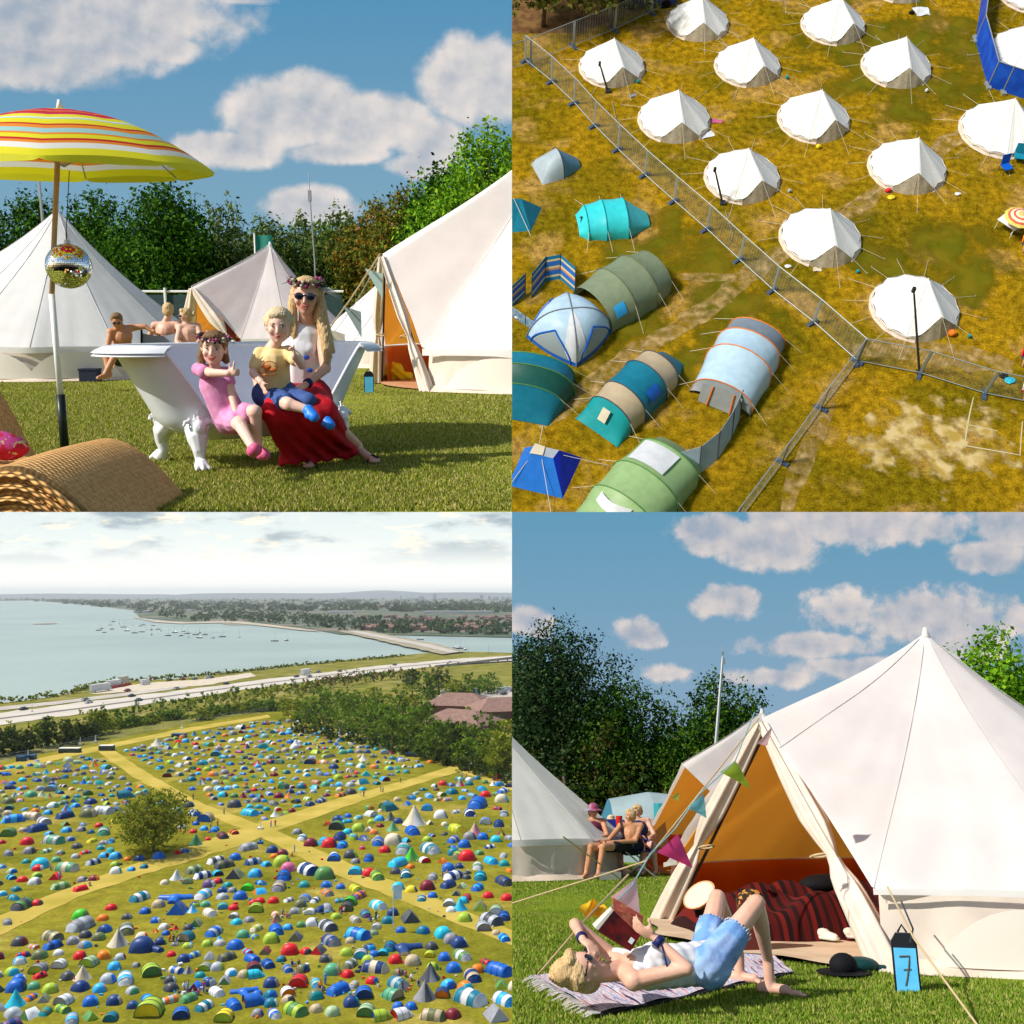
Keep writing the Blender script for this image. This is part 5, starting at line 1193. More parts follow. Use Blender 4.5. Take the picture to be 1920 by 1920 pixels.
def domef(u, v, k=1.0, Rr=1.95, H=2.1):
    a = u * 2 * math.pi; s = 1.0 / max(abs(math.cos(a)), abs(math.sin(a))) ** .7; r = math.cos(v * math.pi / 2) ** .62
    return Vector((k * Rr * r * (1 + (s - 1) * (1 - v)) * math.cos(a), k * Rr * r * (1 + (s - 1) * (1 - v)) * math.sin(a), H * k * math.sin(v * math.pi / 2)))
mb.grid(domef, 32, 10, True); mb.build('fly', SKYP, root, True)
for q, nmx, mm in ((.75, 'mesh_door', mesh_g), (.0, 'mesh_door', mesh_g), (.5, 'mesh_door', mesh_g)):
    mb = MB(); mb.grid(lambda u, v: domef(q + (u - .5) * .19 * (1 - v * v) , v * .5, 1.012), 8, 5); mb.build(nmx, mm, root, True)
    mb = MB(); mb.tube([domef(q + s_ * .105 * (1 - t * t), t * .55, 1.02) for s_, t in [(-1, k / 8) for k in range(9)] + [(1, 1 - k / 8) for k in range(9)]], .05, 5); mb.build('door_trim', nm('blue'), root)
mb = MB(); mb.grid(lambda u, v: domef(.875 + (u - .5) * .10, .05 + v * .95, 1.010), 4, 10); mb.build('white_panel', nm('white'), root, True)
mb = MB()
for q in (.125, .375): mb.tube([domef(q, t / 10, 1.02) for t in range(11)] + [domef(q + .5, 1 - t / 10, 1.02) for t in range(11)], .035, 5)
mb.build('pole_sleeve', nm('grey'), root); mb = MB(); mb.grid(lambda u, v: domef(u, v * .08, 1.015), 32, 1, True); mb.build('mud_flap', nm('blue'), root)
# beige and green tunnel tent
r2, L2 = tunnel('teal and sand striped tunnel tent with a small cream window', (1118, 812), (1262, 672), [(0, .05, 1.5), (.17, 1.55, 1.45), (.34, 1.75, 1.5), (.62, 1.75, 1.5), (.80, 1.5, 1.35), (1.0, .1, .75)], ['turquoise', 'tan', 'teal', 'tan', 'teal'])
for ch in r2.children:
    pass
mb = MB(); mb.add([(.0, .3, .55), (.5, .3, .55), (.5, .75, 1.15), (.0, .75, 1.15)], [(0, 1, 2, 3)]); mb.v = [(x - .25, y, z + .22) for x, y, z in mb.v]; mb.build('window', nm('cream'), r2)
mb = MB(); mb.grid(lambda u, v: Vector((1.53 * math.cos(math.pi * (.14 + .16 * u)), L2 * (.42 + .13 * v), 1.78 * math.sin(math.pi * (.14 + .16 * u)) ** .75)), 5, 4); mb.build('window', nm('blue'), r2, True)
# grey blue tent
r3, L3 = tunnel('large grey and pale blue tunnel tent with orange piping, nearest the fence corner', (1348, 760), (1425, 620), [(0, .6, 1.85), (.05, 1.55, 1.8), (.42, 2.15, 1.95), (.66, 2.0, 1.9), (.9, 1.4, 1.7), (1.0, .05, 1.4)], ['silver', 'silver', 'paleblue_', 'grey', 'blue'] if False else [nylon('fog', (.34, .37, .38)), SKYP, SKYP, nylon('slate', (.22, .27, .32)), nylon('petrol', (.01, .06, .16))], seams=nm('orange'))
mb = MB(); mb.grid(lambda u, v: Vector((-1.15 + 2.3 * u, -.06 - .25 * (1 - v), .05 + 1.45 * v * (1 - .12 * abs(u * 2 - 1)))), 6, 4); mb.build('door', nylon('fog', (.34, .37, .38)), r3, True)
for s in (-.6, .75):
    mb = MB(); mb.tube([(s, -.38, .05), (s * .9, -.12, 1.45)], .045, 5); mb.build('piping', nm('orange'), r3)
# dark green tent cut by the left edge
r4, L4 = tunnel('dark green tunnel tent cut by the left edge, yellow cords', (985, 800), (1030, 690), [(0, .05, 1.6), (.3, 1.6, 2.2), (.55, 2.0, 2.6), (.8, 1.7, 2.4), (1.0, .1, 1.4)], ['teal', nylon('bottlegreen', (.01, .09, .07)), 'teal', 'teal'], seams=nm('green'))
r4.matrix_world = P[CUR] @ Matrix.Translation(G(975, 790)) @ Matrix.Rotation(R(-12), 4, 'Z')
# pale green tunnel tent at the bottom
r5, L5 = tunnel('pale green tunnel tent with white roof panel and white window at the bottom edge', (1130, 1010), (1275, 850), [(0, 1.0, 2.0), (.25, 1.95, 2.1), (.52, 2.1, 2.1), (.84, 1.7, 1.9), (1.0, .6, 1.5)], [nylon('leafpale', (.30, .46, .20)), nylon('leafpale', (.30, .46, .20)), nylon('leafpale', (.30, .46, .20)), nylon('sage2', (.24, .36, .20))], seams=nm('green'))
mb = MB(); mb.grid(lambda u, v: Vector((2.12 * math.cos(math.pi * (.40 + .34 * u)), L5 * (.56 + .24 * v), (2.12 - .3 * v) * math.sin(math.pi * (.40 + .34 * u)) ** .75)), 6, 4); mb.build('roof_panel', nm('white'), r5, True)
mb = MB(); mb.grid(lambda u, v: Vector((2.1 * math.cos(math.pi * (.40 + .30 * u)), L5 * (.13 + .07 * v - .05 * math.sin(math.pi * u)), (1.62 + .25 * v) * math.sin(math.pi * (.40 + .30 * u)) ** .75)), 6, 2); mb.build('window', nm('white'), r5, True)
# blue pyramid tent
c = G(1019, 885); root = thing('pyramid_tent', 'royal blue low tent with a cream cap in the bottom left corner', 'tent', c, R(-8))
v = [(-1.75, -1.1, 0), (1.2, -1.5, 0), (1.9, 1.2, 0), (-1.2, 1.4, 0), (-.7, .35, 1.1), (.45, .2, 1.1), (.7, .75, 1.1), (-.5, .85, 1.15)]
for nm_, f_, m_ in (('side', [(0, 1, 5, 4)], nylon('azure', (.01, .16, .60))), ('side', [(1, 2, 6, 5)], nylon('ultra', (.004, .02, .45))), ('side', [(2, 3, 7, 6)], nylon('azure', (.01, .16, .60))), ('side', [(3, 0, 4, 7)], nylon('azure', (.01, .16, .60))), ('roof', [(4, 5, 6, 7)], nm('silver'))):
    mb = MB(); mb.add(v, f_); mb.build(nm_, m_, root)
mb = MB(); mb.add([(-.8, .3, 1.16), (-.1, .25, 1.18), (-.05, .8, 1.2), (-.6, .95, 1.2)], [(0, 1, 2, 3)]); mb.build('cap', nm('cream'), root)
for e in ((-1.9, -1.6), (.9, -3.2), (3.4, .9), (-.4, 3.0)):
    mb = MB(); mb.tube([(-.3 + .2 * e[0], .5 + .12 * e[1], 1.0), (e[0], e[1], 0)], .018, 4); mb.build('guy_rope', rope_w, root)
# cyan tent
r6, L6 = tunnel('bright turquoise tunnel tent lying crosswise on the left', (1082, 424), (1215, 412), [(0, .3, .9), (.12, 1.0, 1.35), (.36, 1.3, 1.5), (.66, 1.3, 1.5), (1.0, .2, .65)], [nylon('aqua', (.04, .62, .66)), nylon('aqua', (.04, .62, .66)), nylon('aqua', (.04, .62, .66)), nylon('aqua2', (.05, .50, .54))], seams=nm('turquoise'))
mb = MB(); mb.tube([(-.5, .1, .1), (0, .25, .75), (.5, .1, .1)], .05, 4); mb.build('door_trim', nm('dark'), r6)
# small grey dome, teal tent at left edge
c = G(1046, 315); root = thing('small_tent', 'small pale grey and blue tent, uppermost on the left side', 'tent', c, R(20))
mb = MB(); mb.grid(lambda u, v: Vector((-1.5 + 1.5 * v, (u * 2 - 1) * (1.15 - .05 * v), 1.35 * (v ** .5) * (1 - (u * 2 - 1) ** 2) ** .6)), 10, 5); mb.build('fly_panel', nylon('mist', (.38, .46, .50)), root, True)
mb = MB(); mb.grid(lambda u, v: Vector((1.4 * v, (u * 2 - 1) * (1.1 - .6 * v), (1.35 * (1 - v * .8)) * (1 - (u * 2 - 1) ** 2) ** .6)), 10, 5); mb.build('fly_panel', nylon('steelblue', (.10, .25, .36)), root, True)
mb = MB(); mb.tube([(0, 1.15 * math.cos(a), 1.37 * math.sin(a) ** .9) for a in [math.pi * k / 10 for k in range(11)]], .03, 5); mb.build('pole_sleeve', nm('dark'), root)
c = G(958, 405); root = thing('ridge_tent', 'teal ridge tent cut by the left edge, above the turquoise tunnel tent', 'tent', c, R(10))
mb = MB(); mb.add([(-2, -1.3, 0), (1.0, -1.5, 0), (2.05, .4, 0), (-1.5, 1.6, 0), (-.6, .2, 1.3), (.7, .2, 1.1)], [(0, 1, 5, 4), (1, 2, 5), (2, 3, 4, 5)]); mb.build('fly', nylon('tealblue', (.008, .20, .30)), root)
mb = MB(); mb.tube([(.2, .2, 1.25), (.9, -1.9, 0)], .02, 4); mb.build('guy_rope', rope_w, root)
# striped windbreaks
sm = mat('stripes_blue', (.02, .13, .36), .8); t = sm.node_tree
def stripes(m, cols, scale, axis='Z', coord='Object', offs=0.0):
    t = m.node_tree; b = t.nodes['Principled BSDF']; tcn = t.nodes.new('ShaderNodeTexCoord'); sp = t.nodes.new('ShaderNodeSeparateXYZ'); t.links.new(tcn.outputs[coord], sp.inputs[0])
    mu = t.nodes.new('ShaderNodeMath'); mu.operation = 'MULTIPLY_ADD'; mu.inputs[1].default_value = scale; mu.inputs[2].default_value = offs; t.links.new(sp.outputs['XYZ'.index(axis)], mu.inputs[0])
    fr = t.nodes.new('ShaderNodeMath'); fr.operation = 'FRACT'; t.links.new(mu.outputs[0], fr.inputs[0])
    cr = t.nodes.new('ShaderNodeValToRGB'); cr.color_ramp.interpolation = 'CONSTANT'; t.links.new(fr.outputs[0], cr.inputs[0])
    e = cr.color_ramp.elements
    while len(e) > 1: e.remove(e[0])
    e[0].position = 0; e[0].color = (*cols[0][1], 1)
    for p_, c_ in cols[1:]:
        q = e.new(p_); q.color = (*c_, 1)
    t.links.new(cr.outputs[0], b.inputs['Base Color']); return m
stripes(sm, [(0, (.01, .16, .30)), (.14, (.62, .50, .28)), (.22, (.02, .13, .42)), (.42, (.50, .22, .10)), (.5, (.62, .50, .28)), (.58, (.02, .13, .42)), (.78, (.62, .50, .28)), (.86, (.01, .16, .30))], .83)
def windbreak(label, pts, H, m, cat='windbreak', lean=0.0, group=None, zig=0):
    ps = [G(*p) for p in pts]; base = ps[0]; root = thing('windbreak', label, cat, base, 0, group); mb = MB(); po = MB()
    for i in range(len(ps) - 1):
        p, q = ps[i] - base, ps[i + 1] - base
        n_ = Vector((-(q - p).y, (q - p).x, 0)).normalized() * .015
        mb.add([p, q, q + Vector((0, lean, H)), p + Vector((0, lean, H)), p + n_, q + n_, q + n_ + Vector((0, lean, H)), p + n_ + Vector((0, lean, H))], [(0, 1, 2, 3), (7, 6, 5, 4), (3, 2, 6, 7)])
    for p in ps: p = p - base; po.tube([p, p + Vector((0, lean, H + .1))], .025, 5)
    mb.build('screen', m, root); po.build('poles', darkst, root); return root
windbreak('blue windbreak with cream and orange stripes above the pale blue dome', [(997, 560), (1022, 528), (1050, 523), (1078, 548)], 1.2, sm, lean=.8)
windbreak('short striped windbreak at the left edge below the green tents', [(945, 590), (985, 552)], 1.2, sm, lean=.5)
windbreak('pale striped windbreak running into the left corner of the pale blue dome', [(955, 590), (985, 610), (1010, 628)], .8, mat('stripes_pale', (.35, .45, .52), .8, col2=(.12, .25, .38), scale=5))
windbreak('curved plain grey blue windbreak right of the pale green tent', [(1268, 902), (1310, 890), (1345, 862), (1372, 820), (1387, 785)], 1.35, mat('greyblue', (.32, .42, .48), .8, col2=(.36, .46, .52), scale=3), lean=.85)
# -------- small things lying about
def blob(name, label, cat, px, py, size, m, flat=.35, seed=1, rz=0):
    rng = random.Random(seed); mb = MB(); mb.ell((0, 0, size[2] * .5), (size[0] / 2, size[1] / 2, size[2] / 2), 10, 6)
    mb.v = [(x * (1 + .15 * rng.uniform(-1, 1)), y * (1 + .15 * rng.uniform(-1, 1)), max(0, z * (1 + .15 * rng.uniform(-1, 1)))) for x, y, z in mb.v]
    return solo(mb, name, m, label, cat, G(px, py), rz)
def cloth(name, label, cat, px, py, w, d, m, rz=0, seed=2, h=.06):
    rng = random.Random(seed); mb = MB(); ph = rng.random() * 6
    f = lambda z0: (lambda u, v: Vector(((u - .5) * w * (1 + .1 * math.sin(v * 5 + ph)), (v - .5) * d * (1 + .1 * math.sin(u * 6)), z0 + h * (.5 + .5 * math.sin(u * 7 + ph) * math.cos(v * 6))))) 
    mb.grid(f(.02), 8, 8); return solo(mb, name, m, label, cat, G(px, py), rz, smooth=True)
cloth('towel', 'pink towel lying at the right side of a bell tent', 'towel', 1343, 228, .75, .35, nm('pink'), 0)
cloth('blanket', 'pale crumpled blanket below the pink towel', 'blanket', 1325, 253, .95, .6, nm('white'), .3)
cloth('blanket', 'white picnic blanket on the grass near the top edge', 'blanket', 1728, 22, 1.1, 1.0, nm('white'), .1, 5)
blob('bag', 'black bag beside the white picnic blanket', 'bag', 1708, 26, (.4, .3, .25), black)
blob('ball', 'small yellow ball below a bell tent', 'ball', 1533, 278, (.32, .32, .32), nm('yellow'))
blob('bag', 'crimson bag at the left edge of a bell tent', 'bag', 1664, 360, (.4, .3, .3), nm('red'))
blob('bag', 'yellow bag under the crimson bag', 'bag', 1670, 372, (.5, .4, .2), nm('yellow'))
blob('box', 'orange box beside the door of the lowest bell tent', 'box', 1783, 628, (.5, .45, .4), nm('orange'))
blob('bag', 'small white bag on grass right of a bell tent', 'bag', 1795, 365, (.4, .3, .15), nm('white'))
blob('box', 'pale plate lying left of the second lowest bell tent', 'plate', 1477, 500, (.42, .3, .1), nm('white'))
cloth('towel', 'pale pink towel at the door of the second lowest bell tent', 'towel', 1532, 506, .5, .3, nm('cream'))
cloth('doormat', 'grey doormat lying below the bell tent near the trees', 'doormat', 1186, 180, .6, .25, nm('grey'), .5)
blob('box', 'small teal lantern beside the bell tent near the trees', 'lantern', 1196, 156, (.22, .2, .3), nm('turquoise'))
blob('box', 'small teal lantern right of the doorway of the lowest bell tent', 'lantern', 1816, 633, (.22, .2, .3), nm('turquoise'))
blob('box', 'small teal lantern right of the second lowest bell tent', 'lantern', 1607, 512, (.22, .2, .3), nm('turquoise'))
blob('box', 'small teal lantern below the second row bell tents', 'lantern', 1475, 148, (.22, .2, .3), nm('turquoise'))
blob('box', 'small white lantern below the bell tent left of the blue fence', 'lantern', 1736, 173, (.22, .2, .3), nm('white'))
blob('box', 'small grey lantern at the doorway right of the leaning mast tent', 'lantern', 1479, 361, (.25, .2, .3), nm('silver'))
blob('bag', 'red bag behind the striped windbreak', 'bag', 1062, 512, (.75, .5, .5), nm('red'))
blob('box', 'small red toy box left of the curved windbreak', 'box', 1288, 853, (.5, .4, .3), nm('orange'))
blob('bag', 'white bag beside the small toy box', 'bag', 1300, 849, (.3, .25, .2), nm('white'))
blob('bag', 'white bag beside the pale striped windbreak', 'bag', 972, 596, (.5, .4, .3), nm('white'))
for k, (px, py, lab, m_) in enumerate([(1883, 322, 'deep blue folding chair at the right edge, lower one', nylon('cobalt', (.004, .12, .62))), (1906, 302, 'teal blue folding chair close to the bell tent cut by the right edge', nylon('tealchair', (.01, .25, .38)))]):
    root = thing('folding_chair', lab, 'chair', G(px, py), .3 - .5 * k, 'folding chairs at the right edge')
    mb = MB(); mb.box((0, 0, .42), (.62, .6, .04)); mb.build('seat', m_, root); mb = MB(); mb.box((0, .34, .78), (.6, .04, .6), rot=Matrix.Rotation(-.25, 3, 'X')); mb.build('backrest', m_, root)
    for x in (-.28, .28):
        for y in (-.28, .28): mb = MB(); mb.tube([(x, y, 0), (x, y, .45)], .02, 5); mb.build('leg', darkst, root)
# parasol and table at right edge
c = G(1895, 440); root = thing('parasol', 'small round parasol with red and yellow rings at the right edge', 'parasol', c)
ring = mat('ring_cloth', (.7, .5, .2), .8); tr_ = ring.node_tree; gtc = tr_.nodes.new('ShaderNodeTexCoord'); ln = tr_.nodes.new('ShaderNodeVectorMath'); ln.operation = 'MULTIPLY'; ln.inputs[1].default_value = (1, 1, 0); tr_.links.new(gtc.outputs['Object'], ln.inputs[0])
l2 = tr_.nodes.new('ShaderNodeVectorMath'); l2.operation = 'LENGTH'; tr_.links.new(ln.outputs[0], l2.inputs[0]); cr = tr_.nodes.new('ShaderNodeValToRGB'); cr.color_ramp.interpolation = 'CONSTANT'; tr_.links.new(l2.outputs['Value'], cr.inputs[0])
e = cr.color_ramp.elements; e[0].color = (.75, .5, .15, 1); e[1].position = .22; e[1].color = (.8, .72, .5, 1)
for p_, c_ in ((.35, (.6, .12, .06)), (.48, (.8, .72, .5)), (.62, (.6, .12, .06)), (.75, (.72, .55, .12))): q = e.new(p_); q.color = (*c_, 1)
tr_.links.new(cr.outputs[0], tr_.nodes['Principled BSDF'].inputs['Base Color'])
mb = MB(); mb.lathe([(.01, 1.75), (.5, 1.62), (.95, 1.38)], 10); mb.build('canopy', ring, root, False); mb = MB(); mb.tube([(0, 0, 0), (0, 0, 1.75)], .03, 6); mb.build('pole', whitep, root)
root = thing('picnic_table', 'white folding table half under the small parasol', 'table', G(1886, 432), .7)
mb = MB(); mb.box((0, 0, .7), (.9, 1.3, .04)); mb.build('tabletop', whitep, root)
for x in (-.4, .4):
    for y in (-.55, .55): mb = MB(); mb.tube([(x, y, 0), (x, y, .7)], .02, 5); mb.build('leg', whitep, root)
# people at the right edge (tiny)
def tiny_person(label, loc, shirt, trousers, pose='stand', rz=0, group='people among the tents', hair=(.05, .03, .02), parts=True):
    mb = MB()
    if pose == 'stand':
        for s in (-1, 1): mb.cap((s * .10, 0, .08), (s * .09, 0, .85), .06, .09, 7); mb.cap((s * .20, 0, 1.38), (s * .28, .03, .95), .05, .04, 6)
        mb.cap((0, 0, .92), (0, 0, 1.38), .15, .17, 8); mb.ell((0, 0, 1.65), (.09, .10, .12), 8, 6); mb.cap((0, 0, 1.4), (0, 0, 1.58), .05, .05, 6); z0 = 0
    else:
        mb.cap((0, 0, .28), (0, .08, .75), .17, .17, 8); mb.ell((0, .06, 1.02), (.09, .10, .12), 8, 6); mb.cap((0, .06, .78), (0, .06, .95), .05, .05, 6)
        for s in (-1, 1): mb.cap((s * .1, 0, .25), (s * .14, -.42, .42), .09, .07, 7); mb.cap((s * .14, -.42, .42), (s * .15, -.62, .06), .07, .05, 6); mb.cap((s * .19, .06, .74), (s * .24, -.2, .45), .05, .04, 6)
    skinm = mat('skin_far', (.52, .28, .18), .6)
    mb.mi = 0; me_v = list(mb.v); body = solo(mb, 'person', [skinm, cmat('shirt_%s' % (shirt,), TC[shirt]), cmat('shirt_%s' % (trousers,), TC[trousers]), mat('hair_%.2f' % hair[0], hair, .6)], label, 'person', loc, rz, group)
    for p_ in body.data.polygons:
        c_ = p_.center
        if pose == 'stand': p_.material_index = 3 if c_.z > 1.67 else (0 if c_.z > 1.45 else (1 if c_.z > .95 and abs(c_.x) < .24 else (2 if c_.z > .35 and c_.z < .95 and abs(c_.x) < .2 else 0)))
        else: p_.material_index = 3 if c_.z > 1.05 else (0 if c_.z > .85 else (1 if c_.y > -.12 and c_.z > .3 else (2 if c_.y > -.45 else 0)))
        p_.use_smooth = True
    return body
tiny_person('person in red top at the right edge above the fence', G(1916, 672), 'red', 'dark', 'sit')
tiny_person('person in orange shorts beside the small parasol', G(1917, 460), 'orange', 'dark', 'sit')
tiny_person('person in white seated on the ground behind the fence, lower right edge', G(1918, 735), 'white', 'red', 'sit')
blob('bag', 'black and cyan bag hanging at the right part of the fence', 'bag', 1880, 707, (.5, .35, .25), black)
blob('bag', 'cyan towel bundle on the grass beside the black bag', 'bag', 1892, 715, (.6, .5, .2), nm('cyan'))
# -------- dark trees and a parked car at the top left
lm = leafmats('meadow', [(.10, .12, .015), (.16, .17, .025), (.055, .07, .012), (.20, .19, .03)])
for i, (px, py, H, W, sd) in enumerate([(1018, 50, 6.5, 4.6, 1), (1145, 50, 6, 5.6, 2), (950, 40, 7, 5, 3), (1085, 5, 6, 5, 4)]):
    tree('tree', ['dark green bushy tree behind the fence, with a thin pale trunk', 'broad dark green tree beside the parked car', 'dark green tree at the left edge behind the fence', 'dark green tree at the top edge between the other two'][i], G(px, py), H, W, 6, 2600, .17, lm, 50 + sd, 'trees behind the fence')
root = thing('parked_car', 'dark blue parked car at the top edge beside the trees', 'car', G(1212, 4), R(5))
carp = mat('car_paint_navy', (.01, .02, .06), .25)
mb = MB(); mb.grid(lambda u, v: Vector((-2.1 + 4.2 * u, (v - .5) * 1.75 * (1 - .06 * abs(u - .5)), .25 + .55 * math.sin(math.pi * v) ** .3 * (.85 + .15 * math.sin(math.pi * u)))), 10, 8); mb.build('body', carp, root, True)
mb = MB(); mb.grid(lambda u, v: Vector((-1.3 + 2.4 * u, (v - .5) * 1.4, .75 + .55 * (math.sin(math.pi * v) ** .35) * math.sin(math.pi * min(1, max(0, u))) ** .4)), 10, 8); mb.build('cabin', windowm, root, True)
for x in (-1.3, 1.3):
    for y in (-.8, .8): mb = MB(); mb.tube([(x, y - .1, .32), (x, y + .1, .32)], .32, 12); mb.build('wheel', black, root)
# ================================================================== the bay: festival field, motorway, sea and the far shore, seen from high up
use('bay')
def poly(name, pts, z, m, kind='structure', label=None, cat=None):
    mb = MB(); ps = [G(x, y) + Vector((0, 0, z)) for x, y in pts]; mb.add(ps, [tuple(range(len(ps)))[::-1] if (ps[1] - ps[0]).cross(ps[2] - ps[1]).z < 0 else tuple(range(len(ps)))])
    return struct(mb, name, m, kind=kind)
HZ = 1115
sea = mat('sea', (.24, .30, .27), .35, col2=(.29, .35, .31), scale=.004, spec=.5)
t = sea.node_tree; b = t.nodes['Principled BSDF']; nz = t.nodes.new('ShaderNodeTexNoise'); nz.inputs['Scale'].default_value = .16; nz.inputs['Detail'].default_value = 6; tcn = t.nodes.new('ShaderNodeTexCoord'); t.links.new(tcn.outputs['Object'], nz.inputs['Vector'])
bn = t.nodes.new('ShaderNodeBump'); bn.inputs['Distance'].default_value = 1.2; bn.inputs['Strength'].default_value = .55; t.links.new(nz.outputs[0], bn.inputs['Height']); t.links.new(bn.outputs[0], b.inputs['Normal'])
# one big sheet of water to the horizon
mb = MB(); mb.add([(-9000, 300, -.5), (300, 300, -.5), (3000, 26000, -.5), (-26000, 26000, -.5)], [(0, 1, 2, 3)]); struct(mb, 'sea', sea)
landm = mat('far_land', (.045, .075, .045), .95, col2=(.09, .11, .06), scale=.012, detail=6, col3=(.16, .13, .10), scale3=.006, lo3=.52, hi3=.6)
field = mat('field_grass', (.135, .135, .013), .95, col2=(.22, .19, .022), scale=.035, detail=7, lo=.35, hi=.65, col3=(.36, .27, .07), scale3=.05, lo3=.58, hi3=.75, bump=.5, bscale=.8, spec=0)
fine_ground(field, .22, ((.35, 1.0), (1.6, .8)))
verge = mat('verge', (.12, .13, .025), .95, col2=(.20, .18, .04), scale=.08, detail=6, col3=(.26, .22, .09), scale3=.05, lo3=.55, hi3=.68, spec=0)
# near land reaching to the shore
shore = [(-40, 1322), (60, 1312), (130, 1300), (180, 1283), (250, 1276), (330, 1273), (420, 1262), (500, 1255), (600, 1243), (700, 1234), (760, 1228), (830, 1222), (900, 1222), (990, 1225)]
poly('shore_land', shore + [(1010, 1960), (-60, 1960)], .0, verge)
poly('field', [(-60, 1440), (60, 1418), (180, 1395), (330, 1362), (480, 1336), (545, 1334), (620, 1348), (720, 1372), (800, 1400), (870, 1428), (990, 1470), (1010, 1960), (-60, 1960)], .05, field)
track = mat('trodden_track', (.44, .33, .08), .95, col2=(.32, .26, .045), scale=.12, detail=6, lo=.35, hi=.65, bump=.3, spec=0)
def band(name, left, right, z, m, kind='structure', seed=0):
    """strip between two pixel polylines"""
    mb = MB(); n = len(left); L_ = [G(*p) for p in left]; R_ = [G(*p) for p in right]
    if name == 'track': L_, R_ = [a.lerp(b2, .2) for a, b2 in zip(L_, R_)], [b2.lerp(a, .2) for a, b2 in zip(L_, R_)]
    vs = []; fs = []; rng = random.Random(seed)
    for i in range(n - 1):
        k = 8
        for j in range(k if i < n - 2 else k + 1):
            a = L_[i].lerp(L_[i + 1], j / k); b2 = R_[i].lerp(R_[i + 1], j / k); w = (b2 - a).length; d = (b2 - a).normalized()
            vs += [a + d * w * .06 * rng.uniform(-1, 1) + Vector((0, 0, z)), b2 + d * w * .06 * rng.uniform(-1, 1) + Vector((0, 0, z))]
    for i in range(len(vs) // 2 - 1): fs.append((2 * i, 2 * i + 1, 2 * i + 3, 2 * i + 2))
    mb.add(vs, fs); return struct(mb, name, m, kind=kind)
band('track', [(165, 1405), (240, 1460), (330, 1510), (470, 1570), (600, 1640), (750, 1700), (960, 1785)], [(215, 1400), (290, 1450), (390, 1505), (540, 1560), (680, 1620), (830, 1680), (990, 1750)], .10, track, seed=1)
band('track', [(-40, 1720), (120, 1660), (260, 1610), (390, 1565), (500, 1530), (640, 1490), (760, 1460), (850, 1432)], [(-40, 1790), (150, 1690), (300, 1640), (440, 1600), (545, 1560), (690, 1505), (800, 1470), (900, 1440)], .11, track, seed=2)
band('track', [(-40, 1440), (150, 1403), (330, 1366), (500, 1339)], [(-40, 1462), (170, 1415), (340, 1378), (510, 1347)], .12, track, seed=3)
band('track', [(545, 1336), (700, 1376), (830, 1420), (990, 1475)], [(540, 1346), (690, 1390), (820, 1436), (990, 1500)], .13, track, seed=4)
# motorway
asph = mat('asphalt', (.34, .30, .26), .8, col2=(.40, .36, .31), scale=.05, spec=.3); conc = mat('road_concrete', (.42, .38, .33), .8, col2=(.48, .43, .37), scale=.05)
band('road', [(-40, 1342), (150, 1318), (330, 1296), (500, 1274), (700, 1250), (850, 1236), (990, 1228)], [(-40, 1364), (150, 1340), (330, 1312), (500, 1288), (700, 1262), (850, 1246), (990, 1240)], .16, conc, seed=5)
band('central_reservation', [(-40, 1352), (150, 1327.5), (330, 1303), (500, 1280.3), (700, 1255.3), (850, 1240.6), (990, 1233)], [(-40, 1354.5), (150, 1330), (330, 1305), (500, 1281.8), (700, 1256.6), (850, 1241.8), (990, 1234)], .22, mat('kerb_dark', (.13, .12, .10), .9))
band('slip_road', [(-40, 1330), (100, 1316), (230, 1300), (350, 1286)], [(-40, 1337), (100, 1322), (240, 1305), (352, 1289)], .20, asph, seed=7)
band('gravel_lot', [(165, 1300), (270, 1281), (380, 1274), (470, 1262)], [(180, 1302), (290, 1294), (400, 1283), (480, 1268)], .18, mat('gravel', (.50, .43, .33), .9, col2=(.42, .36, .28), scale=.3))
# far shores and causeway: thin sheets of land
land_far = [(-60, 1128), (60, 1126), (180, 1136), (250, 1144), (262, 1158), (350, 1167), (440, 1164), (520, 1172), (590, 1181), (640, 1190), (720, 1190), (800, 1192), (990, 1196), (990, 1117.5), (600, 1117.5), (-60, 1122)]
poly('far_shore', land_far, .5, landm)
poly('far_beach', [(250, 1155), (262, 1160), (300, 1164), (350, 1167), (440, 1164.5), (520, 1173), (590, 1182), (600, 1185), (560, 1182), (500, 1175), (430, 1168), (340, 1170), (290, 1167), (252, 1159)], .7, mat('beach', (.42, .36, .28), .9, col2=(.30, .27, .20), scale=.02))
poly('far_hills', [(330, 1119), (990, 1119), (990, 1117.6), (330, 1117.6)], 1.0, landm)
hm = mat('hill', (.10, .13, .14), .95)
mb = MB()
def hill(x0, x1, hpx, y, n=30, seed=1):
    rng = random.Random(seed); a = D(x0, HZ, y); b2 = D(x1, HZ, y); a.z = b2.z = 0; hs = hpx / 1920 * y
    def f(u, v): p = a.lerp(b2, u); return Vector((p.x, p.y + 900 * (v - .5), 55 + (hs - 0) * math.sin(math.pi * v) * (math.sin(math.pi * u) ** .5) * (.75 + .25 * math.sin(u * 9 + seed)) - 55 * abs(v * 2 - 1)))
    mb.grid(f, n, 6)
hill(330, 1100, 5, 15000, seed=1); hill(560, 860, 8, 17500, seed=3); hill(-60, 330, 2.2, 15500, seed=4); struct(mb, 'hills', hm, True)
band('causeway', [(630, 1184), (700, 1200), (760, 1214), (830, 1229)], [(690, 1184), (760, 1198), (830, 1212), (870, 1224)], 1.2, mat('causeway_bank', (.22, .20, .13), .9, col2=(.30, .26, .18), scale=.05))
band('causeway_road', [(650, 1185), (715, 1199), (785, 1213), (845, 1227)], [(668, 1184), (740, 1198), (812, 1212), (862, 1225)], 1.5, asph)
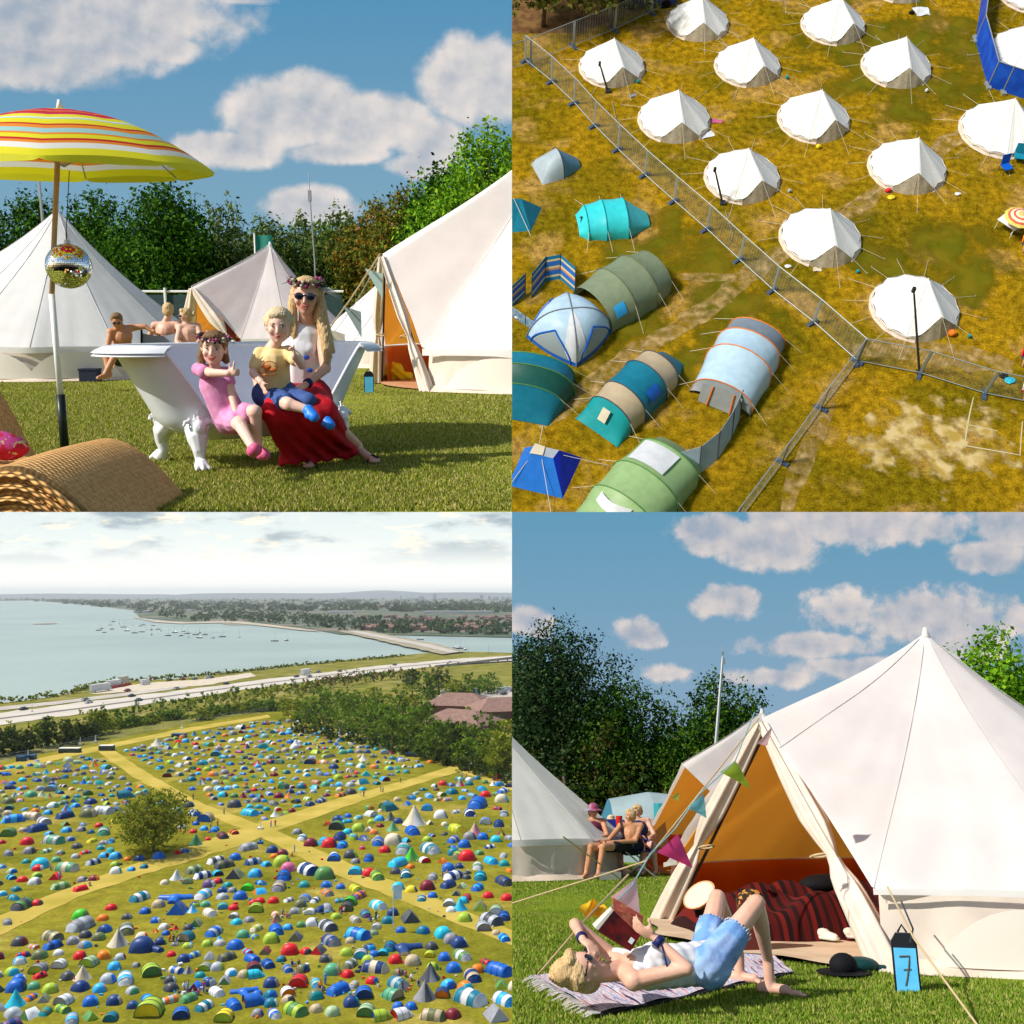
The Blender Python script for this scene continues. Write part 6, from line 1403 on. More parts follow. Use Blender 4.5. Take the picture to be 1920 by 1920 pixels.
mud = mat('mudflat', (.20, .19, .14), .8); poly('mudflat', [(60, 1170.5), (80, 1168.5), (104, 1168), (108, 1169.5), (85, 1171)], .1, mud); poly('mudflat', [(405, 1168), (450, 1166), (470, 1172), (430, 1172)], .1, mud)

# ---------------------------------------------------------------- trees and hedges
rngb = np.random.default_rng(77)
lb1 = leafmats('bayoak', [(.10, .19, .012), (.15, .25, .016), (.05, .10, .008), (.22, .30, .03)])
lb2 = leafmats('bayfresh', [(.18, .23, .012), (.25, .29, .02), (.09, .13, .008), (.33, .34, .03)])
lb3 = leafmats('baydark', [(.05, .09, .010), (.08, .12, .014), (.02, .04, .006), (.12, .15, .02)])
def btree(px, yb, ytop, wpx, ms, lab, cnt=900, leaf=None, seed=0, grp=None, z0=.12, nb=8, name='tree'):
    b_ = G(px, yb); k = ppm(b_); H = (yb - ytop) / k; W = wpx / k
    t_ = tree(name, lab, b_, H, W, nb, cnt, leaf or max(.28, 1.0 / k * 1.1), ms, 500 + seed, grp, z0=z0, trunk_r=H * .02, shape=.5)
    t_.matrix_world = P[CUR] @ Matrix.Translation(b_) @ Matrix.Rotation((seed * 1.7) % 6.28, 4, 'Z'); return t_
lone = btree(288, 1597, 1476, 118, leafmats('lone', [(.18, .22, .018), (.25, .28, .024), (.10, .13, .01), (.34, .33, .04)]), 'large lone tree standing among the tents left of the crossing tracks', 9000, .30, 1, None, .22, 14)
woods = [(560, 1352, 1300, 60, lb2, 'yellowish tree at the left end of the wood beside the field corner'), (600, 1362, 1285, 85, lb1, 'rounded dark tree second from the left end of the wood'), (655, 1372, 1288, 80, lb1, 'tall rounded tree third from the left in the wood'), (705, 1385, 1290, 80, lb1, 'tall tree in the middle of the wood above the field edge'),
         (748, 1400, 1296, 80, lb1, 'rounded tree right of the middle of the wood'), (790, 1412, 1302, 78, lb1, 'tall tree left of the brown roofs'), (826, 1424, 1335, 75, lb1, 'tree in front of the brown roofs'), (862, 1432, 1345, 70, lb3, 'dark tree below the brown roofs'),
         (905, 1440, 1335, 90, lb1, 'broad tree by the two flags at the right'), (948, 1455, 1340, 90, lb2, 'tree at the right end above the field corner'), (640, 1330, 1290, 60, lb1, 'tree at the back of the wood, left'), (700, 1335, 1285, 60, lb2, 'olive tree at the back of the wood, middle'), (755, 1345, 1278, 60, lb2, 'light green tree at the back of the wood'),
         (772, 1290, 1248, 32, lb3, 'dark tree beside the motorway, left of the viaduct'), (800, 1310, 1255, 40, lb1, 'tree beside the motorway second from the viaduct'), (822, 1300, 1246, 42, lb3, 'tall dark tree beside the viaduct'), (850, 1310, 1268, 44, lb2, 'yellow green tree under the viaduct'), (880, 1305, 1255, 50, lb1, 'broad rounded tree beside the van, left part'), (915, 1300, 1258, 50, lb1, 'broad rounded tree beside the van, right part'), (868, 1330, 1285, 45, lb3, 'dark bush tree beside the blue white bus')]
for i, (px, yb, yt, w, ms, lab) in enumerate(woods): btree(px, yb, yt, w, ms, lab, 3200 if w > 60 else 1800, .55, i, 'trees of the wood at the right', .02, 9)
lefts = [(-10, 1418, 1360, 45, 'at the left edge'), (22, 1414, 1358, 42, 'second from the left edge'), (50, 1410, 1362, 40, 'third from the left edge'), (86, 1400, 1340, 40, 'pointed, fourth from the left edge'), (122, 1395, 1345, 36, 'pointed, fifth from the left edge'), (150, 1388, 1352, 36, 'sixth from the left edge'), (174, 1386, 1350, 36, 'beside the olive tree')]
for i, (px, yb, yt, w, lab) in enumerate(lefts): btree(px, yb, yt, w, lb3, 'dark conifer like tree in the row along the field, ' + lab, 1800, .5, 40 + i, 'dark trees along the left of the field', .05, 8)
btree(188, 1375, 1324, 46, lb2, 'olive rounded tree at the right end of the dark row', 2400, .5, 50, None, .05)
hpx = [(205, 1366, 1345), (230, 1364, 1342), (255, 1360, 1338), (280, 1356, 1334), (305, 1350, 1326), (330, 1348, 1328), (378, 1350, 1326), (400, 1342, 1320), (425, 1338, 1318), (450, 1336, 1314), (478, 1334, 1310), (505, 1332, 1308), (530, 1330, 1305)]
hedgelab = ['first', 'second', 'third', 'fourth', 'fifth', 'sixth', 'seventh', 'eighth', 'ninth', 'tenth', 'eleventh', 'twelfth', 'thirteenth']
for i, (px, yb, yt) in enumerate(hpx): btree(px, yb, yt, 38, lb1 if i % 3 else lb2, 'bush in the belt above the field, %s counted from the olive tree' % hedgelab[i], 1300, .5, 60 + i, 'bushes in the belt above the field', 0, 6, name='bush')
# hedges that nobody could count
def hedge(name, pts, hm_, wm, ms, per, leaf, seed):
    """leaf clumps scattered along a pixel line: hm height, wm width in metres"""
    rng = np.random.default_rng(seed); P3 = [G(*p) for p in pts]; blobs = []
    for i in range(len(P3) - 1):
        d = P3[i + 1] - P3[i]; k = max(1, int(d.length / (wm * .8)))
        for j in range(k):
            p = P3[i] + d * (j / k); s = .6 + .7 * rng.random(); blobs.append((p.x + rng.normal() * wm * .15, p.y + rng.normal() * wm * .3, hm_ * s * .45, wm * .55, wm * .5, hm_ * s * .6))
    o = bpy.data.objects.new(name, leaf_mesh(name, blobs, per * len(blobs), leaf, ms, rng, hollow=.2)); COL[CUR].objects.link(o); place(o); o['kind'] = 'stuff'; return o
hedge('hedge', [(170, 1352), (260, 1336), (350, 1322), (450, 1306), (560, 1290), (680, 1274), (760, 1266)], 5, 5, lb1, 90, .6, 1)
hedge('hedge', [(300, 1340), (400, 1325), (520, 1308), (600, 1300)], 6, 7, lb2, 120, .6, 2)
hedge('hedge', [(560, 1300), (650, 1285), (740, 1274), (850, 1268)], 7, 7, leafmats('rust', [(.12, .10, .02), (.17, .12, .03), (.07, .06, .012)]), 110, .6, 3)
hedge('hedge', [(-30, 1384), (60, 1372), (150, 1358), (200, 1350)], 5, 7, lb2, 90, .6, 4)
hedge('shore_scrub', [(-30, 1322), (60, 1313), (130, 1302), (180, 1286), (215, 1280)], 3, 4, lb2, 70, .6, 5)
hedge('shore_scrub', [(250, 1277), (420, 1264), (560, 1248), (700, 1236), (760, 1230)], 2.2, 3, lb2, 50, .7, 6)
hedge('hedge', [(560, 1372), (700, 1400), (820, 1432), (960, 1470)], 5, 5, lb3, 160, .5, 8)
hedge('hedge', [(880, 1345), (950, 1338), (990, 1334)], 4, 5, lb2, 110, .5, 9)
# far shore woods and houses as masses of low crowns
def farwood(name, region, n, hm_, wm, ms, leaf, per, seed):
    rng = random.Random(seed); r2 = np.random.default_rng(seed); blobs = []
    xs = [p[0] for p in region]; ys = [p[1] for p in region]
    while len(blobs) < n:
        x, y = rng.uniform(min(xs), max(xs)), rng.uniform(min(ys), max(ys)); ins = False
        for i in range(len(region)):
            (ax, ay), (bx, by) = region[i], region[i - 1]
            if (ay > y) != (by > y) and x < (bx - ax) * (y - ay) / (by - ay) + ax: ins = not ins
        if not ins: continue
        p = G(x, y); s = rng.uniform(.6, 1.3); blobs.append((p.x, p.y, hm_ * s * .4, wm * s, wm * s, hm_ * s * .6))
    o = bpy.data.objects.new(name, leaf_mesh(name, blobs, per * n, leaf, ms, r2, hollow=.3)); COL[CUR].objects.link(o); place(o); o['kind'] = 'stuff'; return o
lf = leafmats('farleaf', [(.045, .09, .03), (.075, .12, .04), (.03, .06, .022)])
farwood('far_woods', [(262, 1150), (350, 1165), (470, 1166), (610, 1178), (700, 1188), (990, 1192), (990, 1172), (700, 1168), (560, 1150), (400, 1142), (250, 1140)], 420, 14, 13, lf, 3.2, 26, 21)
farwood('far_woods', [(60, 1127), (250, 1143), (990, 1150), (990, 1124), (300, 1123)], 620, 16, 30, lf, 9, 16, 22)
farwood('far_woods', [(-60, 1127), (60, 1126), (180, 1134), (180, 1130), (60, 1124), (-60, 1125)], 70, 16, 30, lf, 9, 16, 23)
brk = mat('far_brick', (.30, .15, .11), .9, col2=(.24, .13, .10), scale=.02); pal = mat('far_render', (.62, .60, .56), .8); rof = mat('far_roof', (.26, .15, .12), .9)
# rows of far houses: the 120 that show largest are things
rh = random.Random(5); hp = []
for k in range(170):
    hp.append((rh.uniform(680, 985), rh.uniform(1157, 1184)))
hp.sort(key=lambda p: -p[1]); first = None; sm_ = MB()
for k, (x, y) in enumerate(hp):
    p = G(x, y); w, d, h = rh.uniform(9, 16), 9, 6; rz = rh.uniform(-.3, .3)
    if k < 60:
        if first is None:
            first = thing('house', '', 'house', p, rz, 'brick houses on the far shore')
            mb = MB(); mb.box((0, 0, 2.7), (12, 9, 5.4)); mb.build('wall', brk, first)
            mb = MB(); mb.add([(-6.3, -4.8, 5.4), (6.3, -4.8, 5.4), (6.3, 4.8, 5.4), (-6.3, 4.8, 5.4), (-6.3, 0, 8.6), (6.3, 0, 8.6)], [(0, 1, 5, 4), (3, 4, 5, 2), (0, 4, 3), (1, 2, 5)]); mb.build('roof', rof, first)
            h_ = first
        else: h_ = dup(first, p, rz)
        h_['label'] = 'small red brick house on the far shore, lost among its identical neighbours'
    else: sm_.box(p + Vector((0, 0, 2.7)), (w, d, 5.4), rz); sm_.box(p + Vector((0, 0, 6.2)), (w * .9, d * .6, 2), rz, taper=.3)
o = struct(sm_, 'far_houses', rof, kind='stuff')
def far_box(name, label, cat, px, py, wpx, hpx_, m, depthm=20, roofm=None):
    p = G(px, py); k = ppm(p); w = wpx / k; h = hpx_ / k; root = thing(name, label, cat, p)
    mb = MB(); mb.box((0, 0, h / 2), (w, depthm, h)); mb.build('wall', m, root); mb = MB(); mb.box((0, 0, h + .4), (w * 1.01, depthm * 1.02, .8)); mb.build('roof', roofm or pal, root); return root
greyw = mat('far_grey', (.42, .44, .46), .7)
for (px, py, w, h, m, lab) in [(628, 1143, 60, 3.5, pal, 'long white warehouse on the far shore, left of the arched hall'), (640, 1150, 50, 4, pal, 'white low block below the long warehouse'), (810, 1142, 120, 3, pal, 'long white shed right of the arched hall'), (860, 1150, 130, 4, greyw, 'long grey warehouse in front of the white shed'), (930, 1146, 70, 3, pal, 'white shed at the right edge of the far town'),
                               (500, 1151, 20, 4, pal, 'white building on the far shore at left, near the trees'), (710, 1140, 22, 6, mat('far_orange', (.50, .20, .10), .8), 'orange brick hall beside the white arch'), (355, 1146, 12, 3, pal, 'white building by the far beach'), (386, 1153, 14, 3, pal, 'white house above the far beach'), (268, 1149, 26, 4, greyw, 'grey marina building at the headland')]: far_box('warehouse', lab, 'building', px, py, w, h, m, 40)
for (px, h, w, lab) in [(790, 8, 9, 'left pair of grey tower blocks on the horizon'), (815, 12, 6, 'tall slim grey tower block on the horizon'), (903, 10, 6, 'brown tower block on the horizon at the right'), (918, 8, 5, 'white tower block right of the brown one'), (930, 7, 8, 'low tower block near the right edge'), (943, 7, 6, 'second tower block from the right edge'), (952, 6, 8, 'tower block at the right edge of the horizon'), (634, 4, 6, 'small tower block on the horizon left of the mast'), (140, 3, 26, 'hazy cluster of towers across the water at the left')]: far_box('tower_block', lab, 'building', px, 1126, w, h, greyw, 60, greyw)
root = thing('stadium_arch', 'long white curved roof arch of the hall on the far shore', 'building', G(735, 1144)); k = ppm(G(735, 1144)); mb = MB(); mb.grid(lambda u, v: Vector(((u - .45) * 34 / k, (v - .5) * 40, 9 / k * math.sin(math.pi * (.25 + .75 * u)))), 12, 2); mb.build('roof', pal, root, True)
def pole_at(name, label, cat, px, py, hpx_, r=.12, m=None, group=None):
    p = G(px, py); h = hpx_ / ppm(p); mb = MB(); mb.tube([(0, 0, 0), (0, 0, h)], [r, r * .6], 5); mb.box((0, 0, .25), (r * 5, r * 5, .5)); return solo(mb, name, m or steel, label, cat, p, group=group)
pole_at('tower', 'slim white tower standing beside the arched hall on the far shore', 'tower', 751, 1143, 26, 3.0, pal)
# ---------------------------------------------------------------- boats
hull = mat('hull_white', (.70, .70, .68), .4); hullb = mat('hull_dark', (.03, .04, .06), .4)
boats = [(185, 1182), (190, 1179), (206, 1172), (212, 1166), (224, 1170), (231, 1176), (234, 1175.5), (238, 1183), (210, 1180), (262, 1174), (268, 1172), (274, 1180), (266, 1185), (283, 1181), (288, 1173), (296, 1180), (302, 1183), (252, 1187), (284, 1190), (328, 1186), (339, 1192), (344, 1184), (351, 1188), (353, 1194), (367, 1190), (374, 1187), (374, 1196), (384, 1190), (399, 1196), (417, 1194), (449, 1195), (515, 1202), (537, 1201), (195, 1186), (315, 1192), (248, 1172),
         (750, 1198), (767, 1200), (788, 1199), (789, 1206), (855, 1215), (862, 1216), (872, 1218)]
def ordinal(n): return '%d%s' % (n, 'th' if 10 <= n % 100 <= 20 else {1: 'st', 2: 'nd', 3: 'rd'}.get(n % 10, 'th'))
proto_b = None
for i, (px, py) in enumerate(boats):
    p = G(px, py); p.z = -.3
    lab = 'small moored sailing boat, %s from the left %s' % (ordinal(sorted(q for q in boats if (q[0] < 560) == (px < 560)).index((px, py)) + 1), 'of the fleet in the bay' if px < 560 else 'of those behind the causeway')
    if proto_b is None:
        proto_b = thing('sailing_boat', lab, 'boat', p, .3, 'sailing boats moored in the bay'); mb = MB()
        mb.grid(lambda u, v: Vector(((-4.5 + 9 * u), (v - .5) * 2.8 * (math.sin(math.pi * (.12 + .80 * (1 - u))) ** .7), 1.1 - 1.1 * math.sin(math.pi * v) ** .6)), 8, 6); mb.build('hull', hullb, proto_b, True)
        mb = MB(); mb.box((0, 0, 1.2), (7, 2.2, .25), taper=.9); mb.box((-.3, 0, 1.6), (3, 1.5, .6), taper=.8); mb.build('deck', hull, proto_b); mb = MB(); mb.tube([(.6, 0, 1), (.6, 0, 11)], .12, 5); mb.tube([(.6, 0, 2.4), (-3.4, 0, 2.5)], .12, 5); mb.build('mast', steel, proto_b); o_ = proto_b
    else: o_ = dup(proto_b, p, (i * 1.3) % 3.1, lab)
# ---------------------------------------------------------------- cars and vans
def car_proto(name, length, width, h, colr):
    root = thing(name, '', 'car', (0, 0, 0)); m = mat('paint_' + name, colr, .3)
    mb = MB(); mb.box((0, 0, h * .36), (length, width, h * .44)); mb.box((0, 0, h * .2), (length * .96, width * .94, h * .2)); mb.build('body', m, root)
    mb = MB(); mb.box((-.1 * length * .4, 0, h * .76), (length * .58, width * .92, h * .42), taper=.78); mb.build('cabin', windowm, root)
    mb = MB(); mb.box((-.1 * length * .4, 0, h * .985), (length * .42, width * .70, h * .05)); mb.build('roof', m, root)
    for x in (-length * .31, length * .31):
        for y in (-width / 2, width / 2): mb = MB(); mb.tube([(x, y - .1, .32), (x, y + .1, .32)], .32, 8); mb.build('wheel', black, root)
    return root
protos = {}
for c_, col_ in (('black', (.012, .014, .018)), ('white', (.70, .70, .70)), ('blue', (.03, .09, .22)), ('grey', (.22, .23, .25)), ('silver', (.45, .46, .48)), ('red', (.35, .02, .02))): protos[c_] = None
cars = [(44, 1332, 'black', 'lone dark car on the left carriageway at the left'), (166, 1319, 'white', 'white car behind the silver one on the motorway'), (160, 1314, 'silver', 'silver car ahead of the white one on the motorway'), (247, 1307, 'black', 'dark car on the motorway above another dark car'), (260, 1315, 'grey', 'dark grey car on the near carriageway'), (239, 1297, 'red', 'red car on the slip road beside the white lorries'), (331, 1293, 'white', 'white car on the motorway above the lamp posts'), (424, 1284, 'black', 'dark car on the motorway above the hedge middle'),
        (556, 1270, 'blue', 'blue car on the motorway behind the white van'), (597, 1262, 'grey', 'grey car ahead of the white van'), (580, 1270, 'silver', 'silver car below the white van'), (637, 1260, 'grey', 'grey car on the motorway near the shore bend'), (740, 1248, 'grey', 'grey car near the slip road merge'), (844, 1244, 'black', 'black car on the viaduct'), (896, 1240, 'white', 'white car on the viaduct near the right edge'),
        (318, 1277, 'black', 'dark car parked by the shore, left'), (342, 1276, 'red', 'red car parked by the shore'), (365, 1275, 'grey', 'grey car parked by the shore'), (388, 1273, 'white', 'white car parked by the shore beside the blue one'), (396, 1272, 'blue', 'blue car parked by the shore at the right'), (945, 1303, 'grey', 'grey car parked at the right edge')]
for (px, py, c_, lab) in cars:
    p = G(px, py); q = G(px + 10, py - 1.35); rz = math.atan2(q.y - p.y, q.x - p.x); p.z = .25
    if protos[c_] is None: o_ = protos[c_] = car_proto('car', 4.4, 1.8, 1.5, dict(black=(.012, .014, .018), white=(.70, .70, .70), blue=(.03, .09, .22), grey=(.10, .11, .13), silver=(.45, .46, .48), red=(.35, .02, .02))[c_]) if False else car_proto(c_ + '_car', 4.4, 1.8, 1.5, dict(black=(.012, .014, .018), white=(.70, .70, .70), blue=(.03, .09, .22), grey=(.10, .11, .13), silver=(.45, .46, .48), red=(.35, .02, .02))[c_]); place(o_, p, rz); o_['label'] = lab; o_['group'] = 'cars on and beside the motorway'
    else: dup(protos[c_], p, rz, lab, 1.0, 'cars on and beside the motorway')
def van(label, px, py, L_, H_, m, rz=None, name='van', cat='van', stripe=None):
    p = G(px, py); q = G(px + 10, py - 1.35); rz = math.atan2(q.y - p.y, q.x - p.x) if rz is None else rz; root = thing(name, label, cat, p + Vector((0, 0, .25)), rz)
    mb = MB(); mb.box((-.6, 0, H_ * .55), (L_ - 1.6, 2.1, H_ * .82)); mb.build('cargo_body', m, root); mb = MB(); mb.box((L_ / 2 - .8, 0, H_ * .42), (1.6, 2.0, H_ * .55), taper=.85); mb.build('cab', m, root); mb = MB(); mb.box((L_ / 2 - .35, 0, H_ * .5), (.8, 1.9, H_ * .22)); mb.build('windscreen', windowm, root)
    for x in (-L_ * .33, L_ * .33):
        for y in (-1, 1): mb = MB(); mb.tube([(x, y - .1, .4), (x, y + .1, .4)], .4, 8); mb.build('wheel', black, root)
    return root
wv_ = mat('van_white', (.72, .72, .72), .4)
van('white lorry on the motorway between two grey cars', 573, 1266, 10, 4.2, wv_, name='lorry', cat='lorry')
van('long white articulated lorry parked at the shore side lot, left', 188, 1297, 17, 4.6, wv_, name='lorry', cat='lorry'); van('white lorry right behind the long one in the lot', 213, 1289, 13, 4.4, wv_, name='lorry', cat='lorry'); van('cream lorry beside the red barriers in the lot', 232, 1283, 9, 5, mat('cream_paint', (.62, .60, .50), .5), name='lorry', cat='lorry')
van('white van parked beside the red barrier, right part of the lot', 272, 1284, 8, 3.4, wv_); van('white van in the car park at the right edge', 940, 1299, 6.5, 2.8, wv_, 0.1); van('second white van behind the first at the right edge', 951, 1297, 6.5, 2.8, wv_, 0.1); van('pale blue bus parked beside the brown roofed houses', 891, 1303, 7, 3.4, mat('bus_blue', (.30, .42, .52), .5), -.9, 'bus', 'bus'); van('white box van beside the brown roof, left', 838, 1305, 7, 3.4, wv_, .3)
mb = MB(); 
for (x0, x1) in ((200, 246), (262, 284)):
    a = G(x0, 1294 - (x0 - 200) * .22); b2 = G(x1, 1294 - (x1 - 200) * .22); a2 = b2 - a; mb.add([a, b2, b2 + Vector((0, 0, 1.6)), a + Vector((0, 0, 1.6)), a + Vector((0, .3, 0)), b2 + Vector((0, .3, 0)), b2 + Vector((0, .3, 1.6)), a + Vector((0, .3, 1.6))], [(0, 1, 2, 3), (7, 6, 5, 4), (3, 2, 6, 7), (0, 3, 7, 4), (1, 5, 6, 2)])
solo(mb, 'barrier', mat('barrier_red', (.50, .03, .03), .6), 'low red barrier in front of the white lorries in the shore side lot', 'barrier')
# viaduct with piers
root = thing('viaduct', 'concrete motorway viaduct on piers at the right edge above the trees', 'bridge', G(830, 1260)); o0 = G(830, 1260)
mb = MB(); A = G(815, 1250) - o0; B = G(1000, 1238) - o0
mb.add([A + Vector((0, 0, 1)), B + Vector((0, 0, 5)), B + Vector((0, 14, 5)), A + Vector((0, 14, 1)), A + Vector((0, 0, -.5)), B + Vector((0, 0, 2.8)), B + Vector((0, 14, 2.8)), A + Vector((0, 14, -.5))], [(0, 1, 2, 3), (0, 4, 5, 1), (3, 2, 6, 7), (4, 7, 6, 5), (0, 3, 7, 4)]); mb.build('deck', conc, root)
for k in range(9): q = A.lerp(B, .12 + k * .1); mb = MB(); mb.box((q.x, q.y + 1.5, q.z - 1.5), (1.2, 3, 8)); mb.build('pier', asph, root)
# lamp posts and masts
for i, (px, py, h) in enumerate([(285, 1326, 18), (355, 1332, 20), (470, 1308, 18), (551, 1295, 16), (626, 1290, 20), (752, 1272, 16), (60, 1335, 14), (319, 1322, 14), (863, 1228, 16), (916, 1228, 20), (878, 1224, 14)]):
    pole_at('lamp_post', 'slender grey lamp post, %s' % ['above the olive tree belt at left', 'beside the small sign gantry', 'above the far hedge', 'beside the lorry', 'above the yellowish tree', 'left of the dark motorway tree', 'at the left end of the motorway', 'near the parked shore cars', 'at the left of the viaduct', 'tallest one by the viaduct at the right', 'by the harbour pontoon'][i], 'lamp post', px, py, h, .14, group='lamp posts along the motorway')
for i, (px, py, h, lab) in enumerate([(150, 1397, 15, 'white post behind the green container, left of three'), (179, 1392, 14, 'white post right of the green container'), (52, 1425, 18, 'white post beside the blue cabins at the left'), (341, 1366, 9, 'white post above the tents at the top of the field'), (488, 1555, 14, 'white flag post at the crossing of the tracks'), (488, 1582, 10, 'blue marker post below the crossing of the tracks')]):
    pole_at('post', lab, 'post', px, py, h, .22, nm('blue') if i == 5 else whitep)
def flagpole(px, py, hpx_, fpx, label, m):
    p = G(px, py); k = ppm(p); root = thing('feather_flag', label, 'flag', p); h = hpx_ / k; mb = MB(); mb.tube([(0, 0, 0), (0, 0, h)], .09, 5); mb.build('pole', whitep, root)
    mb = MB(); mb.grid(lambda u, v: Vector((.1 + u * 1.3, .12 * math.sin(v * 5 + u * 3), h - (fpx / k) * (1 - v))), 4, 8); mb.build('flag', m, root, True)
fw = mat('flag_white', (.72, .78, .80), .7)
flagpole(765, 1402, 18, 15, 'white feather flag beside the wood, upper of three', fw); flagpole(845, 1417, 18, 14, 'pale green feather flag beside the wood, middle one', mat('flag_palegreen', (.55, .70, .55), .7)); flagpole(877, 1423, 20, 15, 'white feather flag beside the wood, lowest one', fw)
flagpole(737, 1742, 80, 26, 'tall light blue and white feather flag among the tents beside the right track', mat('flag_skyblue', (.45, .62, .76), .7))
# containers and toilets
def container(px, py, wpx, hpx_, label, m, rz=0.0, name='container', cat='container'):
    p = G(px, py); k = ppm(p); root = thing(name, label, cat, p, rz); w, h = wpx / k, hpx_ / k; mb = MB(); mb.box((0, 0, h / 2), (w, 2.6, h)); mb.build('body', m, root); mb = MB(); mb.box((0, 0, h + .08), (w * 1.01, 2.7, .16)); mb.build('roof', pal if 'green' in label else m, root)
    mb = MB(); n_ = max(3, int(w / 1.3))
    for i in range(n_): mb.box((-w / 2 + (i + .5) * w / n_, -1.33, h * .45), (w / n_ * .75, .06, h * .8))
    mb.build('doors', darkst, root)
gcon = mat('container_green', (.02, .07, .055), .6); bcon = nylon('cabinblue', (.02, .10, .22))
for (px, py, w, h, lab, m) in [(200, 1407, 26, 9, 'dark green toilet container at the top left corner of the field', gcon), (131, 1411, 38, 8, 'long dark green container behind the left tents', gcon), (40, 1427, 14, 9, 'row of blue portable toilets at the far left', bcon), (60, 1424, 12, 8, 'second row of blue portable toilets at the far left', bcon), (336, 1382, 26, 6, 'blue row of cabins above the tents in the middle', bcon), (772, 1418, 24, 7, 'row of blue portable toilets below the wood', bcon), (895, 1442, 28, 10, 'dark green toilet container in the right corner of the field', gcon), (752, 1409, 12, 4, 'small teal row of cabins below the upper flag', gcon)]: container(px, py, w, h, lab, m)
# brown roofed houses
def hipped(px, py, w, d, h, rh_, rz, label):
    p = G(px, py); root = thing('house', label, 'house', p, rz); mb = MB(); mb.box((0, 0, h / 2), (w, d, h)); mb.build('wall', mat('wall_brown', (.22, .10, .07), .9, col2=(.17, .08, .06), scale=.8), root)
    e = .6; mb = MB(); mb.add([(-w / 2 - e, -d / 2 - e, h), (w / 2 + e, -d / 2 - e, h), (w / 2 + e, d / 2 + e, h), (-w / 2 - e, d / 2 + e, h), (-w * .22, 0, h + rh_), (w * .22, 0, h + rh_)], [(0, 1, 5, 4), (2, 3, 4, 5), (3, 0, 4), (1, 2, 5)]); mb.build('roof', mat('roof_brown', (.20, .115, .09), .9, col2=(.25, .15, .12), scale=.6), root)
    for k in range(4): mb = MB(); mb.box((-w / 2 + (k + .7) * w / 4.4, -d / 2 - .03, h * .5), (1.6, .08, h * .4)); mb.build('window', windowm, root)
hipped(862, 1335, 30, 22, 4, 5, R(-12), 'large brown hipped roof house behind the wood, nearest the bus'); hipped(865, 1372, 30, 22, 4, 5, R(-30), 'lower brown roofed house in front of the large one'); hipped(938, 1345, 26, 24, 4, 5, R(18), 'brown hipped roof house at the right edge'); 
poly('car_park', [(820, 1303), (905, 1296), (990, 1294), (990, 1318), (900, 1318), (830, 1322)], .15, asph)
# perimeter fence
for pts, lab in (([(165, 1392), (260, 1374), (380, 1352), (500, 1335)], 'long low fence along the upper left edge of the field'), ([(545, 1338), (640, 1362), (720, 1384), (800, 1412), (880, 1438), (975, 1475)], 'long low grey fence between the field and the wood'), ([(-20, 1432), (80, 1412), (165, 1394)], 'low fence in front of the dark trees at the left')):
    base = G(*pts[0]); root = thing('field_fence', lab, 'fence', base); mb = MB(); po = MB()
    for i in range(len(pts) - 1):
        a, b2 = G(*pts[i]) - base, G(*pts[i + 1]) - base; n = int((b2 - a).length / 3.5); 
        for z in (.3, 1.1, 1.9): mb.tube([a + Vector((0, 0, z)), b2 + Vector((0, 0, z))], .05, 4, False)
        for k in range(n + 1): p = a.lerp(b2, k / max(1, n)); po.tube([p, p + Vector((0, 0, 2))], .05, 4)
    mb.build('rails', wire, root); po.build('posts', wire, root)
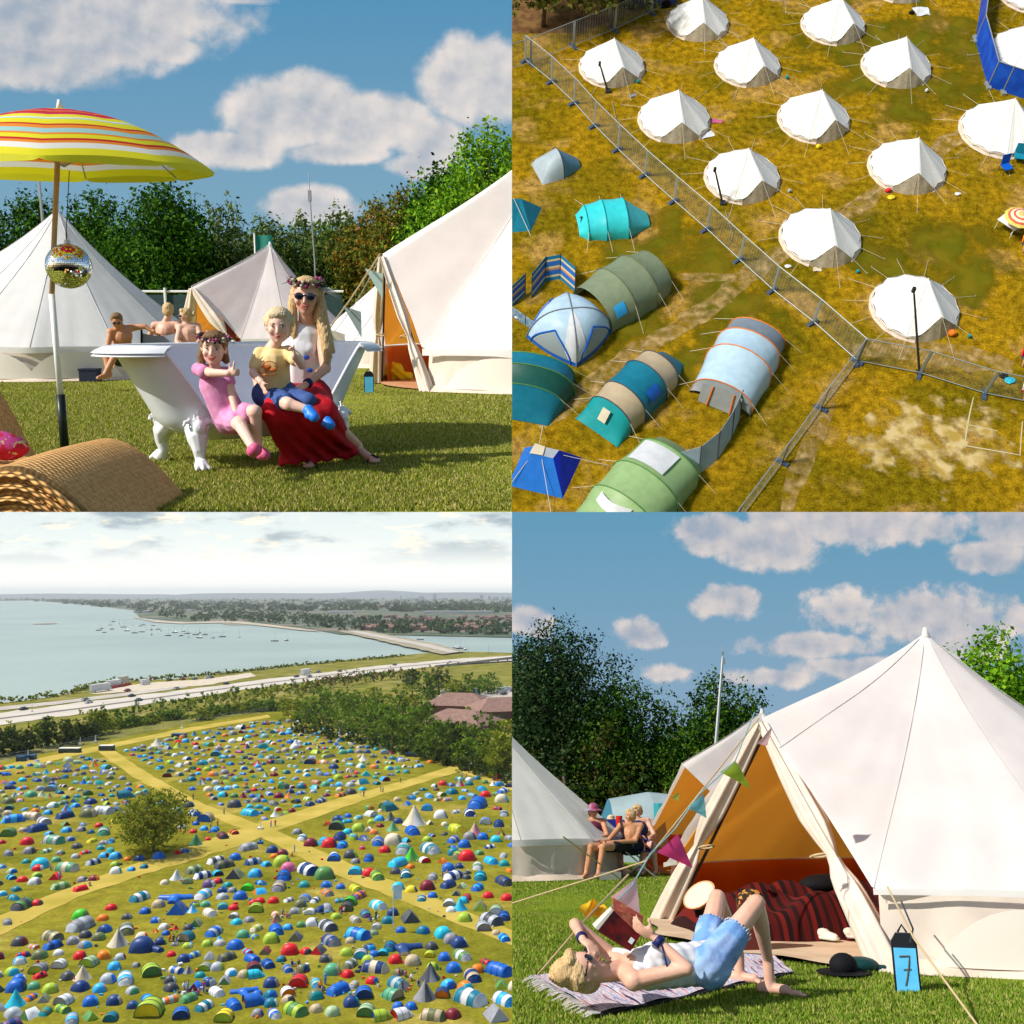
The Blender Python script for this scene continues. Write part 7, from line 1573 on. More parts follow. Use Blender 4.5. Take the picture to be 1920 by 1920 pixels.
# ---------------------------------------------------------------- the tents
# kinds: d dome, t tunnel, h half open hoop, r ridge, p pyramid, o pod; (x, y, width in pixels, kind, colour, second colour, angle)
HAND = """
22 1862 42 d blue navy 10|20 1892 40 p cyan cyan 20|30 1845 30 d blue white 30|72 1835 26 t red red -30|58 1857 26 d mint mint 10|78 1880 28 r olive grey 15|15 1930 40 t purple navy -40|112 1900 34 t lime green 60
148 1842 36 p cream tan 5|164 1888 34 d blue sky 20|105 1793 22 d white white 10|112 1848 2 d red red 0|145 1800 28 d red maroon 15|165 1812 30 h palegreen lime -10|190 1800 30 d orange yellow 25|214 1778 42 p cream grey 15|230 1845 46 t sky white 20|245 1893 26 d navy teal 10|258 1788 52 d navy navy 5|277 1830 36 h lime green 25|275 1905 50 h lime yellow 5|210 1820 28 d sky blue 30|252 1815 18 d grey dark 0
297 1773 26 d navy lime 20|318 1795 20 d red red 10|340 1806 28 d navy navy 12|325 1775 16 d grey white 0|348 1780 22 d lime white 0|385 1776 24 d lime green 10|390 1800 26 r grey white 15|410 1763 12 p sky sky 0|437 1782 34 d blue blue -15|423 1802 36 t olive dark -40|470 1805 34 t blue blue 50|382 1820 24 h grey lime 0|350 1828 22 p grey dark 0|372 1835 22 d turquoise turquoise 0|315 1845 26 d dark white 10|418 1846 28 r grey green 10|350 1880 36 t mint green -30|403 1868 36 t white white 40|455 1865 52 o blue blue 20|435 1893 40 t blue blue 30|380 1895 38 t white teal -20|335 1910 32 h blue navy 15|418 1915 34 h yellow lime 0|205 1915 26 h teal teal 5|130 1920 38 t sky silver 20|50 1912 36 r white green -20|480 1908 26 d grey purple 0
12 1605 26 t grey grey 30|60 1660 26 d white grey 0|36 1706 46 t green dark -5|10 1735 26 t grey grey 30|64 1700 24 d red dark 0|110 1668 34 t green palegreen -50|62 1652 2 d red red 0|37 1655 22 d red red 5|66 1634 24 d red white 5|45 1620 18 d turquoise green 0|68 1630 38 d cyan sky 10|100 1650 26 r red red 5|120 1635 44 t mint cream 75|148 1672 28 t red red -40|150 1655 22 d grey dark 0|172 1653 22 d maroon orange 0|172 1622 28 t navy silver -30|213 1640 26 d white mint 15|212 1612 26 d sky blue 0|212 1626 20 d lime green 0|236 1615 16 d orange orange 0|257 1615 22 d navy blue 0|294 1612 26 d blue blue 0|243 1635 18 d sky blue 0|267 1630 18 d teal navy 0|331 1603 16 d red red 0|345 1600 16 d blue navy 0
95 1583 42 t silver mint 70|45 1585 28 d red red 5|50 1602 26 d grey dark 0|12 1568 26 h green green 10|120 1562 22 d sky blue 0|65 1560 38 t navy navy -30|78 1546 34 t white grey 40|20 1543 40 t blue sky -60|52 1538 40 t cream tan 80|118 1535 34 t navy navy -30|160 1533 34 d olive tan 0|190 1527 40 t white silver 70|190 1566 36 t silver mint 20|218 1544 26 t lime yellow -40|182 1552 18 d red maroon 0|170 1580 20 t lime yellow -20|140 1592 22 d dark olive 0|148 1560 20 d grey navy 0|190 1585 18 d grey white 0
363 1587 28 p mint green 0|362 1530 28 t white blue 40|350 1515 24 d dark navy 0|338 1555 18 d white white 0|360 1563 16 d red red 0|380 1558 18 d sky blue 0|388 1577 14 d red orange 0|415 1573 30 t maroon dark 30|437 1565 24 t orange maroon 30|365 1548 16 d blue navy 0|400 1560 24 t sky blue 0|465 1530 34 t cyan sky 60|436 1515 30 d dark navy 0
463 1595 36 t silver grey -40|438 1614 26 d blue blue 0|473 1622 32 t silver navy -50|403 1620 34 t dark white -40|418 1628 38 t olive dark -45|437 1648 38 r olive dark 0|360 1638 36 t palegreen olive -30|378 1648 34 t navy white -45|475 1646 30 d sky blue 0|327 1652 26 p white silver 0|325 1690 62 o blue blue 5|258 1690 40 t white teal -20|293 1703 28 d tan grey 0|328 1715 44 r navy blue 5|378 1685 38 t sky white -10|405 1658 22 d red navy 0|388 1665 28 d purple white 0|414 1675 22 d navy blue 0|462 1670 22 h bright bright 0|447 1688 30 d blue blue 0|473 1698 20 d red red 0|204 1708 24 d red red 0|145 1725 34 d bright green 0|188 1728 24 d orange orange 0|234 1725 22 d dark grey 0|268 1715 24 d blue navy 0|288 1732 22 d blue white 0|327 1745 14 p red maroon 0|350 1745 22 d dark navy 0|365 1738 28 r olive green 0|398 1755 38 t silver blue -10|435 1708 22 d red red 0|437 1722 18 h white grey 0|390 1718 32 t cream white 40
30 1775 32 d dark maroon 0|145 1745 54 t grey silver -20|92 1765 44 t tan olive 60|95 1780 36 t navy blue -30|155 1760 26 d dark navy 0|180 1765 28 d olive green 0|232 1752 44 t silver olive 20|68 1800 32 d olive green 0|108 1815 26 h white white 0|68 1825 30 h grey lime 0|290 1750 12 p red yellow 0|30 1770 2 d red red 0|308 1755 18 d blue navy 0|452 1760 28 d mint mint 0
505 1770 36 d lime green 10|495 1790 26 r maroon olive 0|540 1792 38 d red red 5|552 1765 32 r dark olive 0|595 1790 32 r dark red -10|618 1773 44 t navy grey 35|612 1745 44 t silver dark 35|668 1762 50 t sky blue 60|655 1770 22 d tan grey 0|675 1797 28 h silver sky 5|700 1795 22 d blue blue 0|717 1792 20 h cyan teal 0|655 1815 34 t silver olive -20|688 1808 28 d lime white 0|620 1830 38 d mint palegreen 0|700 1825 52 t navy cream 75|558 1850 34 h red red 0|505 1853 34 d navy grey 5|500 1815 34 t blue navy 30|525 1805 22 d teal dark 0|580 1858 2 d red red 0|632 1865 46 t blue blue -35|680 1872 34 h blue navy 10|685 1905 34 h palegreen green 0|745 1855 48 t teal silver 40|805 1843 42 p dark grey 5|795 1880 46 p grey dark 10|730 1783 36 t navy teal 0|755 1785 70 o navy cream 10|740 1808 30 d red maroon 5|772 1812 36 d tan grey 5|745 1895 26 d blue navy 0|770 1895 26 d blue navy 15|885 1840 46 t tan navy 15|880 1885 66 t teal white 50|830 1760 38 d cyan grey 20|860 1778 36 d navy white 20|845 1770 34 d grey dark 10|865 1800 40 t green white 35|850 1825 34 d blue sky 10|895 1825 28 d orange orange 0|935 1830 54 t blue blue 50|805 1795 20 h lime yellow 0|810 1820 26 d lime green 0|940 1855 30 r green lime 0|945 1885 50 t white sky 40|930 1915 50 r grey silver 20|810 1915 50 t tan olive 75|550 1905 52 t lime green 50|505 1890 30 d teal white 10|480 1870 22 d blue blue 0|590 1785 4 d red red 0|540 1830 2 d red red 0
520 1670 40 t tan grey 5|510 1695 24 d red red 0|485 1695 22 d red red 0|570 1690 22 h blue white 0|600 1710 26 t navy navy -20|612 1680 30 t orange grey 30|568 1665 24 d turquoise mint 0|610 1665 24 d blue sky 0|637 1668 20 d blue blue 0|665 1672 30 t yellow lime 30|672 1685 32 t orange purple -20|655 1697 26 h bright green 0|648 1708 26 h dark olive 0|707 1705 38 t cyan white 40|612 1708 30 t grey silver 20|580 1715 20 h white white 0|622 1705 2 d red red 0|615 1755 2 d red red 0|684 1720 30 t turquoise purple 20|735 1718 26 d navy navy 0|725 1733 26 d teal cyan 0|768 1730 42 r dark dark 15|705 1742 18 h silver white 0|665 1730 28 t silver tan 30|515 1752 40 t blue blue 20|537 1745 22 d sky blue 0|562 1740 22 d green mint 0|550 1720 2 d red red 0|750 1750 22 d blue blue 0|606 1745 2 d red red 0|515 1720 24 t orange white 20|550 1715 24 d grey silver 0
525 1625 38 d lime green 10|537 1635 32 d pink pink 0|575 1640 50 t white navy 40|530 1650 40 t navy blue 10|605 1650 44 d green olive 10|508 1600 26 d navy navy 0|527 1605 24 d maroon dark 0|512 1610 18 d orange orange 0|625 1615 24 h blue blue 0|555 1565 22 d grey olive 0|565 1575 26 t teal white 0|580 1588 30 d maroon dark 0|605 1583 30 t sky cyan 0|615 1590 34 d red maroon 0|635 1575 34 t navy navy 0|640 1590 30 t sky blue 0|625 1610 28 t navy white 10
655 1610 30 d dark lime 0|665 1620 20 d grey dark 0|690 1615 28 t navy blue 0|720 1600 26 d red maroon 0|728 1590 2 d red red 0|735 1585 40 d cream olive 0|755 1600 44 t turquoise silver 0|708 1585 34 t grey blue 0|805 1600 46 t teal white 30|770 1615 32 p bright green 0|745 1625 40 t sky cyan -30|740 1640 24 d dark navy 0|665 1640 26 h cyan sky 0|690 1645 30 d red orange 0|705 1650 38 t lime green 20|760 1645 32 t white teal 10|810 1650 28 t silver grey -5|850 1650 40 t navy white -40|840 1665 34 t navy navy -30|745 1670 28 d cyan sky 0|770 1675 26 d yellow navy 0|800 1670 34 d maroon dark 10|790 1690 26 t silver teal 0|810 1685 22 d blue navy 0|840 1635 30 d blue blue 0|830 1605 2 d red red 0|860 1610 36 t lime olive -20|875 1615 38 d red red 0|895 1630 30 t green white 0|920 1620 32 t cyan sky 30|945 1625 24 d turquoise mint 0|900 1650 36 t cyan teal 0|945 1660 40 t navy dark 30|895 1670 30 t sky blue -20|915 1685 24 d red red 0|950 1690 26 d red red 0|875 1688 26 t dark red 0|855 1680 22 r olive dark 0|868 1695 24 d cyan blue 0|842 1700 24 h white grey 0|848 1698 2 d red red 0|862 1710 30 p cyan sky 0|900 1708 34 r olive lime 0|845 1712 22 d white white 0|930 1715 28 h palegreen white 0|870 1730 32 d lime green 0|920 1735 50 t silver dark 40|945 1725 34 t blue navy 0|905 1745 28 h silver grey 10|930 1755 20 d tan orange 0|945 1765 30 t sky blue 20
670 1560 30 d lime green 0|630 1555 28 h green dark 0|612 1548 18 r red orange 0|695 1545 18 d lime white 0|690 1560 20 r white tan 0|730 1540 26 p olive dark 0|775 1550 48 p cream white 5|772 1565 38 t blue blue 20|735 1560 26 p mint green 0|745 1545 22 d navy navy 0|710 1540 22 d sky blue 0|700 1565 20 d orange tan 0|705 1580 26 r silver white 0|660 1575 28 t sky lime 0|650 1565 22 d cyan blue 0|800 1520 22 h blue sky 0|825 1535 30 d white grey 0|855 1560 36 t lime yellow 40|890 1565 28 p tan pink 0|880 1575 28 d grey dark 0|905 1575 26 d blue navy 0|930 1580 26 d cyan lime 0|850 1580 30 t tan blue -20|870 1590 28 d blue navy 0|850 1605 28 d teal turquoise 0|895 1515 50 t blue blue -10|880 1530 34 t white navy 10|820 1580 2 d red red 0|945 1530 26 t navy silver 0|940 1505 30 d cream sky 0|910 1495 24 d red red 0|910 1545 22 h blue white 0|935 1550 30 t navy navy 0
"""
KD = {'d': ('dome', 'dome_tent'), 't': ('tunnel', 'tunnel_tent'), 'h': ('half', 'hoop_tent'), 'r': ('ridge', 'ridge_tent'), 'p': ('pyramid', 'pyramid_tent'), 'o': ('pod', 'family_tent')}
KW = {'d': 'dome tent', 't': 'tunnel tent', 'h': 'open hoop tent', 'r': 'ridge tent', 'p': 'pointed tipi tent', 'o': 'large star shaped family tent'}
BASEW = {'d': 2.3, 't': 3.2, 'h': 2.1, 'r': 2.5, 'p': 2.0, 'o': 4.2}
tents = []
for ln_ in HAND.replace('\n', '|').split('|'):
    q = ln_.split()
    if len(q) < 7 or float(q[2]) < 8: continue
    tents.append((float(q[0]), float(q[1]), float(q[2]), q[3], q[4], q[5], float(q[6])))
# the crowd of tents further back, kept off the tracks
rt_ = random.Random(11)
def inpoly(x, y, pg):
    ins = False
    for i in range(len(pg)):
        (ax, ay), (bx, by) = pg[i], pg[i - 1]
        if (ay > y) != (by > y) and x < (bx - ax) * (y - ay) / (by - ay) + ax: ins = not ins
    return ins
zones = [[(232, 1410), (330, 1385), (500, 1352), (545, 1352), (620, 1368), (720, 1392), (830, 1428), (700, 1478), (620, 1500), (535, 1528), (480, 1545), (400, 1505), (300, 1452)],
         [(-20, 1448), (60, 1430), (150, 1420), (185, 1425), (260, 1475), (330, 1520), (400, 1545), (300, 1530), (200, 1540), (-20, 1545)],
         [(560, 1560), (700, 1515), (830, 1470), (905, 1452), (985, 1480), (985, 1500), (900, 1500), (780, 1510), (650, 1545)],
         [(-20, 1545), (200, 1535), (220, 1600), (130, 1645), (-20, 1705)], [(-20, 1800), (130, 1735), (300, 1660), (480, 1600), (640, 1690), (820, 1760), (985, 1840), (985, 1915), (-20, 1915)], [(575, 1575), (985, 1500), (985, 1740), (830, 1670), (660, 1600)]]
cols_ = ['blue', 'navy', 'sky', 'teal', 'cyan', 'green', 'lime', 'red', 'orange', 'grey', 'dark', 'white', 'olive', 'cream', 'mint', 'silver', 'maroon', 'blue', 'sky', 'navy', 'palegreen', 'white', 'silver', 'grey', 'turquoise', 'tan']
taken = [(a[0], a[1], a[2]) for a in tents]
far = []; tries = 0
while len(far) < 880 and tries < 42000:
    tries += 1; zi = rt_.choices([0, 1, 2, 3, 4, 5], [9, 4, 3, 1, 1, 1])[0] if tries < 40000 else rt_.choice([3, 4, 5]); z = zones[zi]; x = rt_.uniform(-20, 985); y = rt_.uniform(1350, 1548) if zi < 3 else rt_.uniform(1500, 1915)
    if not inpoly(x, y, z): continue
    k = (y - HZ) / 55.0; w = rt_.uniform(1.9, 3.8 if zi < 3 else 2.6) * k
    if any(abs(x - a) < (w + c) * .40 and abs(y - b2) < (w + c) * .24 for a, b2, c in taken): continue
    taken.append((x, y, w)); kd = rt_.choices('dthrp', [46, 30, 10, 9, 3])[0]; far.append((x, y, w, kd, rt_.choice(cols_), rt_.choice(cols_), rt_.uniform(-70, 70)))
far.append((770, 1415 - 4, 14, 'p', 'white', 'cream', 0)) if False else None
for (x, y, w, c_) in [(680, 1427, 20, 'cream'), (553, 1398, 18, 'white'), (290, 1400, 24, 'cream'), (480, 1437, 18, 'red')]: far.append((x, y, w, 'p', c_, 'white', 0))
def mk_label(t, others, used, hand_):
    x, y, w, kd, c1_, c2_, a = t
    C = lambda c: WORD.get(c, c)
    base = ('%s %s' % (C(c1_), KW[kd])) if c1_ == c2_ else ('%s and %s %s' % (C(c1_), C(c2_), KW[kd]))
    near_ = sorted(((math.hypot(o[0] - x, (o[1] - y) * 1.6), o) for o in others if o is not t), key=lambda q: q[0])[:6]
    def rel(o):
        dx, dy = x - o[0], y - o[1]
        d = ('right of' if dx > 0 else 'left of') if abs(dx) > abs(dy) * 1.1 else ('in front of' if dy > 0 else 'behind')
        return '%s a %s %s' % (d, C(o[4]), KW[o[3]].replace('large star shaped ', ''))
    cand = ['%s %s' % (base, rel(near_[0][1]))] + ['%s %s and %s' % (base, rel(near_[0][1]), rel(n_[1])) for n_ in near_[1:]]
    zone_ = 'in the %s %s of the field' % ('front' if y > 1760 else 'middle' if y > 1600 else 'back', 'left' if x < 320 else 'right' if x > 640 else 'centre')
    cand += [c + ', ' + zone_ for c in cand[:1]] + ['%s %s' % (base, zone_)]
    for c in cand:
        if len(c.split()) <= 16 and c not in used: used.add(c); return c
    n = 2
    c = '%s %s %s' % (base, rel(near_[1][1]), zone_.replace('of the field', '')); c = ' '.join(c.split()[:16]); used.add(c); return c
allt = sorted(tents + far, key=lambda t: -(t[2] ** 2)); things_ = allt[:296]; rest = allt[296:]
meshes = {k: dome_mb(v[0]).mesh(v[1], [nm('blue'), nm('navy'), nm('dark')], True) for k, v in KD.items()}
used_ = set()
for t in things_:
    x, y, w, kd, c1_, c2_, a = t; p = G(x, y); s = w / ppm(p) / BASEW[kd]; p = p + Vector((0, s * .9, 0))
    o = bpy.data.objects.new(KD[kd][1], meshes[kd]); COL[CUR].objects.link(o)
    hgt_ = {'d': 1.12, 't': 1.12, 'h': 1.12, 'r': 1.12, 'p': 1.2, 'o': .62}[kd]
    place(o, p, R(a), None, (s, s, s * hgt_))
    for i, m in enumerate((nm(c1_), nm(c2_), nm(c2_ if kd == 't' else 'dark'))): 
        if i < len(o.material_slots): o.material_slots[i].link = 'OBJECT'; o.material_slots[i].material = m
    tag(o, mk_label(t, things_, used_, True), 'tent', {'d': 'dome tents', 't': 'tunnel tents', 'h': 'hoop tents', 'r': 'ridge tents', 'p': 'pointed tents', 'o': 'family tents'}[kd] + ' of the festival field')
# the rest of the crowd as one object
vs, fs, ms_ = [], [], []; palette = list(TC); off = 0
for (x, y, w, kd, c1_, c2_, a) in rest:
    p = G(x, y); s = w / ppm(p) / BASEW[kd]; me = meshes[kd]; co = np.empty(len(me.vertices) * 3); me.vertices.foreach_get('co', co); co = co.reshape(-1, 3) * s
    ca, sa = math.cos(R(a)), math.sin(R(a)); vs.append(np.stack([co[:, 0] * ca - co[:, 1] * sa + p.x, co[:, 0] * sa + co[:, 1] * ca + p.y + s, co[:, 2] + .02], 1))
    for pl_ in me.polygons: fs.append([i + off for i in pl_.vertices]); ms_.append(palette.index((c1_, c2_, c2_)[pl_.material_index]))
    off += len(co)
me = bpy.data.meshes.new('distant_tents'); me.from_pydata(np.vstack(vs).tolist(), [], fs)
for c_ in palette: me.materials.append(nm(c_))
me.polygons.foreach_set('material_index', ms_); me.polygons.foreach_set('use_smooth', [True] * len(fs)); me.update()
o = bpy.data.objects.new('distant_tents', me); COL[CUR].objects.link(o); place(o); o['kind'] = 'stuff'
# camping gear and people between the tents
rp = random.Random(21); shirts = ['red', 'white', 'navy', 'dark', 'tan', 'orange', 'sky', 'grey', 'pink']
spots = [(70, 1820), (86, 1815), (78, 1833), (325, 1772), (335, 1766), (318, 1765), (352, 1862), (362, 1868), (372, 1866), (382, 1862), (345, 1855), (548, 1812), (560, 1820), (555, 1830), (600, 1852), (610, 1846), (605, 1862), (760, 1832), (748, 1838), (772, 1838), (785, 1850), (755, 1858), (168, 1662), (158, 1668), (112, 1650), (95, 1632), (508, 1552), (516, 1550), (675, 1492), (682, 1494), (714, 1485), (718, 1486), (548, 1606), (552, 1600), (530, 1715), (538, 1722), (640, 1715), (645, 1710), (695, 1728), (705, 1726), (395, 1555), (408, 1550), (830, 1645), (838, 1640), (300, 1395), (875, 1460), (866, 1458), (751, 1468), (362, 1500), (420, 1527)]
wherep = lambda x, y: 'in the %s %s of the field' % ('front' if y > 1760 else 'middle' if y > 1600 else 'back', 'left' if x < 320 else 'right' if x > 640 else 'centre')
protp = {}
for i, (x, y) in enumerate(spots):
    pose = 'stand' if y < 1560 or i % 3 == 0 else 'sit'; sh = shirts[i % len(shirts)]; key = (pose, sh); nt_ = min(tents, key=lambda t: math.hypot(t[0] - x, t[1] - y)); lab = 'tiny %s person in %s beside the %s %s' % ('standing' if pose == 'stand' else 'sitting', WORD.get(sh, sh), WORD.get(nt_[4], nt_[4]), KW[nt_[3]])
    if key not in protp: protp[key] = tiny_person(lab, G(x, y), sh, 'dark' if i % 2 else 'blue', pose, i * 1.3, 'tiny people among the tents')
    else:
        c = protp[key].copy(); COL[CUR].objects.link(c); place(c, G(x, y), i * 1.3); c['label'] = lab
gear = MB(); gm = [nm(c) for c in ('white', 'dark', 'red', 'sky', 'orange', 'green', 'tan')]
for i in range(420):
    t = rp.choice(tents); 
    if rp.random() < .5: t = (rp.choice([70, 325, 365, 555, 605, 765, 160, 400, 545, 640, 830, 700]), rp.choice([1820, 1770, 1862, 1820, 1855, 1845, 1660, 1555, 1715, 1645, 1728]), 26)
    x = t[0] + rp.gauss(0, .6) * t[2]; y = t[1] + rp.gauss(0, .3) * t[2]
    if y > 1915 or y < 1400 or x > 975: continue
    p = G(x, y); gear.mi = rp.randrange(len(gm)); s = rp.uniform(.15, .4); gear.box(p + Vector((0, 0, s * .5)), (s * rp.uniform(.8, 2), s * rp.uniform(.8, 1.6), s), rp.uniform(0, 3), taper=rp.uniform(.5, 1))
struct(gear, 'camping_gear', gm, kind='stuff')
# ================================================================== the camp with the reader on the rug
use('camp')
turf2 = mat('turf_green', (.14, .22, .018), .95, col2=(.22, .29, .03), scale=1.0, detail=7, lo=.38, hi=.62, col3=(.24, .22, .06), scale3=1.3, lo3=.56, hi3=.74, bump=.9, bscale=60, spec=0)
mb = MB(); mb.grid(lambda u, v: Vector((-4 + 32 * u, 4.4 + 40 * v, .02 * math.sin(u * 30) * math.sin(v * 22))), 60, 60); struct(mb, 'lawn_ground', turf2, True)
grass_g = [mat('grass_green_%d' % i, c, .7, trans=.25, spec=.08) for i, c in enumerate([(.16, .27, .018), (.22, .34, .03), (.31, .40, .05), (.46, .44, .12), (.11, .20, .014)])]
gA, gB = G(1652, 1822), G(1240, 1728); gm_ = (gA + gB) / 2; gn = Vector(((gB - gA).y, -(gB - gA).x, 0)).normalized(); gn = gn if gn.x < 0 else -gn
BR = 2.85; BT_ = math.asin((gA - gB).length / 2 / BR); bc = gm_ - gn * BR * math.cos(BT_); print('BELL', bc, math.degrees(BT_), (gA - gB).length)
BELLC = (bc.x, bc.y)
lawn('camp', 0, .53, 4.9, 22, 330000, .024, 13, [[G(985, 1836), G(1120, 1916), G(1492, 1830), G(1445, 1788)]], [(*BELLC, 2.93)])
use('camp')
BW = .56; BH = D(1733, 1186, bc.y).z; DA = math.atan2(gn.y, gn.x); BPR = (BR * math.cos(BT_) - .22) / BR; pk0 = bc + gn * BR * BPR; BD = D(1450, 1347, pk0.y).z; print('PK', PX(pk0 + Vector((0, 0, BD))), PX(bc + Vector((0, 0, BH))), BH, BD)
big = bell('large white bell tent with its doorway tied open showing an orange inside', bc, DA, Rr=BR, H=BH, hw=BW, hd=BD, n=12, scal=.02, sub=10, nv=22, ropes=False, open_=True, sag=.15, thd=BT_, pr=BPR, seam_r=.003, vdrop=.045)
inner(big, BR, BH, BW, BD, BT_, sag=.15, pr=BPR)
flaps(big, BR, BW, BD, BT_, BPR, .065)
wallarc(big, BR, BW, [DA * 0 + R(a) for a in (60, 92)], h=.40, w=.26)
mb = MB(); th = R(66); mb.box((BR * 1.015 * math.cos(th), BR * 1.015 * math.sin(th), .44), (.015, .17, .12), rz=th); mb.build('label_tab', canvas, big)
for th in (R(33), R(60), R(92)):
    pass
# vent hood near the top
vp = PI_[CUR] @ (big.matrix_world @ Vector((0, 0, 0)))
def roof_at(th, v, Rr=BR, H=BH):
    e = rimpt(th, Rr, BW, BD, BT_, 12, .02, pr=BPR); p = Vector((0, 0, H)).lerp(e, v); p.z -= .15 * 4 * v * (1 - v) * (1.25 - v) * (H - e.z) * .5; return p
bm_ = PI_[CUR] @ big.matrix_world; best = min(((math.hypot(PX(bm_ @ roof_at(a * .02, v * .02))[0] - 1768, PX(bm_ @ roof_at(a * .02, v * .02))[1] - 1258) + (0 if (bm_ @ roof_at(a * .02, v * .02)).y < bc.y + .3 else 999), a, v) for a in range(315) for v in range(5, 25)))
vent = bm_ @ roof_at(best[1] * .02, best[2] * .02); iv = (PI_[CUR] @ big.matrix_world).inverted()
mb = MB(); c_ = iv @ vent; out_ = Vector((c_.x, c_.y, 0)).normalized(); sd_ = Vector((-out_.y, out_.x, 0))
mb.grid(lambda u, v: c_ + sd_ * (.09 * math.cos(math.pi * u)) + Vector((0, 0, .09 * math.sin(math.pi * u))) + out_ * (.20 * v - .03), 10, 3); mb.build('vent_hood', canvas, big, True)
mb = MB(); mb.add([c_ + sd_ * (.085 * math.cos(math.pi * k / 8)) + Vector((0, 0, .085 * math.sin(math.pi * k / 8))) + out_ * .165 for k in range(9)], [tuple(range(9))]); mb.build('vent_opening', inner_glow, big)
# doorstep groundsheet reaching out of the door
mb = MB()
def step(u, v):
    a = -BT_ * .98 + u * 2 * BT_ * .98; chord = BR * math.cos(BT_) / math.cos(a); r_ = chord * .7 + v * (BR * (1.015 + .02 * math.sin(u * 22)) - chord * .7); return Vector((r_ * math.cos(a), r_ * math.sin(a), .035 + .010 * math.sin(u * 17) * math.sin(v * 7)))
mb.grid(step, 30, 8); mb.build('doorstep_sheet', mat('doorstep', (.58, .42, .28), .85, col2=(.66, .50, .35), scale=4), big, True)
PB = PI_[CUR] @ big.matrix_world
peak = PB @ Vector((BR * BPR, 0, BD)); S = Vector
# ---------------------------------------------------------------- things inside the tent
blm = mat('blanket_red', (.42, .012, .01), .95, scale=3); stripes(blm, [(0, (.075, .003, .003)), (.22, (.02, .002, .002)), (.34, (.13, .006, .004)), (.5, (.008, .001, .002)), (.66, (.075, .003, .003)), (.84, (.02, .002, .002))], 3.6, 'X') if 'stripes' in globals() else None
bp = D(1500, 1730, 10.3); bp.z = 0
mb = MB()
def bed(u, v):
    x = (u - .5) * 2.1; y = (v - .5) * 1.5; e = (1 - abs(u * 2 - 1) ** 5) * (1 - abs(v * 2 - 1) ** 4); z = .33 * e ** .6 + .05 * math.sin(x * 9 + y * 6 + 2 * math.sin(y * 5)) * e + .06 * math.sin(y * 9 - x * 5) * e + .05 * math.exp(-((x - .6) ** 2 + (y - .1) ** 2) * 6)
    return S((x, y, .03 + max(0, z)))
mb.grid(bed, 50, 36); solo(mb, 'striped_bedding', blm, 'dark red striped blankets heaped on a bed inside the large tent', 'bedding', bp, R(8), smooth=True)
mb = MB(); mb.ell((0, 0, .06), (.30, .16, .10), 14, 8); solo(mb, 'black_pillow', black, 'black pillow lying on the red striped bedding', 'pillow', bp + S((.35, .25, .36)), .3, smooth=True)
root = thing('dish_chair', 'round padded basket chair leaning inside the left side of the large tent', 'chair', D(1322, 1680, 9.1) * 1.0)
root.matrix_world = P[CUR] @ Matrix.Translation(S((D(1318, 1665, 10.2).x, 10.2, .30))) @ Matrix.Rotation(R(-38), 4, 'Y') @ Matrix.Rotation(R(25), 4, 'X') @ Matrix.Scale(.55, 4)
mb = MB(); mb.lathe([(.001, .0), (.12, .01), (.24, .06), (.30, .14), (.31, .15), (.30, .155), (.25, .10), (.12, .04), (.001, .03)], 28); mb.build('basket', mat('basket', (.62, .30, .12), .8, col2=(.7, .36, .16), scale=12), root, True)
mb = MB(); mb.lathe([(.001, .10), (.20, .115), (.29, .14), (.27, .155), (.15, .13), (.001, .12)], 28); mb.build('cushion', mat('cushion_pale', (.70, .62, .48), .9), root, True)
for k in range(3): mb = MB(); a = k * 2.1; mb.tube([(.2 * math.cos(a), .2 * math.sin(a), .04), (.26 * math.cos(a), .26 * math.sin(a), -.28)], .012, 5); mb.build('leg', darkst, root)
hp = D(1408, 1690, 9.0); mb = MB(); f_ = mat('patterned', (.62, .26, .05), .8, col2=(.02, .015, .01), scale=22, lo=.46, hi=.52); mb.ell((0, 0, 0), (.12, .10, .10), 14, 10); solo(mb, 'patterned_cushion', f_, 'small orange and black patterned cushion behind the reader\'s knee', 'cushion', hp + S((0, 0, .0)), smooth=True)
mb = MB(); mb.box((0, 0, .21), (.20, .2, .42)); solo(mb, 'storage_box', mat('dark_red_box', (.10, .02, .012), .7), 'dark low storage box under the patterned cushion inside the tent', 'box', S((hp.x, hp.y + .02, 0)))
whs = mat('shoe_white', (.62, .60, .50), .6, col2=(.72, .70, .60), scale=20)
def shoe(px, py, rz, label):
    c = G(px, py, .04); root = thing('shoe', label, 'shoe', S((c.x, c.y, .045)), rz, 'white trainers on the doorstep sheet')
    mb = MB(); mb.cap((-.09, 0, .045), (.02, 0, .045), .042, .045); mb.cap((.0, 0, .04), (.13, 0, .028), .045, .030); mb.cap((-.09, 0, .05), (-.08, 0, .09), .038, .030); fuse(mb, 'upper', whs, .007, root, 2)
    mb = MB(); mb.cap((-.10, 0, .012), (.13, 0, .012), .045, .040); mb.v = [(x, y, .002 + min(.024, max(0, z))) for x, y, z in mb.v]; mb.build('sole', mat('sole_white', (.62, .60, .52), .5), root, True)
    mb = MB()
    for k in range(4): mb.tube([(.0 + k * .022, -.028, .075 - k * .007), (.0 + k * .022, 0, .088 - k * .007), (.0 + k * .022, .028, .075 - k * .007)], .004, 4)
    mb.build('laces', whitep, root); mb = MB(); mb.ell((-.085, 0, .10), (.026, .024, .012), 10, 6); mb.build('opening', darkst, root, True)
shoe(1545, 1762, R(-60), 'left white trainer with its laces towards us, on the doorstep sheet'); shoe(1588, 1760, R(-28), 'right white trainer turned sideways on the doorstep sheet')
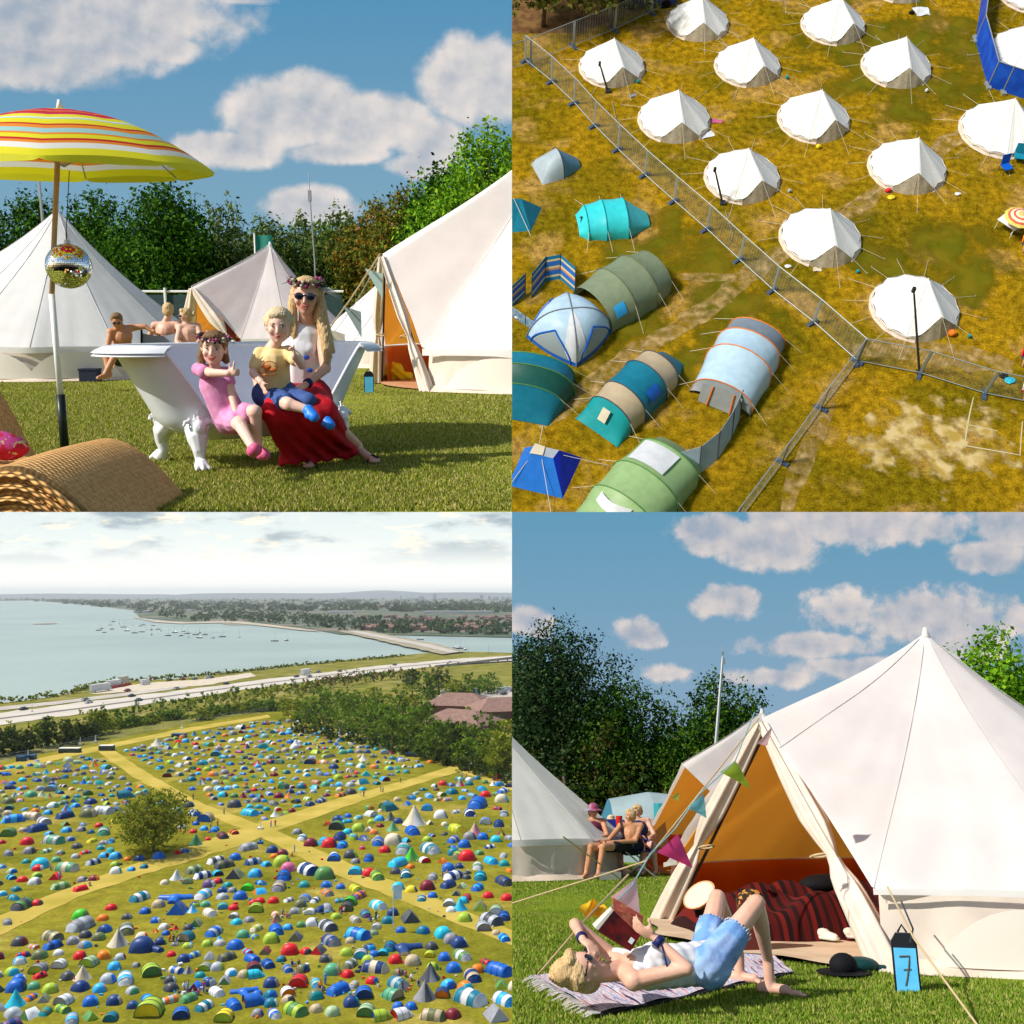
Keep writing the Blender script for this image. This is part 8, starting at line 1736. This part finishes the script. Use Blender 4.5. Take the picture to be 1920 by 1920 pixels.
mb = MB(); mb.tube([(0, 0, 0), (0, 0, .13), (0, 0, .15), (0, 0, .19)], [.03, .03, .014, .014], 10); solo(mb, 'bottle', mat('bottle_dark', (.08, .02, .01), .2), 'dark bottle standing inside the doorway beside the right door flap', 'bottle', G(1600, 1728), smooth=True)
hb_ = G(1583, 1832); root = thing('hat', 'black wide brimmed hat dropped on the grass before the doorway', 'hat', hb_, .2)
mb = MB(); mb.ell((0, 0, .075), (.10, .09, .085), 16, 10); mb.build('crown', black, root, True); mb = MB(); mb.lathe([(.05, .035), (.15, .02), (.19, .035), (.15, .03), (.05, .045)], 24); mb.build('brim', black, root, True)
mb = MB(); mb.ell((0, 0, .05), (.14, .09, .06), 14, 8); mb.ell((.13, -.02, .03), (.10, .03, .03), 10, 6); solo(mb, 'dark_green_bag', mat('bottle_green', (.004, .045, .045), .5, bump=.5, bscale=12), 'dark green bag lying right of the black hat', 'bag', G(1613, 1824), smooth=True)
sign(1703, 1860, 108, 'bright blue number sign with a black frame and the digit 7', True, 'camp')
# ropes of the big tent
def rope(label, pts, r=.009, m=None):
    mb = MB(); mb.tube(pts, r, 6); return solo(mb, 'guy_rope', m or rope_m, label, 'rope')
rc = PB @ S((BR * math.cos(BT_) * 1.0, BR * math.sin(BT_), BW + .04))
cornerR = D(1664, 1663, 7.75)
rope('tan guy rope running from the right door corner down to the bottom right', [D(1664, 1663, 7.75), D(1714, 1760, 6.9), G(1842, 1935)], .0065)
rope('long tan guy rope from the tent door peak to the left edge of the lawn', [peak, D(1210, 1615, 8.6), D(940, 1700, 9.6)], .0075)
rope('thin tan guy rope from the left tent corner down towards the middle', [D(1055, 1568, 15.2), G(1172, 1655)], .012)
rope('tan guy rope rising from the peg by the rug to the flags', [G(1008, 1828), D(1092, 1730, 6.9), D(1178, 1640, 7.6)], .007)
rope('grey cord dangling from the right door corner', [D(1690, 1690, 7.6), D(1712, 1742, 7.2), D(1706, 1768, 7.1)], .006, darkst)
# bunting from the door peak to the lower left
line0 = [peak + S((-.05, -.05, .05)), D(1378, 1428, 7.9), D(1310, 1490, 7.7), D(1265, 1555, 7.4), D(1220, 1600, 7.1), D(1185, 1660, 6.7), D(1146, 1700, 6.5)]
root = thing('bunting', 'string of coloured pennants from the door peak of the large tent down to the left', 'bunting')
mb = MB(); mb.tube(line0, .005, 5); mb.build('string', mat('string_teal', (.25, .42, .42), .8), root)
FL = [([(1418, 1395), (1447, 1362), (1440, 1398)], 8.0, (.78, .48, .50), None), ([(1350, 1448), (1378, 1425), (1410, 1480)], 7.9, (.42, .55, .04), (1390, 1452)), ([(1288, 1515), (1318, 1488), (1326, 1534)], 7.6, (.22, .58, .64), None), ([(1232, 1598), (1270, 1563), (1300, 1628)], 7.3, (.72, .06, .22), (1278, 1600)), ([(1145, 1682), (1192, 1645), (1201, 1715)], 6.7, (.85, .52, .54), None),
      ([(1258, 1496), (1272, 1485), (1273, 1503)], 9.5, (.45, .55, .10), None), ([(1083, 1712), (1104, 1684), (1142, 1706), (1130, 1726), (1100, 1724)], 7.9, (.85, .34, .01), None)]
for i, (pts, y, c, mid) in enumerate(FL):
    q = [D(px, py, y + .05 * k) for k, (px, py) in enumerate(pts)]; mb = MB()
    if i == 6:
        c0 = sum(q, S()) / len(q); mb.grid(lambda u, v: (q[0].lerp(q[1], v)).lerp(q[2].lerp(q[3], 1 - v) if False else q[3].lerp(q[2], v), u) + S((0, -.06 * math.sin(u * 9) * v, .02 * math.sin(u * 12 + v * 5))), 14, 8)
        o = mb.build('orange_cloth', mat('cloth_orange', c, .7, col2=(.80, .50, .02), scale=9, trans=.3), None, True); place(o); tag(o, 'bright orange cloth drooping behind the book', 'cloth'); continue
    def fl(u, v): p = q[0].lerp(q[1], u); e = q[2]; z = p.lerp(e, v); return z + S((.0, -.03 * math.sin(math.pi * u) * (1 - v) - .02 * math.sin(5 * v), 0))
    mb.grid(fl, 8, 8); mb.build('pennant', mat('pennant_%d' % i, c, .75, trans=.3), root, True)
# ---------------------------------------------------------------- left tent and others behind
c1 = D(905, 1510, 19.6); c1.z = 0
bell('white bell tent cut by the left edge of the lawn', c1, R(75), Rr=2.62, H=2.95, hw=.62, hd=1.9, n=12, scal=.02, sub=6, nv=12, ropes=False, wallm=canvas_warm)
c2 = D(1440, 1510, 20); c2.z = 0
bell('pale bell tent half hidden behind the large tent, its narrow doorway seen at the left', c2, R(222), Rr=2.5, H=2.9, hw=.6, hd=1.85, n=12, scal=.02, sub=6, nv=12, ropes=False, open_=True); inner(COL[CUR].objects[[o.name for o in COL[CUR].objects if o.name.startswith('bell_tent') and o.type == 'EMPTY'][-1]], 2.5, 2.9, .6, 1.85, R(30))
t_, _L = None, None
root = thing('tunnel_tent', 'pale grey and teal family tent in the background beside the seated group', 'tent', S((D(1232, 1510, 24).x, 24, 0)), R(90))
def panels2(root, prof, cols):
    for i in range(len(prof) - 1):
        A, B = prof[i], prof[i + 1]; mb = MB()
        mb.grid(lambda u, v: Vector(((A[2] + (B[2] - A[2]) * v) * math.cos(math.pi * u), A[0] + (B[0] - A[0]) * v, (A[1] + (B[1] - A[1]) * v) * max(0, math.sin(math.pi * u)) ** .6)), 14, 4); mb.build('fly_panel', cols[i], root, True)
panels2(root, [(-1.1, .8, .9), (-.8, 1.35, 1.2), (.2, 1.45, 1.3), (1.1, 1.3, 1.2), (1.5, .3, .8)], [nylon('fog2', (.35, .45, .48)), nylon('fog2', (.35, .45, .48)), nylon('fog2', (.35, .45, .48)), nylon('petrolblue', (.02, .16, .26))])
root = thing('portable_toilet', 'teal portable toilet cabin standing behind the group', 'toilet', S((D(1254, 1510, 22.5).x, 22.5, 0)), R(5))
mb = MB(); mb.box((0, 0, .6), (.55, .5, 1.2)); mb.build('cabin', mat('cabin_teal', (.01, .30, .34), .5), root); mb = MB(); mb.box((0, -.255, .55), (.42, .02, 1.0)); mb.build('door', mat('cabin_teal2', (.02, .38, .42), .5), root); mb = MB(); mb.box((0, -.27, .95), (.12, .01, .10)); mb.build('sign', whitep, root)
# seated group
YG = 18.5
cb = nylon('chairblue', (.01, .025, .20))
def folding(px, y, rz, m, label):
    b = S((D(px, 1510, y).x, y, 0)); root = thing('folding_chair', label, 'chair', b, rz, 'folding chairs of the seated group')
    mb = MB(); mb.grid(lambda u, v: S((-.28 + .56 * u, .22 + .10 * v, .42 + .5 * v)), 4, 4); mb.build('backrest', m, root, True); mb = MB(); mb.grid(lambda u, v: S((-.27 + .54 * u, -.25 + .48 * v, .42 - .03 * math.sin(math.pi * u))), 4, 4); mb.build('seat', m, root, True)
    for x in (-.28, .28):
        for a, b2 in ((-.28, .26), (.26, -.28)): mb = MB(); mb.tube([(x, a, 0), (x, b2, .44)], .013, 5); mb.build('leg', steel, root)
    return root
folding(1131, YG + .2, R(0), cb, 'blue folding chair behind the person in the pink hat'); folding(1200, YG - .2, R(75), cb, 'navy folding chair with fabric hanging, at the right of the group'); folding(1243, YG + 1.0, R(30), steel, 'empty metal framed folding chair right of the group')
def seat(px, hy, y, **k):
    return dict(h=D(px, hy, y), c=D(px, hy + 30, y + .05), p=D(px, hy + 62, y + .1))
def person_c(label, px, hy, y, kx, ff, hairm, skinm, shorts, top=None, arm=-1, s=.95, hat=None):
    h = D(px, hy, y); c = h - S((0, 0, .30)); p = S((h.x, y + .05, .50)); d = S((kx, -.55, 0)); sx1 = S((.17, 0, .14)); 
    j = dict(h=h, c=c, p=p, s1=c + sx1, s2=c - S((.17, 0, -.14)), e1=c + S((.24 + kx * .3, -.15, -.10)), e2=c + S((-.22 + kx * .3, -.15, -.10)), w1=c + S((kx * .9 + .1, -.35, -.12)), w2=c + S((kx * .9 - .1, -.35, -.12)), k1=p + d + S((.1, 0, 0)), k2=p + d - S((.1, 0, 0)), a1=S((p.x + d.x * 1.15 + .1, p.y + d.y - .05, .08)), a2=S((p.x + d.x * 1.15 - .1, p.y + d.y - .05, .08)))
    r = sitter(label, j, hairm, skinm, s, shorts, ff, False, 'group sitting beside the left tent')
    if top: mb = MB(); mb.ell(c, (.19, .13, .17)); mb.cap(c, p, .155, .165); fuse(mb, 'top', top, .014, r, 2)
    if hat:
        mb = MB(); mb.ell(h + S((0, 0, .06)), (.10, .11, .09), 14, 8); mb.lathe([(.09, .02), (.17, -.01), (.165, .005), (.09, .04)], 18, tuple(h + S((0, 0, .02)))); mb.build('hat', hat, r, True)
    return r
person_c('person in a pink and grey bucket hat sitting beside the left tent', 1112, 1522, YG, -.05, (.3, -1, -.1), hair_br, skin_t, mat('shorts_dark', (.02, .03, .06), .8), mat('top_maroon', (.12, .02, .05), .8), hat=mat('hat_pink', (.35, .06, .14), .8, col2=(.25, .28, .34), scale=9, lo=.45, hi=.5))
person_c('tanned person reclining to the left in the navy chair with dark trousers', 1182, 1530, YG - .3, -.62, (-1, -.5, .1), hair_b, skin_t, mat('trousers_black', (.012, .014, .02), .8), None)
person_c('blonde person bending down behind the reclining one', 1195, 1521, YG + .5, .1, (-.8, -.6, -.3), hair_b, skin_l, cb, mat('top_navy', (.02, .03, .12), .8))
person_c('small child between the two adults beside a red cup', 1146, 1538, YG + .7, .0, (.2, -1, 0), hair_w, skin_l, mat('shorts_dark', (.02, .03, .06), .8), mat('top_grey', (.35, .33, .32), .8), s=.8)
mb = MB(); mb.lathe([(.001, 0), (.05, 0), (.06, .16), (.05, .16), (.001, .02)], 12); solo(mb, 'red_cup', mat('cup_red', (.6, .02, .01), .4), 'large red cup held up between the seated people', 'cup', D(1161, 1548, YG - .1))
mb = MB(); mb.box((0, 0, .06), (.35, .22, .12)); solo(mb, 'box', steel, 'small grey box under the legs of the reclining person', 'box', S((D(1140, 1510, YG - .9).x, YG - .9, 0)))
# ---------------------------------------------------------------- trees
lmE = leafmats('shade', [(.014, .042, .012), (.032, .080, .020), (.005, .015, .004), (.08, .13, .05)])
lmF = leafmats('oak', [(.018, .062, .005), (.042, .11, .008), (.007, .025, .002), (.09, .18, .012)])
lmG = leafmats('leafy', [(.11, .27, .010), (.18, .37, .015), (.045, .14, .006), (.26, .44, .02)])
def T2(px, top, y, wpx, m, lab, cnt, nb=12, leaf=.085, z0=.12, sd=0, blobs=None):
    b = D(px, 1510, y); b.z = 0; H = D(px, top, y).z; W = wpx / 1920 * y; return tree('tree', lab, b, H, W, nb, int(cnt * 1.35), leaf * .85, m, 200 + sd + px, 'trees behind the camp', z0=z0, shape=.5)
T2(1050, 1160, 42, 260, lmE, 'huge dark tree filling the left, with sky showing through its lower crown', 30000, 16, .08, .28)
T2(980, 1190, 43, 170, lmE, 'dark tree at the left edge merging with the huge tree', 14000, 12, .08, .25)
T2(1168, 1262, 40, 170, lmF, 'dark green tree right of the huge tree, lower', 15000, 12, .08, .1)
T2(1355, 1268, 38, 190, lmF, 'round deep green tree behind the tall thin mast', 21000, 13, .08, .1)
T2(1262, 1315, 41, 120, lmF, 'low dark tree in the gap between two taller trees', 9000, 10, .08, .05)
T2(1425, 1318, 39, 80, lmF, 'small dark tree beside the door peak of the large tent', 6000, 8, .08, .1)
T2(1890, 1183, 30, 230, lmG, 'bright leafy green tree behind the right slope of the large tent', 24000, 14, .085, .15)
for i, px in enumerate(range(985, 1480, 70)):
    b = D(px, 1510, 39); b.z = 0; tree('bush', ['bush below the huge tree, %s' % q for q in ('nearest the left edge', 'second from the left edge', 'above the seated group')][i] if i < 3 else ['olive bush left of the mast foot', 'dark bush at the mast foot', 'bush right of the mast foot', 'bush near the pale tent', 'bush by the door peak'][i - 3], b, 3.4 + .5 * (i % 3), 3.0, 5, 4200, .085, lmE if i % 2 else leafmats('olive', [(.06, .07, .01), (.10, .11, .02), (.03, .04, .008)]), 300 + i, 'bushes behind the camp', z0=0)
b0 = S((D(1340, 1440, 27).x, 27, 0)); t0 = D(1355, 1232, 27) - b0
mb = MB(); bt = S((-.30, 0, 0)); mb.tube([bt, t0 * .6 + bt * .4, t0], [.055, .045, .03], 7); mb.tube([t0, t0 + S((0, 0, .28))], .012, 4); mb.box(t0 + S((.02, 0, -.10)), (.07, .07, .16)); mb.box(t0 + S((.01, 0, .10)), (.05, .05, .10)); solo(mb, 'mast', steel, 'tall thin leaning mast with small sensors on top, before the round tree', 'mast', b0)
# ---------------------------------------------------------------- the rug
ragm = mat('rag_rug', (.5, .5, .6), .95, bump=.5, bscale=40); t = ragm.node_tree; b = t.nodes['Principled BSDF']; uvn = t.nodes.new('ShaderNodeUVMap'); uvn.uv_map = 'weft'
nz = t.nodes.new('ShaderNodeTexNoise'); nz.inputs['Scale'].default_value = 1.0; nz.inputs['Detail'].default_value = 2
mp = t.nodes.new('ShaderNodeMapping'); mp.inputs['Scale'].default_value = (30, 1.2, 1); t.links.new(uvn.outputs[0], mp.inputs[0]); t.links.new(mp.outputs[0], nz.inputs['Vector'])
cr = t.nodes.new('ShaderNodeValToRGB'); cr.color_ramp.interpolation = 'CONSTANT'; t.links.new(nz.outputs[0], cr.inputs[0]); e = cr.color_ramp.elements; e[0].color = (.02, .025, .08, 1); e[1].position = .39; e[1].color = (.62, .30, .32, 1)
for p_, c_ in ((.425, (.66, .66, .72)), (.455, (.12, .18, .42)), (.475, (.70, .69, .72)), (.505, (.60, .14, .16)), (.52, (.68, .68, .74)), (.55, (.08, .12, .34)), (.57, (.66, .42, .45)), (.60, (.72, .72, .78)), (.64, (.20, .28, .52))): q = e.new(p_); q.color = (*c_, 1)
t.links.new(cr.outputs[0], b.inputs['Base Color'])
cA, cB, cC, cD = G(1000, 1836), G(1125, 1908), G(1488, 1828), G(1440, 1790)
root = thing('rag_rug', 'striped rag rug of white, blue and pink strips with a fringed end under the reader', 'rug')
mb = MB(); NU, NV = 90, 16
mb.grid(lambda u, v: cB.lerp(cC, u).lerp(cA.lerp(cD, u), v) + S((0, 0, .028 + .006 * math.sin(u * 30 + v * 4) + .004 * math.sin(v * 20))) + S((0, .015 * math.sin(u * 14), 0)), NU, NV)
o = mb.build('woven_rug', ragm, root, True); ul = o.data.uv_layers.new(name='weft')
for lp in o.data.loops: j, i = divmod(lp.vertex_index, NU + 1); ul.data[lp.index].uv = (i / NU * 2, j / NV)
mb = MB(); rg = random.Random(4)
for k in range(46):
    p = cB.lerp(cA, k / 45); d = (cB - cC).normalized() * rg.uniform(.09, .16) + S((rg.uniform(-.03, .03), rg.uniform(-.03, .03), 0)); mb.tube([p + S((0, 0, .024)), p + d * .5 + S((0, 0, .028)), p + d + S((0, 0, .012))], .006, 4)
mb.build('fringe', mat('fringe_white', (.70, .66, .60), .9), root)
mb = MB(); mb.tube([cB.lerp(cC, k / 40) + S((0, .015 * math.sin(k / 40 * 14) - .006, .014)) for k in range(41)], .010, 5); mb.build('edge_cord', mat('edge_black', (.02, .02, .03), .9), root)
# ---------------------------------------------------------------- the reader
root = thing('person', 'woman in white top and denim shorts lying on the rug reading a book', 'person')
def J2(px, py, y): return D(px, py, y)
Y0 = 6.45
hd2 = J2(1096, 1820, Y0 - .05); fup = S((.28, -.42, 1)).normalized(); top_ = S((-1, .0, .05)).normalized()   # face towards the sky, crown of the head to the left
ch2 = J2(1205, 1815, Y0 + .08); pv2 = J2(1330, 1806, Y0 + .28); nk2 = J2(1142, 1822, Y0)
s_n = J2(1188, 1838, Y0 - .12); e_n = J2(1288, 1816, Y0 - .18); w_n = J2(1226, 1756, Y0 - .10)
s_f = J2(1152, 1796, Y0 + .22); e_f = J2(1076, 1736, Y0 + .22); w_f = J2(1093, 1762, Y0 + .02)
e_f = J2(1078, 1733, Y0 + .20)
h_n = J2(1330, 1812, Y0 + .18); h_f = J2(1322, 1800, Y0 + .45); k_n = J2(1418, 1694, Y0 + .35); k_f = J2(1345, 1684, Y0 + .75); a_n = J2(1440, 1800, Y0 + .62); a_f = J2(1385, 1788, Y0 + 1.05)
mb = MB()
head_shape(mb, hd2, fup, top_, 1.12); mb.cap(hd2 + S((.05, 0, -.015)), nk2.lerp(ch2, .3), .056, .062); mb.ell(ch2, (.17, .16, .105)); mb.cap(ch2, pv2, .115, .125); mb.cap(s_n, s_f, .062, .06)
mb.cap(s_n, e_n, .052, .038); mb.cap(e_n, w_n, .040, .024); mb.cap(s_f, e_f, .047, .037); mb.cap(e_f, w_f, .038, .024)
mb.cap(h_n, h_f, .12, .12); mb.cap(h_n, k_n, .092, .058); mb.cap(k_n, k_n.lerp(a_n, .35), .054, .056); mb.cap(k_n.lerp(a_n, .35), a_n, .056, .032); mb.cap(h_f, k_f, .092, .058); mb.cap(k_f, k_f.lerp(a_f, .35), .054, .056); mb.cap(k_f.lerp(a_f, .35), a_f, .056, .032)
for a_, d_ in ((a_n, S((.16, -.10, 0))), (a_f, S((.15, -.12, 0)))):
    g_ = S((a_.x, a_.y, .045)); mb.cap(a_, g_, .038, .036); mb.cap(g_ - d_ * .25, g_ + d_ * .55, .036, .032); mb.ell(g_ + d_ * .85 - S((0, 0, .015)), (.045, .035, .018)); 
    for k in range(5): mb.cap(g_ + d_ * .9 + S((.01, .028 - .014 * k, -.018)), g_ + d_ * (1.22 - .05 * k) + S((.01, .03 - .015 * k, -.025)), .012 - .001 * k, .009, 6)
hand(mb, w_n, S((-.80, .05, .42)), S((-.3, .5, .6)), 1.05, 1.0, -1, None); hand(mb, w_f, J2(1110, 1775, Y0 - .06) - w_f, S((.1, -.3, -1)), 1.05, .9, 1)
fuse(mb, 'body', skin_l, .0085, root, 3)
face(root, hd2, fup, top_, 1.12, False, False, hair_b, 0)
f, sd, u = basis(fup, top_); mb = MB(); M3 = Matrix((sd, f, u)).transposed()
for q in (-1, 1): mb.ell(hd2 + sd * q * .036 + u * .006 + f * .106, (.034, .008, .026), 14, 8, M3); mb.tube([hd2 + sd * q * .07 + u * .01 + f * .10, hd2 + sd * q * .09 + u * .004 + f * .02], .005, 5)
mb.build('sunglasses', mat('glass_dark', (.008, .012, .03), .08, spec=.8), root, True)
hairmesh(root, hd2, fup, top_, 1.14, hair_b, [[(hd2 + S((-.06, 0, .02)), .085), (hd2 + S((-.12, -.02, -.01)), .085), (hd2 + S((-.15, -.02, -.03)), .075), (hd2 + S((-.17, -.03, -.06)), .05)], [(hd2 + S((-.04, -.04, -.03)), .075), (hd2 + S((-.08, -.07, -.06)), .055)], [(hd2 + S((0, .05, -.05)), .07), (hd2 + S((-.1, .05, -.06)), .05)]], .2)
topm = mat('top_white', (.76, .74, .74), .8, col2=(.68, .67, .70), scale=20)
mb = MB(); mb.ell(ch2 + S((.02, 0, 0)), (.165, .170, .118)); mb.cap(ch2 + S((.03, 0, 0)), pv2 - S((.04, 0, 0)), .126, .132); 
for q in (s_n, s_f): mb.cap(q + S((.01, .02 if q is s_n else -.03, .01)), ch2 + S((.06, 0, .02)), .052, .08)
for q in (-.06, .08): mb.ell(ch2 + S((.07, q, .085)), (.07, .065, .05))
fuse(mb, 'vest', topm, .010, root, 3, lambda co: .003 * np.sin(co[:, 0] * 60 + co[:, 1] * 40))
den = mat('denim', (.16, .33, .66), .85, col2=(.45, .60, .80), scale=6, lo=.42, hi=.62, col3=(.04, .12, .42), scale3=3, lo3=.5, hi3=.7, bump=.3, bscale=30)
mb = MB(); mb.cap(h_n, h_f, .135, .135); mb.cap(pv2, h_n, .13, .135); mb.cap(h_n, h_n.lerp(k_n, .48), .125, .098); mb.cap(h_f, h_f.lerp(k_f, .48), .125, .098); fuse(mb, 'denim_shorts', den, .010, root, 2, lambda co: .003 * np.sin(co[:, 0] * 50 - co[:, 2] * 60))
mb = MB(); rg = random.Random(3)
for hh, kk in ((h_n, k_n), (h_f, k_f)):
    d_ = (kk - hh).normalized(); o1 = d_.orthogonal().normalized(); o2 = d_.cross(o1); c_ = hh.lerp(kk, .575)
    for i in range(26): a = i / 26 * 6.283; p = c_ + (o1 * math.cos(a) + o2 * math.sin(a)) * .088; mb.tube([p, p + d_ * rg.uniform(.012, .03) + S((0, 0, -.008))], [.0035, .0015], 4)
mb.build('frayed_hem', mat('fray', (.70, .76, .84), .9), root)
bandm = mat('band_navy', (.01, .015, .10), .5)
d_ = (e_n - w_n).normalized(); mb = MB(); mb.tube([w_n + d_ * .02, w_n + d_ * .06], .035, 12); mb.tube([w_n + d_ * .05 + S((0, -.03, 0)), w_n + d_ * .08 + S((.0, -.05, -.08)), w_n + d_ * .08 + S((.01, -.05, -.13))], .006, 5); mb.build('wristband', bandm, root, True)
d_ = (e_f - w_f).normalized(); mb = MB(); mb.tube([w_f + d_ * .015, w_f + d_ * .04], .034, 12); mb.build('wristband', bandm, root, True)
# book: two covers in a V with pages between
A1, A2, A3, A4 = J2(1120, 1746, Y0 - .12), J2(1150, 1708, Y0 - .04), J2(1200, 1755, Y0 - .02), J2(1182, 1784, Y0 - .10)
root = thing('book', 'open paperback book with dark red cover held above the reader\'s face', 'book')
cov = mat('book_cover', (.16, .008, .006), .45, col2=(.03, .004, .004), scale=5, lo=.45, hi=.6)
mb = MB(); mb.sheet([A1, A4, A3, A2], .004); mb.build('back_cover', cov, root)
B1, B2, B3, B4 = A2, J2(1148, 1683, Y0 + .10), J2(1206, 1718, Y0 + .10), A3
mb = MB(); mb.sheet([B1, B4, B3, B2], .004); mb.build('front_cover', mat('book_front', (.38, .06, .03), .5, col2=(.50, .14, .06), scale=30, lo=.5, hi=.56), root)
mb = MB(); off = S((-.012, .012, .016)); mb.add([A1 + off, A2 + off * .6, A3 + off * .6, A4 + off, A1 + off * 2.2, A2 + off * 1.4, A3 + off * 1.4, A4 + off * 2.2], [(0, 1, 2, 3), (7, 6, 5, 4), (0, 4, 5, 1), (1, 5, 6, 2), (2, 6, 7, 3), (3, 7, 4, 0)]); mb.build('pages', mat('paper', (.74, .70, .60), .8), root)
mb = MB(); n_ = (A4 - A1).cross(A2 - A1).normalized(); n_ = n_ if n_.y < 0 else -n_
def bk(a, b): return A1.lerp(A4, a).lerp(A2.lerp(A3, a), b) + n_ * .007
mb.add([bk(.80, .32), bk(.93, .32), bk(.93, .62), bk(.80, .62)], [(0, 1, 2, 3)]); mb.build('barcode_label', whitep, root)
mb = MB(); n2_ = (B4 - B1).cross(B2 - B1).normalized(); n2_ = n2_ if n2_.y < 0 else -n2_

# ---------------------------------------------------------------- the air over the bay: one even closed box over its whole extent
use('bay')
hz = bpy.data.materials.new('haze'); hz.use_nodes = True; t = hz.node_tree; t.nodes.clear(); o_ = t.nodes.new('ShaderNodeOutputMaterial'); v_ = t.nodes.new('ShaderNodeVolumePrincipled')
v_.inputs['Color'].default_value = (.90, .95, 1, 1); v_.inputs['Density'].default_value = .00005; v_.inputs['Anisotropy'].default_value = .1; t.links.new(v_.outputs[0], o_.inputs['Volume'])
prof = [(60, -.05), (1700, -.05), (27500, 137 - .0807 * 27500), (27500, -57.5 - .0807 * 27500), (60, -63)]
mb = MB(); k = len(prof); mb.add([(-30000, y, z) for y, z in prof] + [(-.05, y, z) for y, z in prof], [tuple(range(k)), tuple(range(2 * k - 1, k - 1, -1))] + [(i, i + k, (i + 1) % k + k, (i + 1) % k) for i in range(k)])
o = mb.build('haze', hz); o['kind'] = 'stuff'
bm = bmesh.new(); bm.from_mesh(o.data); bmesh.ops.recalc_face_normals(bm, faces=bm.faces[:]); bm.to_mesh(o.data); bm.free()
# ------------------------------------------------------------------ every place ends at the planes x = 0 and z = 0
bpy.context.view_layer.update()
def trim(place_):
    sx, sz = SIDE[place_]
    for o in list(COL[place_].objects):
        if o.type != 'MESH' or o.name == 'haze': continue
        me = o.data; nv = len(me.vertices)
        if nv == 0: continue
        co = np.empty(nv * 3); me.vertices.foreach_get('co', co); co = co.reshape(-1, 3)
        mw = np.array(o.matrix_world); w = co @ mw[:3, :3].T + mw[:3, 3]
        bad = []
        for ax, s in ((0, sx), (2, sz)):
            val = w[:, ax] * s
            if (val < 0).all(): bad = None; break
            if (val < -1e-5).any(): bad.append((ax, s))
        if bad is None:
            for ch in list(o.children):
                ch.parent = o.parent
            bpy.data.objects.remove(o); continue
        if not bad: continue
        if me.users > 1: o.data = me = me.copy()
        bm = bmesh.new(); bm.from_mesh(me); inv = o.matrix_world.inverted(); it = o.matrix_world.to_3x3().transposed()
        for ax, s in bad:
            n = Vector((0, 0, 0)); n[ax] = -s
            bmesh.ops.bisect_plane(bm, geom=bm.verts[:] + bm.edges[:] + bm.faces[:], plane_co=inv @ Vector((0, 0, 0)), plane_no=(it @ n).normalized(), clear_outer=True, dist=1e-6)
        bm.to_mesh(me); bm.free(); me.update()
        if len(me.polygons) == 0: bpy.data.objects.remove(o)
for k in PLACES: trim(k)
for k in PLACES:
    for o in list(COL[k].objects):
        if o.type == 'EMPTY' and not o.children: bpy.data.objects.remove(o)
bpy.context.view_layer.update()
